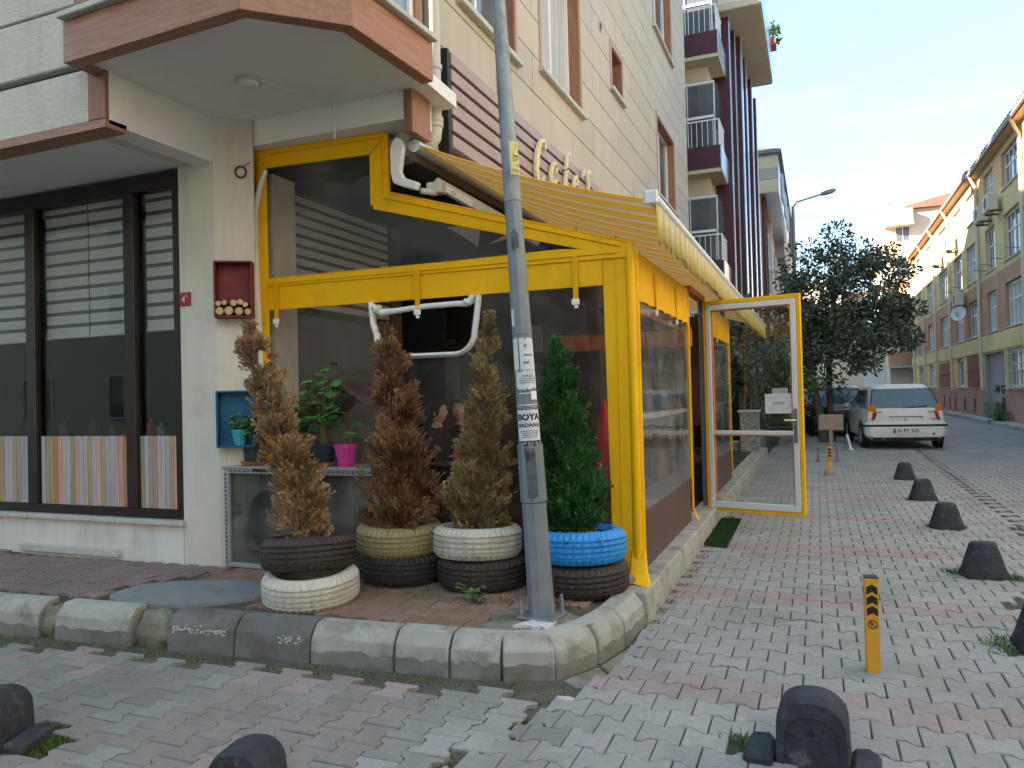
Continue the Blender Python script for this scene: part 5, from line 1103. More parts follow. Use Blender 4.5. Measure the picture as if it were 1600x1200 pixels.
b = MB(); b.obox(PB+Vector((0, 0, -.004)), (.235, .215, .016), Matrix.Rotation(R(-4), 3, 'Z')); pt_ = b.build('base_plate', 'galv2', PO, bevel=.003)
for a, c in ((-.095, -.085), (.095, -.085), (.095, .085), (-.095, .085)):
    b = MB(); q = PB+Vector((a, c, .004)); b.tube([q, q+Vector((0, 0, .10))], .009, 8); b.tube([q, q+Vector((0, 0, .02))], .017, 6); b.tube([q+Vector((0, 0, .022)), q+Vector((0, 0, .04))], .015, 6); b.build('anchor_bolt', 'galv', pt_)
b = MB(); b.box(-1.57, -1.42, 3.99, 4.11, TZ+.004, TZ+.016); b.prism([(-1.62, 3.93), (-1.54, 3.965), (-1.50, 3.93), (-1.46, 3.965), (-1.42, 3.93), (-1.40, 4.0), (-1.45, 4.03), (-1.58, 4.03)], lambda u, v, d: (u, v, d), TZ+.005, TZ+.022); b.build('white_grout', 'chalk', PO)
pole_c = math.atan2(-pyy.dot(Vector((.34, -.94, 0)))*-1, pxx.dot(Vector((.34, -.94, 0))))
def wrap(w_, h, off=.004):
    a = pole_c+w_; rr2 = PR(h)*1.0+off; return tuple(PB+pax*h+(pxx*math.cos(a)+pyy*math.sin(a))*rr2)
def poster(name, m, a0, a1, h0, h1, off=.003, torn=0, seed=1):
    rd = random.Random(seed); n = 10; b = MB(); V = []
    for lay in (off, off+.0012):
        for r_ in (0, 1):
            for i in range(n+1): V.append(wrap(R(a0+(a1-a0)*i/n), (h0 if r_ == 0 else h1)+(rd.uniform(-torn, torn) if torn else 0), lay))
    k = n+1; F = []
    for i in range(n): F.append((2*k+i, 2*k+i+1, 3*k+i+1, 3*k+i)); F.append((i, k+i, k+i+1, i+1))
    b.add(V, F); return b.build(name, m, PO)
def ptext(txt, size, a, h, m='ink', off=.0052, parent=None, **k):
    return text('lettering', txt, size, m, lambda x, y, z: wrap(R(a)+x/(PR(h)), h+y, off), parent or PO, **k)
q = poster('poster', 'paper', -58, 66, .985, 1.235)
def bars(parent, rows, m='ink', seed=0, off=.0052):
    rd = random.Random(seed); b = MB()
    for a0, a1, h0, h1 in rows:
        n = 20; V = [wrap(R(a0+(a1-a0)*i/n), hh, off) for hh in (h0, h1) for i in range(n+1)]; b.add(V, [(i, i+1, n+2+i, n+1+i) for i in range(n)])
    return b.build('printed_block', m, parent)
bars(q, [(-54, 62, 1.205, 1.228)]); ptext('BOYA', .050, 4, 1.160, parent=q, bold=.0022); ptext('BADANA', .031, 4, 1.113, parent=q, bold=.001)
bars(q, [(-40+2*k, 50-3*k, 1.078-k*.012, 1.0815-k*.012) for k in range(4)]); bars(q, [(-54, 62, .993, 1.023)], seed=2); ptext('0539 915 28 1', .0215, 4, 1.008, 'paper', .0066, q)
bars(q, [(-48, 56, 1.219, 1.222), (-44, 50, 1.211, 1.2135)], 'paper', off=.0066)
q = poster('torn_poster', 'paper', -20, 62, 1.38, 1.62, torn=.012, seed=3); ptext('0537 54', .026, 22, 1.43, parent=q); bars(q, [(-5, 30, 1.475, 1.487), (0, 50, 1.52, 1.53), (5, 20, 1.57, 1.59)], 'galv2')
poster('torn_poster', 'paper', -62, -28, 1.44, 1.62, torn=.01, seed=5)
q = poster('torn_poster', 'paper', -48, 60, 1.33, 1.425, .005, torn=.012, seed=6); ptext('PARÇA', .020, 14, 1.402, parent=q, off=.0075); bars(q, [(-30+3*k, 54-4*k, 1.385-k*.012, 1.388-k*.012) for k in range(3)], off=.0075)
poster('sticker', 'white', 24, 62, 1.262, 1.312, .003); bars(PO, [(-40, 20, 1.298, 1.304)], 'paper', off=.003); poster('sticker', 'paper', -60, -38, 1.70, 1.80, .003, torn=.004)
bars(PO, [(-50, 46, 1.655, 1.663)], 'galv', off=.004)
sgn = poster('warning_label', 'letteryellow', 2, 100, 2.60, 2.80, .003); b = MB()
for (u0, v0), (u1, v1) in (((24, 2.712), (50, 2.785)), ((50, 2.785), (76, 2.712)), ((76, 2.712), (24, 2.712))):
    for k in range(4):
        t0, t1 = k/4, (k+1)/4; V = [wrap(R(u0+(u1-u0)*t), v0+(v1-v0)*t+s_, .0055) for t in (t0, t1) for s_ in (-.004, .004)]; b.add(V, [(0, 2, 3, 1)])
b.build('triangle', 'ink', sgn); ptext('DE', .030, 40, 2.69, parent=sgn, off=.0055); ptext('O', .030, 52, 2.655, parent=sgn, off=.0055); ptext('TEH', .030, 40, 2.62, parent=sgn, off=.0055)
poster('spray_mark', 'soot', -22, 22, .70, .96, .012, torn=.03, seed=8); poster('spray_mark', 'soot', -35, 12, .955, .975, .004, torn=.02, seed=9); poster('spray_mark', 'soot', -25, 20, 2.17, 2.25, .003, torn=.03, seed=4)

# ------------------------------------------------------------------ bollards, mat
def cbollard(label, x, y, s=1.0, rz=0, w0=.165, w1=.085, h=.265, hole=False):
    t = thing('concrete_bollard', label, 'bollard', (x, y, 0), rz, 'black concrete bollards along the kerb', local=True)
    rings = []; n = 20
    def sec(z, a, b_, p=3.2, yo=0):
        r = []
        for k in range(n):
            q = 2*math.pi*k/n; c, s_ = math.cos(q), math.sin(q); r.append((a*math.copysign(abs(c)**(2/p), c), yo+b_*math.copysign(abs(s_)**(2/p), s_), z))
        return r
    for f, z in ((0, -.03), (0, .02), (.25, h*.25), (.5, h*.5), (.75, h*.75), (.92, h*.92), (1.02, h*.975), (1.25, h)):
        a = w0+(w1-w0)*f
        if f > 1: a = w1*(.93 if f < 1.1 else .70)
        rings.append(sec(z*s, a*s, a*.78*s, 3.4))
    b = MB(); b.loft(rings); b.build('body', 'bollard', t, smooth=50, local=True)
    return t
for i, (x, y, rz, lb) in enumerate(((1.16, 5.10, .1, 'black concrete bollard cut by the right edge of the picture'), (1.16, 6.83, .15, 'black concrete bollard with green weeds on both sides of its foot'), (1.21, 9.0, .05, 'black concrete bollard on a flat plate, third before the white car'), (1.24, 11.18, .1, 'black concrete bollard second before the white car'), (1.25, 13.5, 0, 'farthest black concrete bollard, nearest the white car'))):
    cbollard(lb, x, y, 1.0, rz)
def arch(label, x, y, rz, w_=.135, h=.285, dep=.22, flange=True):
    t = thing('concrete_bollard', label, 'bollard', (x, y, 0), rz, 'black concrete bollards along the kerb', local=True)
    def arc(s, yy, z0=0):
        P = [(-w_*s*1.06, yy, z0-.02), (-w_*s*1.02, yy, z0+(h-w_*.92)*.5*s)]
        for a in np.linspace(math.pi, 0, 15): P.append((w_*s*math.copysign(abs(math.cos(a))**.85, math.cos(a)), yy, z0+(h-w_*.92)*s+w_*.92*s*math.sin(a)**.85))
        return P+[(w_*s*1.02, yy, z0+(h-w_*.92)*.5*s), (w_*s*1.06, yy, z0-.02)]
    b = MB(); b.loft([arc(.72, -dep/2+.004), arc(.74, -dep/2-.004), arc(.95, -dep/2+.0), arc(1.0, -dep/2+.03), arc(1.0, dep/2-.05), arc(.93, dep/2)]); b.build('body', 'bollard', t, smooth=35, local=True)
    b = MB(); b.lathe([(.001, 0), (.015, 0)], 14, (0.0, -dep/2-.0075, h*.52), Matrix(((1, 0, 0), (0, 0, 1), (0, 1, 0)))); b.build('hole', 'ink', t, local=True)
    if flange:
        b = MB(); b.prism([(-.26, -.16), (-.145, -.16), (-.145, .02), (-.17, .09), (-.25, .07)], lambda u, v, d: (u, v, d), -.03, .035); b.build('foot', 'bollard', t, bevel=.015, local=True); b = MB(); b.prism([(.145, -.16), (.25, -.16), (.25, .03), (.21, .08), (.145, .06)], lambda u, v, d: (u, v, d), -.03, .035); b.build('foot', 'bollard', t, bevel=.015, local=True)
    return t
arch('nearest black bollard with a rounded top and a drilled hole', -.055, 3.32, R(-3), .135, .262); arch('black rounded bollard cut by the left edge of the picture', -3.52, 2.31, R(20), .12, .215, .22); arch('black rounded bollard cut by the bottom edge left of the corner', -2.11, 2.36, R(10), .12, .165, .2, False)
def ybollard(label, x, y, base=False):
    t = thing('parking_bollard', label, 'bollard', (x, y, 0), R(4), 'yellow parking bollards on the pavement', local=True); s = .033; H = .50
    b = MB(); b.box(-s, s, -s, s, 0, H); b.build('post', 'sandyellow', t, bevel=.003, local=True)
    b = MB(); b.box(-s, s, -s, s, H+.0005, H+.006); b.build('cap', 'black', t, local=True)
    for k in range(3):
        z = H-.085-k*.055; b = MB(); b.prism([(-.026, z), (0, z+.016), (.026, z), (.026, z+.038), (0, z+.054), (-.026, z+.038)], lambda u, v, d: (u, -s-d, v), .0004, .002); b.build('chevron', 'ink', t, local=True)
    b = MB(); zc = H-.238
    for k in range(20):
        a, c = 2*math.pi*k/20, 2*math.pi*(k+1)/20; b.add([(q*math.cos(v), -s-.0015, zc+q*math.sin(v)) for v in (a, c) for q in (.019, .024)], [(0, 2, 3, 1)])
    b.bar((-.014, -s-.0015, zc+.014), (.014, -s-.0015, zc-.014), .0045, .001, (0, 1, 0)); em = b.build('no_parking_ring', 'ink', t, local=True)
    text('letter', 'R', .034, 'ink', lambda x_, y_, z_: (x_, -s-.002, zc+y_), em)
    b = MB()
    if base: b.box(-.08, .08, -.08, .08, -.02, .075); b.build('concrete_base', 'cement', t, bevel=.012, local=True)
    else: lump('mortar_foot', 'cement', (0, 0, -.004), .10, t, 3, .3, 5, (1.7, 1.0, .16))
    return t
ybollard('near yellow square post with black chevrons standing in the pavers', .23, 4.37); ybollard('far yellow post on a concrete block near the parked cars', .16, 13.9, True)
t = thing('door_mat', 'dark green turf mat lying by the cafe door step', 'mat', (-1.0, 8.1, 0))
b = MB(); b.prism([(-1.16, 7.42), (-.83, 7.38), (-.85, 8.95), (-1.15, 9.0)], lambda u, v, d: (u, v, d), .003, .018); b.build('backing', 'mat', t)
n = 16000; px_ = np.stack([rng.uniform(-1.155, -.84, n), rng.uniform(7.41, 8.95, n), np.full(n, .016)], 1)
V, F = scatter(np.array([(-.10, 0, 0), (.10, 0, 0), (0, 1, 0)]), [(0, 1, 2)], px_, np.stack([rng.normal(0, .4, n), rng.normal(0, .4, n), np.ones(n)], 1), rng.uniform(.015, .03, n)); fast('pile', V, F, 'mat', t, np.repeat(rng.uniform(0, 1, n), 3), kind='stuff')

# ------------------------------------------------------------------ moss, weeds, litter along edges and round the bollards
def tufts(name, m, pts, n, r, h, label=None, seed=0, wd=.16):
    rs = np.random.default_rng(seed); k = rs.integers(0, len(pts), n); P = np.array(pts, float)[k]; P[:, :2] += rs.normal(0, r, (n, 2))
    V, F = scatter(np.array([(-wd/2, 0, 0), (wd/2, 0, 0), (wd*.3, .55, .1), (0, 1, .3)]), [(0, 1, 2), (0, 2, 3)], P, np.stack([rs.normal(0, .6, n), rs.normal(0, .6, n), np.ones(n)], 1), h*rs.uniform(.4, 1.3, n))
    return fast(name, V, F, m, None, np.repeat(rs.uniform(0, 1, n), 4), kind='stuff')
strip = [(-5.6+.1*k, 3.30+.0075*k, -.03) for k in range(36)]+[(-2.3+.1*k, 3.545+.012*k, -.03) for k in range(8)]+[(-1.5, 3.62, -.03), (-1.4, 3.68, -.03), (-1.55, 3.6, -.03), (-1.25, 3.7, -.03)]
tufts('moss', 'moss', strip, 8000, .05, .014, seed=1, wd=.5)
tufts('grass', 'weed', [(-5.3+.37*k, 3.34+.028*k, -.03) for k in range(11)]+[(-1.5, 3.66, -.03)], 260, .05, .04, seed=2)
tufts('moss', 'moss', [(-1.36, 3.0, -.03), (-1.30, 3.25, -.03), (-1.45, 2.75, -.03), (-1.2, 3.5, -.03)], 1500, .06, .02, seed=11, wd=.5)
tufts('weeds', 'weed', [(1.0, 6.80, -.02), (1.33, 6.85, -.02), (.98, 6.9, -.02), (1.36, 6.75, -.02), (.95, 5.12, -.02), (.93, 5.0, -.02)], 800, .05, .055, seed=3)
tufts('weeds', 'weed', [(.17, 3.20, -.02), (.2, 3.14, -.02), (-.33, 3.38, -.02), (-.27, 3.30, -.02)], 220, .035, .05, seed=4)
tufts('moss', 'moss', [(-3.30, 2.36, -.03), (-3.25, 2.42, -.03), (-3.22, 2.33, -.03), (-3.35, 2.45, -.03)], 2500, .05, .025, seed=5, wd=.5)
tufts('weeds', 'weed', [(-2.52, 4.50, TZ-.02), (-2.6, 4.55, TZ-.02), (-2.45, 4.42, TZ-.02), (-2.95, 4.44, TZ-.02)], 240, .07, .045, seed=6)
tufts('weeds', 'weed', [(-2.8+.16*k, 4.06+.035*k, TZ-.02) for k in range(8)]+[(-2.0, 4.2, TZ-.02), (-2.3, 4.02, TZ-.02)], 420, .10, .028, seed=7)
tufts('litter', 'litter', [(-1.62+.04*k, 4.48, TZ-.02) for k in range(3)]+[(-1.75, 4.5, TZ-.02), (-1.9, 4.45, TZ-.02)], 420, .06, .05, seed=8, wd=.3)
tufts('litter', 'litter', [(-2.9, 4.7, .56), (-2.75, 4.68, .56), (-2.85, 4.62, .56), (-1.5, 4.72, .55), (-1.4, 4.75, .55), (-2.2, 4.65, .555)], 900, .05, .05, seed=9, wd=.35)
tufts('litter', 'litter', [(-3.20, 4.05, .50), (-3.12, 4.02, .5), (-3.25, 4.1, .5)], 120, .05, .09, seed=10, wd=.5)
tufts('litter', 'litter', [(-1.02, 4.9+.25*k, 0) for k in range(18)], 700, .035, .022, seed=12, wd=.5)
t = thing('leafy_weed', 'leafy green weed growing at the foot of the white tyre planter', 'weed', (-2.08, 4.36, TZ))
leafy(t, (-2.08, 4.38, TZ-.01), [(-2.12, 4.36, .29), (-2.04, 4.36, .28), (-2.15, 4.4, .24), (-2.0, 4.38, .24), (-2.08, 4.33, .26)], .035, 9, 31, .04, 'leafmid')
t = thing('stone_chunk', 'small white stone lying in the moss at the kerb corner', 'stone', (-1.19, 3.56, 0))
lump('stone_body', 'sill', (-1.19, 3.56, -.012), .038, t, 2, .3, 8, (1.3, .8, .4))

# ------------------------------------------------------------------ people seated in the cafe
def person(label, x, y, z, rz, turn=0, s=.93, nod=0):
    t = thing('person', label, 'person', (x, y, z), rz, 'people sitting in the cafe', local=True)
    J = {}; Vv = []; Ee = []; Rr = []
    def j(n, p, r, par=None):
        J[n] = len(Vv); Vv.append(Vector(p)*s); Rr.append(r*s)
        if par: Ee.append((J[par], J[n]))
    j('pel', (0, 0, .52), .135); j('wai', (0, -.01, .72), .125, 'pel'); j('che', (0, -.03, .93), .14, 'wai'); j('nb', (0, -.035, 1.06), .085, 'che'); j('nk', (0, -.05, 1.12), .052, 'nb'); j('hd', (0, -.06, 1.17), .05, 'nk')
    for sg, n in ((-1, 'l'), (1, 'r')):
        j('sh'+n, (sg*.165, -.03, 1.015), .068, 'che'); j('el'+n, (sg*.225, -.13, .80), .047, 'sh'+n); j('wr'+n, (sg*.10, -.36, .795), .029, 'el'+n); j('pm'+n, (sg*.085, -.42, .80), .036, 'wr'+n)
        for k in range(4):
            fx = sg*(.085-.033+.022*k); L = (.058, .072, .068, .05)[k]
            j(f'f{n}{k}a', (fx, -.455, .808), .0105, 'pm'+n); j(f'f{n}{k}b', (fx*.98, -.455-L*.6, .806), .009, f'f{n}{k}a'); j(f'f{n}{k}c', (fx*.97, -.455-L, .790), .0075, f'f{n}{k}b')
        j('t'+n+'a', (sg*.045, -.415, .815), .011, 'pm'+n); j('t'+n+'b', (sg*.02, -.445, .812), .009, 't'+n+'a')
        j('hp'+n, (sg*.095, -.03, .50), .105, 'pel'); j('kn'+n, (sg*.11, -.44, .50), .066, 'hp'+n); j('an'+n, (sg*.11, -.42, .09), .042, 'kn'+n); j('to'+n, (sg*.12, -.56, .045), .04, 'an'+n)
    me = bpy.data.meshes.new('body'); me.from_pydata(Vv, Ee, []); o = bpy.data.objects.new('tmp', me); col.objects.link(o)
    o.modifiers.new('s', 'SKIN'); o.modifiers.new('d', 'SUBSURF').levels = 2
    for i, r in enumerate(Rr): me.skin_vertices[0].data[i].radius = (r, r)
    me.skin_vertices[0].data[0].use_root = True
    dg = bpy.context.evaluated_depsgraph_get(); dg.update(); bm_ = bpy.data.meshes.new_from_object(o.evaluated_get(dg))
    V = [v.co.copy() for v in bm_.vertices]; F = [tuple(p.vertices) for p in bm_.polygons]; bpy.data.objects.remove(o)
    Rh = Matrix.Rotation(turn, 3, 'Z')@Matrix.Rotation(nod, 3, 'X'); hc = Vector((0, -.065, 1.255))*s
    def head(u, v, k=1.0):      # unit sphere -> skull with chin, brow and nose
        q = Vector((math.cos(v)*math.sin(u), -math.cos(v)*math.cos(u), math.sin(v))); x, y, z_ = q.x*.073, q.y*.094, q.z*.115
        if z_ < 0: x *= 1+z_*2.6; y *= 1+z_*(1.2 if y < 0 else 4)
        fr = max(0, -q.y)
        if fr > .5:
            y += .006*math.exp(-((q.z-.32)/.12)**2)*-1*(1 if abs(q.x) < .7 else 0)
            y -= .022*math.exp(-(q.x/.16)**2)*math.exp(-((q.z+.20)/.16)**2)*fr
            y += .007*math.exp(-((abs(q.x)-.42)/.16)**2)*math.exp(-((q.z-.06)/.11)**2)
            y -= .005*math.exp(-(q.x/.32)**2)*math.exp(-((q.z+.52)/.08)**2)
        return (Rh@(Vector((x, y, z_))*s*k))+hc
    nu, nv = 32, 24; o0 = len(V); hv = []
    for i in range(nv+1):
        for k in range(nu): hv.append(head(2*math.pi*k/nu, -math.pi/2+math.pi*i/nv))
    hf = [(o0+i*nu+k, o0+i*nu+(k+1) % nu, o0+(i+1)*nu+(k+1) % nu, o0+(i+1)*nu+k) for i in range(nv) for k in range(nu)]
    for sg in (-1, 1):          # ears
        e0 = o0+len(hv); c = Vector((sg*.071, .008, -.008)); 
        for i in range(5):
            for k in range(8):
                a = 2*math.pi*k/8; r = math.sin(math.pi*(i+.5)/5); hv.append(Rh@((c+Vector((sg*.010*math.cos(math.pi*(i+.5)/5), .017*r*math.cos(a), .031*r*math.sin(a))))*s)+hc)
        hf += [(e0+i*8+k, e0+i*8+(k+1) % 8, e0+(i+1)*8+(k+1) % 8, e0+(i+1)*8+k) for i in range(4) for k in range(8)]
    nb = len(F); b = MB(); b.v = [tuple(v) for v in V+hv]; b.f = F+hf
    mi = []
    for f in F:
        c = sum((V[i] for i in f), Vector())/len(f); mi.append(1 if c.z > 1.105*s or (c.y < -.375*s and c.z > .7*s) else 0)
    b.mi = mi+[1]*len(hf); b.build('body', ['cloth', 'skin'], t, smooth=180, local=True)
    hb = MB(); n2 = 32; rows = []
    for i in range(13):
        row = []
        for k in range(n2):
            u = 2*math.pi*k/n2; front = max(0, math.cos(u)); lo = .50*min(1, max(0, front-.42)/.35)**.7 if front > .42 else (-.28 if front > .12 else -.38-.2*(-min(0, math.cos(u))))
            v = lo+(math.pi/2-lo)*i/12; row.append(tuple(head(u, v, 1.0)+ (head(u, v, 1.0)-hc).normalized()*(.010+.004*math.sin(u*9))*s))
        rows.append(row)
    hb.loft(rows, cap=False)
    bun = Rh@(Vector((0, .115, .035))*s)+hc
    for i in range(1): hb.lathe([(.001, -.035*s), (.025*s, -.027*s), (.036*s, 0), (.025*s, .027*s), (.001, .035*s)], 12, bun)
    hb.build('hair', 'hair', t, smooth=180, local=True)
    fb_ = MB()
    for sg in (-1, 1):
        c = head(sg*.40, .07); fb_.obox(c, (.022*s, .006*s, .007*s), Rh); c = head(sg*.40, .27); fb_.obox(c, (.034*s, .006*s, .006*s), Rh)
    fb_.build('eyes', 'hair', t, local=True)
    fb_ = MB(); c = head(0, -.545); fb_.obox(c, (.042*s, .008*s, .011*s), Rh); fb_.build('lips', 'lips', t, bevel=.002, local=True)
    return t
def chair(label, x, y, rz):
    t = thing('cafe_chair', label, 'chair', (x, y, .19), rz, 'cafe chairs', local=True)
    b = MB(); b.box(-.2, .2, -.2, .2, .40, .43); b.build('seat', 'intred', t, local=True); b = MB(); b.box(-.2, .2, .19, .22, .55, .84); b.build('backrest', 'intred', t, local=True)
    for a, c in ((-1, -1), (1, -1), (1, 1), (-1, 1)):
        b = MB(); b.box(a*.18-.018, a*.18+.018, c*.18-.018, c*.18+.018, 0, .399 if c < 0 else .549); b.build('leg', 'intred', t, local=True)
person('woman with tied dark hair in dark clothes, seen in profile facing right', -3.28, 6.16, .19, R(82), R(8), nod=R(-6)); person('woman in dark clothes looking down at the table, facing the street', -3.22, 6.66, .19, R(-2), R(14), nod=R(-14))
person('person in dark clothes sitting beyond the cafe doorway', -1.62, 10.1, .19, R(-60))
chair('dark chair under the woman seen in profile', -3.30, 6.16, R(72)); chair('dark chair under the woman facing the street', -3.22, 6.70, R(-2)); chair('dark chair under the person beyond the doorway', -1.64, 10.12, R(-60))

# ------------------------------------------------------------------ parked cars
def wheel(par, x, y, r, side):
    m = Matrix(((0, 0, 1), (1, 0, 0), (0, 1, 0)))
    o = bpy.data.objects.new('wheel', None); col.objects.link(o); o.parent = par; o.location = (x, y, r); ORG[o.name] = (0, 0, 0); o.empty_display_size = .1
    b = MB(); b.lathe([(r*.62, -.075), (r*.9, -.085), (r, -.06), (r, .06), (r*.9, .085), (r*.62, .075)], 28, m=m, closed=True); b.build('tyre', 'rubber', o, smooth=40, local=True)
    b = MB(); b.lathe([(.001, .05*side), (r*.2, .055*side), (r*.5, .045*side), (r*.62, .07*side)], 20, m=m)
    for k in range(5):
        a = k*2*math.pi/5; b.bar((.062*side, math.cos(a)*r*.15, math.sin(a)*r*.15), (.062*side, math.cos(a)*r*.6, math.sin(a)*r*.6), .05, .012, (1, 0, 0))
    b.build('rim', 'alu', o, smooth=40, local=True)
def car(name, label, x, y, rz, paint, cfg, s=1.0):
    t = thing(name, label, 'car', (x, y, 0), rz, local=True); W, L, H, belt = cfg['W']/2*s, cfg['L']*s, cfg['H']*s, cfg['belt']*s
    def ringb(yy, w_, zb, zt):
        h = [(w_*.80, zb), (w_*.97, zb+.10), (w_, zb+(zt-zb)*.45), (w_*.985, zt-.10), (w_*.94, zt-.02), (w_*.84, zt+.012)]
        return [(a, yy, c) for a, c in h]+[(-a, yy, c) for a, c in h[::-1]]
    st = [(.02, .86, .27, belt*.98), (.05, .93, .24, belt*1.0), (.18, .985, .20, belt*1.01), (.6, 1, .19, belt*1.01), (L*.45, 1, .18, belt), (L*.66, 1, .18, belt*.985), (L*.82, .975, .2, belt*.92), (L*.93, .90, .22, belt*.82), (L*.985, .78, .28, belt*.70)]
    b = MB(); b.loft([ringb(yy, W*k, zb, zt) for yy, k, zb, zt in st]); b.build('body', paint, t, smooth=35, local=True)
    n = 28
    cb = cfg['cab']      # (z, y rear, y front, half width)
    def ringc(z, y0, y1, w_, p=5.5):
        r = []
        for k in range(n):
            q = 2*math.pi*(k+.5)/n; c, s_ = math.cos(q), math.sin(q); r.append((w_*math.copysign(abs(c)**(2/p), c), (y0+y1)/2+(y1-y0)/2*math.copysign(abs(s_)**(2/p), s_), z))
        return r
    b = MB(); b.loft([ringc(z*s, y0*s, y1*s, w_*s) for z, y0, y1, w_ in cb]); b.build('cabin', paint, t, smooth=40, local=True)
    z0, ya, yf, wa = cb[0]; z1, yb, yg, wb = cb[cfg.get('gi', 2)]
    lerp = lambda a, c, f: a+(c-a)*f
    def rear(f, u, d): return (u*lerp(wa, wb, f)*s, (lerp(ya, yb, f)-d)*s, lerp(z0, z1, f)*s)
    gl = cfg.get('glass', 'carglass')
    def panel(nm, fn, poly, m, d0=.004, d1=.014, par=t):
        b = MB(); b.prism(poly, lambda u, v, d: fn(v, u, d), d0, d1); return b.build(nm, m, par, local=True)
    rg = panel('rear_window', rear, [(-.90, .10), (-.70, .06), (0, .045), (.70, .06), (.90, .10), (.90, .86), (.82, .93), (0, .95), (-.82, .93), (-.90, .86)], gl)
    panel('window_seal', rear, [(-.94, .05), (.94, .05), (.94, .95), (-.94, .95)], 'black', .0005, .003)
    b = MB(); q0 = rear(.05, -.05, .02); q1 = rear(.16, .62, .03); b.bar(q0, q1, .014, .014); b.bar(q0, rear(.13, .25, .03), .022, .02); b.build('wiper', 'black', rg, local=True)
    for sg in (-1, 1):
        def sidef(f, v, d): return (sg*(lerp(wa, wb, f)+d)*s, v*s, lerp(z0, z1, f)*s)
        yr, yr2, y5, y6 = ya+.30, yb+.20, yf-.42, yg-.12; mid = (yr+y5)/2+.1
        for p0, p1, p2, p3 in ((yr, yr2, mid-.04, mid-.06), (mid+.04, mid+.03, y5, y6)):
            b = MB(); b.prism([(p0, .08), (p2, .08), (p3, .90), (p1, .90)], lambda u, v, d: sidef(v, u, d), .001, .012); b.build('side_window', gl, t, local=True)
        b = MB(); b.lathe([(.001, 0), (.345*s, 0)], 24, (sg*(W+.003), cfg['wb'][0]*s, .30*s), Matrix(((0, 0, 1), (1, 0, 0), (0, 1, 0)))); b.lathe([(.001, 0), (.345*s, 0)], 24, (sg*(W+.003), cfg['wb'][1]*s, .30*s), Matrix(((0, 0, 1), (1, 0, 0), (0, 1, 0)))); b.build('wheel_arch', 'black', t, local=True)
        for yy in cfg['wb']: wheel(t, sg*(W-.055*s), yy*s, .295*s, sg)
        b = MB(); b.obox((sg*(W+.07), (yf-.55)*s, (belt+.06)), (.14, .08, .11)); b.build('mirror', paint, t, bevel=.03, local=True, seg=2)
        for nm, m, zz0, zz1 in (('tail_light', 'lightred', cfg['tl'][0], (cfg['tl'][0]+cfg['tl'][1])/2), ('tail_light', 'lightorange', (cfg['tl'][0]+cfg['tl'][1])/2+.003, cfg['tl'][1])):
            k0 = 0 if m == 'lightred' else .5; wl = cfg.get('tw', .2)
            P = [(W*.985, zz0*s), (W*.985-wl*(.62+.5*k0), zz0*s), (W*.985-wl*(.98-.45*(1 if m != 'lightred' else 0)*0), zz1*s if m == 'lightred' else zz0*s+.0), (W*.985-wl*(1.0 if m == 'lightred' else .55), zz1*s), (W*.97, zz1*s)]
            if m == 'lightred': P = [(W*.98, zz0*s), (W*.98-wl*.62, zz0*s+.01), (W*.98-wl*.85, zz0*s+.07), (W*.98-wl, zz1*s), (W*.985, zz1*s)]
            else: P = [(W*.985, zz0*s), (W*.98-wl*1.0, zz0*s), (W*.98-wl*.80, zz1*s-.02), (W*.98-wl*.45, zz1*s), (W*.965, zz1*s-.02)]
            b = MB(); b.prism(P, lambda u, v, d: (sg*u*.955, .10-.10*(1-(W-u)/.25 if W-u < .25 else 0)*-1-.13+d if False else d+.0+(.10 if u > W*.95 else .0), v), -.025, .05); b.build(nm, m, t, bevel=.012, local=True)
    b = MB(); bz0, bz1 = .27*s, cfg.get('bump', .62)*s
    ring_b = lambda zz, k: [(-W*k, .30, zz), (-W*k, .06, zz), (-W*.90*k, -.045*k, zz), (0, -.09*k, zz), (W*.90*k, -.045*k, zz), (W*k, .06, zz), (W*k, .30, zz)]
    b.loft([ring_b(bz0, .93), ring_b(bz0+.06, 1.0), ring_b(bz1-.04, 1.01), ring_b(bz1, .97)]); bp_ = b.build('bumper', paint, t, smooth=30, bevel=.01, local=True)
    b = MB(); b.loft([ring_b(bz1-.095, 1.022), ring_b(bz1-.045, 1.022)]); b.build('bumper_strip', 'black', bp_, local=True)
    b = MB(); b.box(-W*.8, W*.8, .02, .3, .20, bz0+.01); b.build('underside', 'black', t, local=True)
    b = MB(); b.tube([(-.45*s, .3, .24), (-.45*s, -.02, .24)], .025, 8); b.build('exhaust', 'grey', t, local=True)
    return t, W, rear
PALIO = dict(W=1.64, L=3.75, H=1.44, belt=.90, wb=(.68, 3.05), tl=(.64, 1.0), tw=.21, bump=.60, cab=[(.885, .05, 3.0, .77), (1.18, .345, 2.5, .684), (1.375, .50, 2.2, .635), (1.43, .62, 2.05, .57), (1.448, .85, 1.85, .42)])
t, W, rear = car('parked_car', 'white parked hatchback seen from behind on the right of the pavement', 1.88, 19.7, R(5), 'carpaint', PALIO, 1.05)
def plate(t, zc, txt, yb=-.098, wd=.52, size=.105):
    b = MB(); b.box(-wd/2, wd/2, yb-.008, yb, zc-.06, zc+.06); q = b.build('number_plate', 'plate', t, local=True)
    b = MB(); b.box(-wd/2+.004, -wd/2+.045, yb-.0105, yb-.009, zc-.056, zc+.056); b.build('blue_band', 'plateblue', q, local=True)
    if txt: text('plate_lettering', txt, size, 'ink', lambda x, y, z: (x+.02, yb-.0105, zc+y), q, bold=.002)
    return q
plate(t, .44, '26 PY 505', yb=-.105, wd=.56, size=.115)
text('hatch_lettering', 'www.otomobilbayi.com.tr', .042, 'ink', lambda x, y, z: (x+.02, .005, .755+y), t) if False else None
b = MB(); 
rd_ = random.Random(4); x = -.34
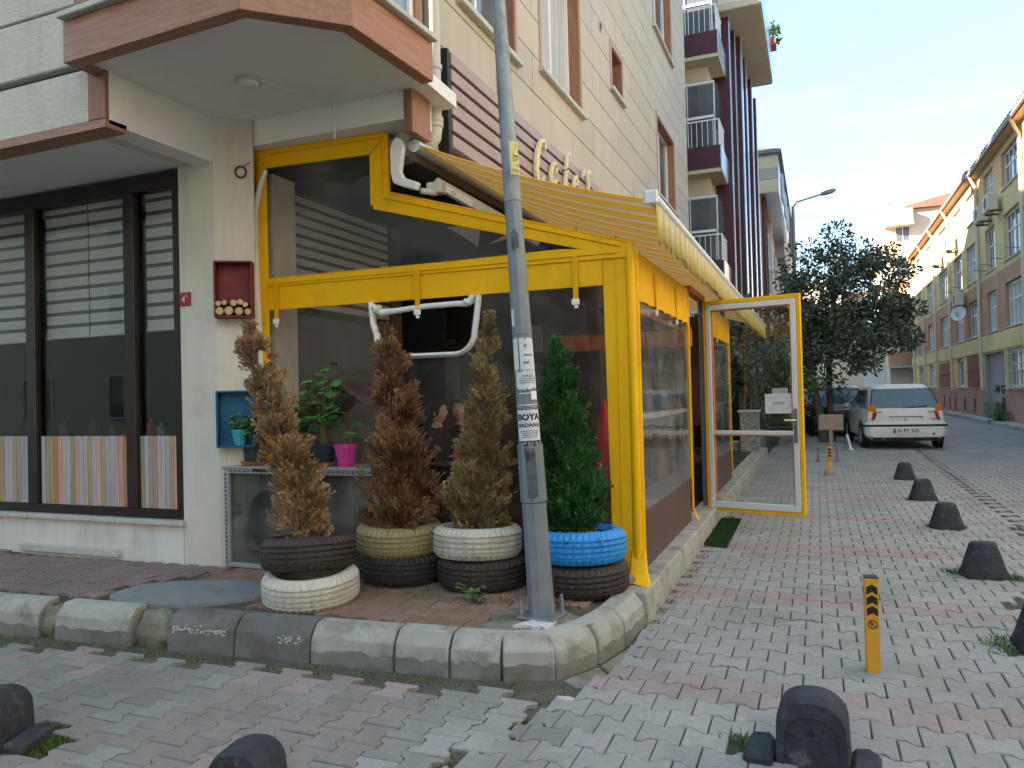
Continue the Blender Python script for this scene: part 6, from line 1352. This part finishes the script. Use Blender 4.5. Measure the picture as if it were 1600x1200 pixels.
while x < .36: w_ = rd_.uniform(.014, .03); b.box(x, x+w_, .002, .012, .755, .772); x += w_+.008
b.build('hatch_lettering', 'ink', t, local=True)
b = MB(); b.tube([(0, .03, .70), (0, -.004, .70)], .017, 10); b.build('lock', 'black', t, local=True)
for x, w_ in ((-.56, .12), (.54, .13), (.60, .16)):
    z = .865 if abs(x) < .58 else .70; b = MB(); b.box(x-w_/2, x+w_/2, .004, .014, z, z+.02); b.build('badge', 'grey', t, local=True)
b = MB(); b.tube([(.56, -.03, .37), (.56, -.098, .37)], .022, 10); b.build('towing_hole', 'black', t, local=True)
VAN = dict(W=1.76, L=4.3, H=1.62, belt=1.02, wb=(.75, 3.4), tl=(.78, 1.12), tw=.13, bump=.66, glass='carglassb', cab=[(1.0, .06, 3.4, .82), (1.30, .30, 2.9, .76), (1.52, .46, 2.6, .70), (1.60, .60, 2.4, .63), (1.62, .85, 2.1, .5)])
t, W, rear = car('parked_car', 'dark parked car with a blue reflecting rear window beyond the tree trunks', .60, 24.6, R(3), 'darkpaint', VAN, .93)
q = plate(t, .86, '', yb=-.0, wd=.5); b = MB(); b.box(-.36, .36, -.03, -.005, .94, .965); b.build('chrome_strip', 'alu', t, local=True)
b = MB()
for k in range(7): b.box(-.17+k*.055, -.135+k*.055, -.012, -.009, .83, .895)
b.build('plate_lettering', 'grey', q, local=True)
car('parked_car', 'dark maroon parked car half hidden behind the door at the left of the row', -.95, 27.0, R(2), 'redpaint', PALIO, 1.02)
# cars farther up the street that only show as reflections are left out

# ------------------------------------------------------------------ trees
LEAF = np.array([(0, 0, 0), (.24, .38, .06), (.20, .72, .04), (0, 1, 0), (-.20, .72, .04), (-.24, .38, .06)]); LEAFT = np.array([(0, 1, 2), (0, 2, 3), (0, 3, 4), (0, 4, 5)])
def crown(parent, c, r, n, leaf, m, seed, ncl=60, cr=.34, hang=.2, name='crown'):
    rs = np.random.default_rng(seed); c = np.array(c); r = np.array(r)
    d = unit(rs.normal(size=(ncl, 3))); cc = c+d*r*np.cbrt(rs.uniform(.12, 1, ncl))[:, None]*(1+.18*np.sin(d[:, :1]*5+d[:, 1:2]*4+seed))
    k = rs.integers(0, ncl, n); csz = rs.uniform(.6, 1.3, ncl); off = unit(rs.normal(size=(n, 3)))*(cr*csz[k]*np.cbrt(rs.uniform(0, 1, n)))[:, None]*[1, 1, .75]
    pos = cc[k]+off; ax = unit(off)+rs.normal(0, .5, (n, 3))+[0, 0, -hang]
    V, F = scatter(LEAF, LEAFT, pos, ax, leaf*rs.uniform(.6, 1.3, n)); tint = np.clip(rs.uniform(0, 1, n)*.7+.3*rs.uniform(0, 1, ncl)[k], 0, 1)
    return fast(name, V, F, m, parent, np.repeat(tint, len(LEAF))), cc
def limbs(parent, frm, cc, n, r0_, seed):
    rs = np.random.default_rng(seed); b = MB()
    for i in rs.choice(len(cc), n, replace=False):
        e = cc[i]; f = np.array(frm[rs.integers(0, len(frm))]); mid = (f+e)/2+rs.normal(0, .12, 3); b.tube(spl([tuple(f), tuple(mid), tuple(e)], 4), [r0_*(1-.8*k/8) for k in range(9)], 5, cap=False)
    b.build('limbs', 'bark', parent, kind='stuff')
t = thing('street_tree', 'dark leafy street tree with two bare trunks beside the parked cars', 'tree', (.12, 22.3, 0))
b = MB(); b.tube(spl([(.14, 22.3, -.05), (.02, 22.3, .9), (-.15, 22.3, 1.8), (-.22, 22.3, 2.6), (-.10, 22.3, 3.6)], 5), [.13-.004*k for k in range(21)], 9); b.build('trunk', 'bark', t, smooth=60)
b = MB(); b.tube(spl([(.34, 22.6, -.05), (.31, 22.6, 1.0), (.32, 22.6, 2.2), (.4, 22.6, 3.4), (.6, 22.6, 4.3)], 5), [.10-.003*k for k in range(21)], 9); b.build('trunk', 'bark', t, smooth=60)
o, cc = crown(t, (.66, 22.4, 3.65), (1.75, 1.5, 1.85), 17000, .115, 'leafdark', 3, 110, .42); limbs(t, [(-.15, 22.3, 2.6), (-.10, 22.3, 3.4), (.33, 22.6, 2.4), (.45, 22.6, 3.6)], cc, 45, .03, 3)
crown(t, (1.9, 22.4, 3.1), (.55, .7, .55), 1500, .12, 'leafdark', 5, 16, .3, name='side_crown')
for lb, c, r, n, m, sd, tr in (('dark bushy garden tree behind the open door', (-1.75, 19.2, 2.5), (.75, 1.1, 1.25), 6500, 'leafdark', 8, .07), ('green shrub behind the door, right of the tiled pillar', (-1.05, 21.0, 1.6), (.55, .8, 1.05), 4500, 'leafmid', 9, .05), ('light green bush behind the leaning trunk', (-.85, 33.0, 2.3), (1.3, 1.2, 1.3), 4500, 'leafmid', 10, .06), ('dark tree beside the grey building far up the street', (-.9, 40, 4.3), (1.0, 1.3, 1.4), 3000, 'leafdark', 12, .09)):
    t = thing('garden_tree', lb, 'tree', (c[0], c[1], 0)); o, cc = crown(t, c, r, n, .12, m, sd, 40, .35); b = MB(); b.tube([(c[0], c[1], -.05), (c[0]+.05, c[1], c[2]*.5), (c[0], c[1], c[2])], [tr, tr*.8, tr*.5], 7); b.build('trunk', 'bark', t); limbs(t, [(c[0], c[1], c[2]*.6)], cc, 14, .025, sd)
t = thing('roadside_weed', 'scrubby weed growing at the foot of the pink wall', 'weed', (5.95, 31.2, 0)); crown(t, (6.0, 31.4, .2), (.22, .6, .25), 700, .08, 'leafmid', 14, 20, .2, name='leaves')

# tiled pillar, low wall, railing of the front garden
t = thing('tiled_pillar', 'square gate pillar covered in grey mosaic tiles', 'pillar', (-1.35, 16.7, 0))
b = MB(); b.box(-1.53, -1.17, 16.52, 16.88, 0, 1.0); b.build('core', 'groove', t)
for i in range(9):
    for k in range(20):
        if (i+k) % 3 == 0: continue
        b = MB() if (i == 0 and k < 2) else b
b = MB()
for i in range(8):
    for k in range(22):
        a = -1.53+i*.045; z = .005+k*.045; w_ = .041; b.box(a+.002, a+w_, 16.508, 16.5195, z+.002, z+w_); b.box(-1.1695, -1.158, 16.52+i*.045+.002, 16.52+i*.045+w_, z+.002, z+w_)
b.build('mosaic_tiles', 'mosaic', t, kind='stuff'); b = MB(); b.box(-1.57, -1.13, 16.48, 16.92, 1.001, 1.05); b.build('cap', 'sill', t, bevel=.008)
t = thing('garden_wall', 'low grey garden wall with a black railing behind the tiled pillar', 'wall', (-2.2, 16.7, 0))
b = MB(); b.box(-3.2, -1.54, 16.62, 16.80, 0, .36); b.build('wall', 'cement', t); b = MB(); b.box(-3.2, -1.54, 16.58, 16.84, .361, .40); b.build('coping', 'sill', t); b = MB(); b.box(-1.45, -1.27, 16.90, 20.9, 0, .45); b.build('wall', 'cement', t)
b = MB(); b.box(-3.2, -1.54, 16.70, 16.72, .86, .89); b.box(-3.2, -1.54, 16.70, 16.72, .45, .47)
for k in range(15): b.box(-3.15+k*.11, -3.13+k*.11, 16.70, 16.72, .40, .89)
b.build('railing', 'black', t)
# board on a stake, white stake
t = thing('stake_sign', 'blank beige board on a short wooden stake', 'sign', (.27, 18.9, 0)); b = MB(); b.box(-.0, .53, 18.86, 18.89, .50, .86); b.build('board', 'cardb', t, bevel=.02); b = MB(); b.box(.22, .30, 18.895, 18.94, -.05, .82); b.build('stake', 'cardb', t)
t = thing('white_stake', 'short leaning white post stuck between the pavers near the white car', 'post', (.69, 19.6, 0)); b = MB(); b.tube([(.70, 19.6, 0), (.62, 19.6, .36)], .03, 8); b.build('post', 'white', t, smooth=50); b = MB(); b.lathe([(.001, .02), (.05, .02), (.06, 0)], 12, (.70, 19.6, 0)); b.build('foot', 'white', t)
t = thing('cross_plank', 'dark plank lying behind the far yellow post', 'plank', (.15, 16, 0)); b = MB(); b.box(-.12, .42, 16.4, 16.5, .30, .36); b.build('board', 'grey', t); b = MB(); b.box(-.05, 0, 16.42, 16.48, 0, .299); b.box(.3, .35, 16.42, 16.48, 0, .299); b.build('foot', 'grey', t)
# street lamp
t = thing('street_lamp', 'grey street lamp with a long arm reaching over the road', 'lamp', (-.58, 26, 0))
b = MB(); b.tube([(-.58, 26, 0), (-.58, 26, 4), (-.57, 26, 7.35)], [.085, .07, .05], 10); b.build('pole', 'galv', t, smooth=50)
b = MB(); b.tube([(-.58, 26, 7.3), (-.45, 26, 7.48), (.35, 26, 7.66)], .028, 8); b.build('arm', 'galv', t, smooth=50)
b = MB(); b.loft([[(x, 26+a*w_, z+c*h_) for a, c in ((-1, -1), (1, -1), (1.0, .3), (.5, 1), (-.5, 1), (-1, .3))] for x, z, w_, h_ in ((.28, 7.65, .06, .045), (.42, 7.68, .11, .06), (.62, 7.72, .11, .06), (.72, 7.74, .05, .03))]); b.build('lamp_head', 'galv', t, smooth=40)

# ------------------------------------------------------------------ maroon apartment building
Mb = thing('maroon_building', 'apartment building with maroon balconies and silver cladding', 'building', (-2.3, 21, 0))
FF = lambda u, z, w: (u, 21.6-w, z); FR = lambda u, z, w: (-2.25+w, u, z)
b = MB(); b.box(-9, -2.6, 21.6, 30, 0, 13); b.build('wall', 'cladcream', Mb)
for k in range(5):
    z = 1.25+3.13*k
    b = MB(); b.box(-3.6, -2.25, 21.0, 21.6, z, z+.62); b.build('balcony_parapet', 'maroon', Mb, bevel=.01)
    b = MB(); b.box(-2.2495, -2.22, 21.0, 22.8, z-.02, z+.62); b.build('side_panel', 'silver', Mb)
    b = MB(); b.box(-3.6, -2.23, 21.02, 22.5, z-.10, z-.001); b.build('balcony_slab', 'cladcream', Mb)
    b = MB(); b.box(-3.6, -2.40, 21.14, 21.18, z+.68, z+2.35); bw = b.build('balcony_glazing', 'glassdark', Mb)
    b = MB()
    for x0, x1, z0, z1 in ((-3.6, -2.38, z+2.37, z+2.42), (-3.6, -2.38, z+1.42, z+1.49), (-2.405, -2.375, z+.65, z+2.35), (-3.12, -3.10, z+.65, z+2.35)): b.box(x0, x1, 21.10, 21.139, z0, z1)
    b.build('frame', 'wframe', bw); b = MB(); b.box(-2.395, -2.36, 21.2, 22.5, z+.66, z+2.43); b.build('side_glazing', 'glassdark', bw)
    b = MB()
    for i in range(8): b.tube([(-3.3+i*.145, 21.03, z+.62), (-3.3+i*.145, 21.03, z+1.30)], .010, 5)
    for i in range(6): b.tube([(-2.27, 21.05+i*.2, z+.62), (-2.27, 21.05+i*.2, z+1.30)], .014, 5)
    b.tube([(-3.6, 21.03, z+1.32), (-2.27, 21.03, z+1.32), (-2.27, 22.2, z+1.32)], .022, 6); b.build('railing', 'wframe', Mb)
    # street side: recessed windows between fins
    for y0, y1 in ((22.85, 23.7), (24.6, 25.8), (26.7, 27.7), (28.5, 29.6)):
        b = MB(); b.box(-2.45, -2.40, y0, y1, z+.9, z+2.5); wn = b.build('window', 'glassdark', Mb); b = MB(); b.box(-2.40, -2.30, y0, y1, z+.80, z+.9); b.build('sill', 'wframe', wn)
        b = MB(); b.box(-2.46, -2.20, y0, y1, z-.75, z+.795); b.build('cladding_panel', 'silver', Mb)
        b = MB(); b.tube([(-2.22, y0+.05, z+1.25), (-2.22, y1-.05, z+1.25)], .016, 5); b.tube([(-2.22, y0+.05, z+1.05), (-2.22, y1-.05, z+1.05)], .016, 5); b.build('railing', 'wframe', wn)
for i, (y, x1) in enumerate(((22.80, -2.12), (23.74, -2.05), (24.25, -1.92), (25.9, -1.92), (27.75, -1.88), (29.62, -1.86))):
    b = MB(); b.box(-2.6, x1, y, y+.42 if i > 1 else y+.14, 0, 12.4); b.build('fin', 'maroon', Mb, bevel=.01)
    b = MB(); b.box(x1+.001, x1+.03, y, y+(.42 if i > 1 else .14), 0, 12.4); b.build('fin_edge', 'silver', Mb)
b = MB(); b.box(-9, -1.2, 22.4, 28.6, 12.42, 12.6); b.build('soffit', 'cladcream', Mb)
for k in range(6):
    b = MB(); b.box(-2.5, -1.215, 22.42+k*1.03, 23.43+k*1.03, 12.40, 12.419); b.build('soffit_panel', 'cladcream', Mb)
    b = MB(); b.box(-1.2, -1.17, 22.42+k*1.03, 23.42+k*1.03, 12.45, 13.6); b.build('cladding_panel', 'silver', Mb)
b = MB(); b.box(-9, -1.6, 22.5, 28.5, 12.601, 13.7); b.build('top_storey', 'wcream', Mb)
t = thing('balcony_plant', 'small plant in a pot on the ledge of the top storey', 'plant', (-1.2, 28.0, 13.6)); crown(t, (-1.05, 28.0, 13.9), (.2, .4, .3), 300, .12, 'leafmid', 4, 8, .15, name='leaves'); b = MB(); b.box(-1.3, -1.0, 27.7, 28.3, 13.45, 13.7); b.build('pot', 'terra', t)

# grey building farther up
Gb = thing('grey_building', 'pale grey apartment block with an overhanging top storey up the street', 'building', (-2, 33, 0))
b = MB(); b.box(-9, -2.0, 33.4, 62, 0, 9.6); b.build('wall', 'wgrey', Gb); b = MB(); b.box(-9, -1.25, 33, 45, 9.6, 11.2); b.build('top_storey', 'silver', Gb)
b = MB(); b.box(-9, -1.24, 32.96, 32.999, 9.62, 10.15); b.box(-9, -1.24, 32.96, 32.999, 10.62, 11.1); b.build('cream_band', 'cladcream', Gb); b = MB(); b.box(-9, -1.24, 32.95, 32.998, 10.16, 10.61); b.build('grey_band', 'wgrey', Gb)
b = MB(); b.prism([(-9, 11.201), (-1.1, 11.201), (-1.1, 11.32), (-5, 12.2), (-9, 12.2)], lambda u, v, d: (u, d, v), 32.8, 62); b.build('roof', 'grey', Gb); b = MB(); b.box(-9, -1.5, 45.01, 62, 8.8, 11.2); b.build('top_storey', 'wgrey', Gb)
FG = lambda u, z, w: (-2.0+w, u, z); FT = lambda u, z, w: (-1.25+w, u, z)
for k in range(3):
    for y0 in (36, 40, 44, 48.5, 53, 57.5): window(Gb, FG, y0, y0+1.8, 1.5+2.8*k, 3.1+2.8*k, -.03, fmat='wframe')
for y0 in (35.5, 39, 42): window(Gb, FT, y0, y0+1.6, 9.95, 11.0, -.03)
for y in (33.8, 35.0, 38.6, 47): b = MB(); b.box(-2.0, -1.85, y, y+.45, 0, 9.59); b.build('fin', 'rust' if y < 36 else 'wcream', Gb)

# ------------------------------------------------------------------ yellow and salmon terrace on the right
def terrace(label, Ya, Yb, wins, pipes, eave, shut=(), recess=None, base=1.25):
    Tt = thing('terrace_building', label, 'building', (6.3, (Ya+Yb)/2, 0), group=None); FR_ = lambda u, z, w: (6.3-w, u, z)
    holes = [(a, c, z0, z1) for a, c, z0, z1, *_ in wins]
    if recess: holes.append(recess)
    for z0, z1, m, nm in ((-.2, base, 'wpink', 'base_wall'), (base, 2.73, 'wyellow', 'wall'), (2.73, 3.36, 'wyellow', 'wall_band'), (3.36, 5.58, 'wsalmon', 'wall'), (5.58, 8.45, 'wyellow', 'wall'), (8.45, eave, 'worange', 'wall')):
        rs = cut((Ya, Yb, z0, z1), holes); b = MB()
        for r in rs: fbox(b, FR_, r[0], r[1], r[2], r[3], -.22, 0 if nm != 'wall_band' else .05)
        b.build(nm, m, Tt)
    b = MB(); fbox(b, FR_, Ya+.05, Yb-.05, 0, eave, -9, -.30); b.build('core', 'intdark', Tt)
    for a, c, z0, z1, mu, tr, *rest in wins: window(Tt, FR_, a+.02, c-.02, z0+.02, z1-.02, .17, mu, tr, gmat='curtain' if (int(a*7+z0*3) % 3 == 0) else 'glassdark', sill='sill', t=.075)
    for i, (a, c, z0, z1, mu, tr, *rest) in enumerate(wins):
        if i % 3 == 1 and z0 > 3:
            b = MB(); b.tube([(6.28, a+.1, z0+.1), (5.85, a+.1, z0+.16)], .014, 5); b.tube([(6.28, c-.1, z0+.1), (5.85, c-.1, z0+.16)], .014, 5)
            for q in (5.9, 6.05): b.tube([(q, a+.1, z0+.155), (q, c-.1, z0+.155)], .006, 4)
            b.build('drying_rack', 'grey', Tt)
    for a, c, z0, z1 in shut:
        n = max(1, int((c-a)/.45))
        for i in range(n): b = MB(); fbox(b, FR_, a+(c-a)*i/n+.01, a+(c-a)*(i+1)/n-.01, z0, z1, .0, .05); b.build('shutter', 'shutter', Tt)
        b = MB(); fbox(b, FR_, a, c, (z0+z1)/2-.02, (z0+z1)/2+.02, .051, .07); b.build('shutter_bar', 'rust', Tt)
    b = MB(); b.prism([(6.0, eave), (6.6, eave+.02), (12, eave+2.4), (12, eave+2.55), (5.98, eave+.12)], lambda u, v, d: (u, d, v), Ya-.1, Yb+.1); b.build('roof', 'rooftile', Tt)
    b = MB()
    for k in range(int((Yb-Ya)/.3)): b.tube([(5.95, Ya+k*.3+.15, eave+.15), (7.2, Ya+k*.3+.15, eave+.71)], .075, 6)
    b.build('tile_rolls', 'rooftile', Tt, kind='stuff')
    b = MB(); b.box(6.02, 6.29, Ya, Yb, eave-.05, eave-.002); b.build('eave_soffit', 'worange', Tt); b = MB(); b.tube([(5.95, Ya, eave+.04), (5.95, Yb, eave+.04)], .055, 8); b.build('gutter', 'sill', Tt)
    for y in pipes: b = MB(); b.tube([(5.97, y, eave), (6.10, y+.1, eave-.25), (6.22, y+.12, eave-.5), (6.22, y+.12, 5.9), (6.20, y+.1, 3.2), (6.22, y+.1, 1.2)], .06, 8); b.build('drain_pipe', 'wcream', Tt, smooth=60)
    return Tt
FL4 = ((1.32, 2.68), (3.45, 5.02), (5.80, 7.45), (8.32, 9.62))
def wl(cols): return [(a, c, z0, z1, mu, .62) for a, c, mu in cols for z0, z1 in FL4]
w1 = wl([(22.5, 24.5, 2), (25.6, 27.8, 2), (29.0, 31.5, 3)])+[(32.9, 34.6, z0, z1, 2, .62) for z0, z1 in FL4[1:]]
T1 = terrace('near yellow and salmon terrace with a recessed grey entrance at the right edge', 12, 36.0, w1+wl([(13, 15, 2), (16.5, 18.5, 2), (19.5, 21.5, 2)]), (29.0-.6, 35.6), 9.95, recess=(32.0, 35.4, -.2, 2.65))
b = MB(); b.box(6.45, 6.52, 32.0, 35.4, -.1, 2.64); b.build('recess_wall', 'wgrey', T1); b = MB(); b.box(6.30, 6.45, 35.38, 35.41, -.1, 2.64); b.build('recess_side', 'wgrey', T1); b = MB(); b.box(6.40, 6.449, 32.1, 33.1, 0, .95); b.build('hatch_door', 'intdark', T1); b = MB(); b.box(6.2, 6.449, 33.2, 35.3, 0, .75); b.build('recess_block', 'concrete', T1)
for pts in ([(.0, .0), (.04, .04), (.0, .06)], [(.18, -.05), (.2, .2), (.3, .02), (.40, .2), (.42, -.05)], [(.72, -.05), (.55, .12), (.60, .2), (.70, .14), (.80, .2), (.86, .12), (.72, -.05)]):
    b = MB(); b.tube([(6.44, 34.6-u*2.2, 1.15+v*1.3) for u, v in pts], .02, 5); b.build('graffiti', 'ink', T1)
b = MB()
for k in range(9): b.tube([(6.24, 29.0+k*.3, 1.25), (6.24, 29.0+k*.3, 2.75)], .012, 5)
for z in (1.3, 1.9, 2.5): b.tube([(6.24, 28.9, z), (6.24, 31.6, z)], .014, 5)
b.build('window_grille', 'sill', T1)
w2 = wl([(39.8, 42.0, 2), (49.6, 51.8, 2), (54.2, 56.5, 2)])+[(36.6, 38.7, z0, z1, 2, .62) for z0, z1 in FL4[1:]]+[(44.0, 46.8, z0, z1, 3, .62) for z0, z1 in FL4[1:]]+[(40.1, 41.9, 1.33, 2.68, 1, 0)]
w2 = [q for q in w2 if not (q[0] == 39.8 and q[2] == 1.32)]
T2 = terrace('far yellow and salmon terrace with dark red shutters on the ground floor', 36.05, 60, w2, (42.9, 47.9, 52.8, 58), 10.1, shut=((36.4, 39.0, 1.35, 2.7), (43.6, 47.4, 1.35, 2.6)), base=1.28)
for y in (40, 42.5, 44.2, 46, 37.6): b = MB(); b.box(6.285, 6.299, y, y+.35, .25, .85); b.build('cellar_vent', 'rust', T2)
kbR = thing('far_kerb', 'low pale kerb along the foot of the terrace on the right', 'kerb', (6, 40, 0)); 
for k in range(20): b = MB(); b.box(5.75, 6.29, 20+k*2, 21.96+k*2, -.05, .13); b.build('kerb_stone', 'kerb', kbR, bevel=.02)
for i, (y, z, lb) in enumerate(((31.9, 8.0, 'air conditioner highest on the near terrace below the top window'), (33.6, 7.95, 'air conditioner in front of the second top window of the near terrace'), (40.9, 8.1, 'air conditioner below the eave near the middle of the far terrace'), (45.2, 8.0, 'air conditioner below the eave farther along the far terrace'), (39.2, 5.3, 'lone air conditioner lower on the salmon wall of the far terrace'))):
    t = thing('wall_air_conditioner', lb, 'air conditioner', (6.1, y, z), group='air conditioners on the terrace walls'); b = MB(); b.box(5.82, 6.16, y-.42, y+.42, z-.3, z+.3); b.build('casing', 'wcream', t, bevel=.02)
    b = MB(); b.lathe([(.001, 0), (.22, 0)], 18, (5.815, y-.1, z), Matrix(((0, 0, 1), (1, 0, 0), (0, 1, 0)))); b.build('fan_grille', 'acdark', t); b = MB(); b.box(5.9, 6.30, y-.4, y-.34, z-.36, z-.305); b.box(5.9, 6.30, y+.34, y+.4, z-.36, z-.305); b.build('bracket', 'rust', t)
def dish(label, x, y, z, r, d):
    t = thing('satellite_dish', label, 'satellite dish', (x, y, z)); q = Vector(d).to_track_quat('Z', 'Y').to_matrix()
    b = MB(); b.lathe([(.001, 0), (r*.5, r*.07), (r, r*.26), (r*.99, r*.28), (r*.5, r*.09), (.001, .02)], 24, (x, y, z), q); b.build('dish', 'wframe', t, smooth=60); b = MB(); b.tube([Vector((x, y, z)), Vector((x, y, z))+q@Vector((0, -r*.5, r*.5)), Vector((x, y, z))+q@Vector((0, 0, r*.9))], .02, 5); b.build('feed_arm', 'grey', t); return t
dish('white satellite dish on the salmon wall of the far terrace', 5.95, 38.6, 4.6, .33, (-.6, -.8, .2)); dish('satellite dish on the roof edge of the tall cream building', 5.3, 61.6, 15.3, .6, (-.3, -.9, .3))
T = bpy.data.objects
b = MB(); b.tube([(5.3, 61.6, 14.1), (5.3, 61.6, 15.3)], .04, 5); b.build('mast', 'grey', [o for o in T if o.name.startswith('satellite_dish')][-1])

# tall cream block closing the street, with balconies
Cb = thing('cream_building', 'tall sunlit cream block with orange balconies at the end of the street', 'building', (8, 62, 0)); FC_ = lambda u, z, w: (u, 62-w, z)
b = MB(); b.box(5.0, 14, 62, 76, 0, 14.3); b.build('wall', 'wcream', Cb); b = MB(); b.prism([(6.4, 14.301), (15, 14.301), (15, 14.9), (9.5, 15.2), (6.3, 14.5)], lambda u, v, d: (u, d, v), 61.5, 76); b.build('roof', 'rooftile', Cb); b = MB(); b.box(9.0, 9.5, 63, 63.5, 15.0, 15.9); b.build('chimney', 'wcream', Cb)
for z in (2.9, 5.55, 8.2, 10.85, 13.2):
    b = MB(); b.box(4.9, 6.7, 60.9, 61.99, z, z+1.0); b.build('balcony_parapet', 'worange' if z > 9 else 'wsalmon', Cb); b = MB(); b.box(4.85, 6.75, 60.85, 61.99, z-.16, z-.002); b.build('balcony_slab', 'sill', Cb)
for z in (3.95, 6.6, 9.3, 11.9): window(Cb, FC_, 5.6, 6.6, z, z+1.3, -.02, 1)
t = thing('garage_building', 'low cream building with a white double door behind the white car', 'building', (3.5, 66, 0)); b = MB(); b.box(1.0, 4.99, 66, 70, 0, 5.2); b.build('wall', 'wcream', t); b = MB(); b.box(3.4, 5.0, 65.9, 65.99, 0, 2.9); dd = b.build('double_door', 'wframe', t)
b = MB()
for k in range(4): b.box(3.45+k*.39, 3.80+k*.39, 65.87, 65.899, .1, 1.3); b.box(3.45+k*.39, 3.80+k*.39, 65.87, 65.899, 1.4, 2.8)
b.build('door_panel', 'white', dd)
for i, (x0, x1, y, h, m, lb) in enumerate(((-1.5, 2.6, 88, 12.5, 'wcream', 'distant cream building glimpsed through the tree crown'), (2.7, 5.5, 95, 12.0, 'wsalmon', 'distant pinkish sunlit building above the tree'), (-8, -1.6, 80, 11, 'wgrey', 'distant grey building behind the leaning trunk'))):
    t = thing('distant_building', lb, 'building', (x0, y, 0)); b = MB(); b.box(x0, x1, y, y+8, 0, h); b.build('wall', m, t); f = lambda u, z, w: (u, y-w, z)
    for k in range(4):
        for j in range(2): u = x0+.5+j*(x1-x0)*.48; window(t, f, u, u+1.0, 1.2+k*2.8, 2.6+k*2.8, -.02, 1, sill=None)
    b = MB(); b.box(x0-.2, x1+.2, y-.2, y+8.2, h, h+.25); b.build('roof', 'rooftile', t)

# the other side of the crossing, behind the viewer: it shades the corner and shows in the reflections
for i, (x0, x1, y0, y1, h, m, lb) in enumerate(((-40, -2, -19, -9, 12.6, 'wcream', 'grey apartment row across the cross street'), (7.0, 20, -26, 11.5, 11, 'wcream', 'yellow terrace opposite the cafe'), (.5, 7, -60, -48, 13, 'wcream', 'cream block far behind the viewer'))):
    t = thing('opposite_building', lb, 'building', (x0, y1, 0)); b = MB(); b.box(x0, x1, y0, y1, 0, h); b.build('wall', m, t)
    fm = (lambda u, z, w: (u, y1+w, z)) if i != 1 else (lambda u, z, w: (x0-w, u, z)); a0, a1 = (x0, x1) if i != 1 else (y0, y1)
    for k in range(int(h//3)):
        u = a0+1
        while u < a1-2: window(t, fm, u, u+1.5, 1.0+3*k, 2.5+3*k, -.03, 1, sill=None); u += 3.4 if i != 0 else 4.2
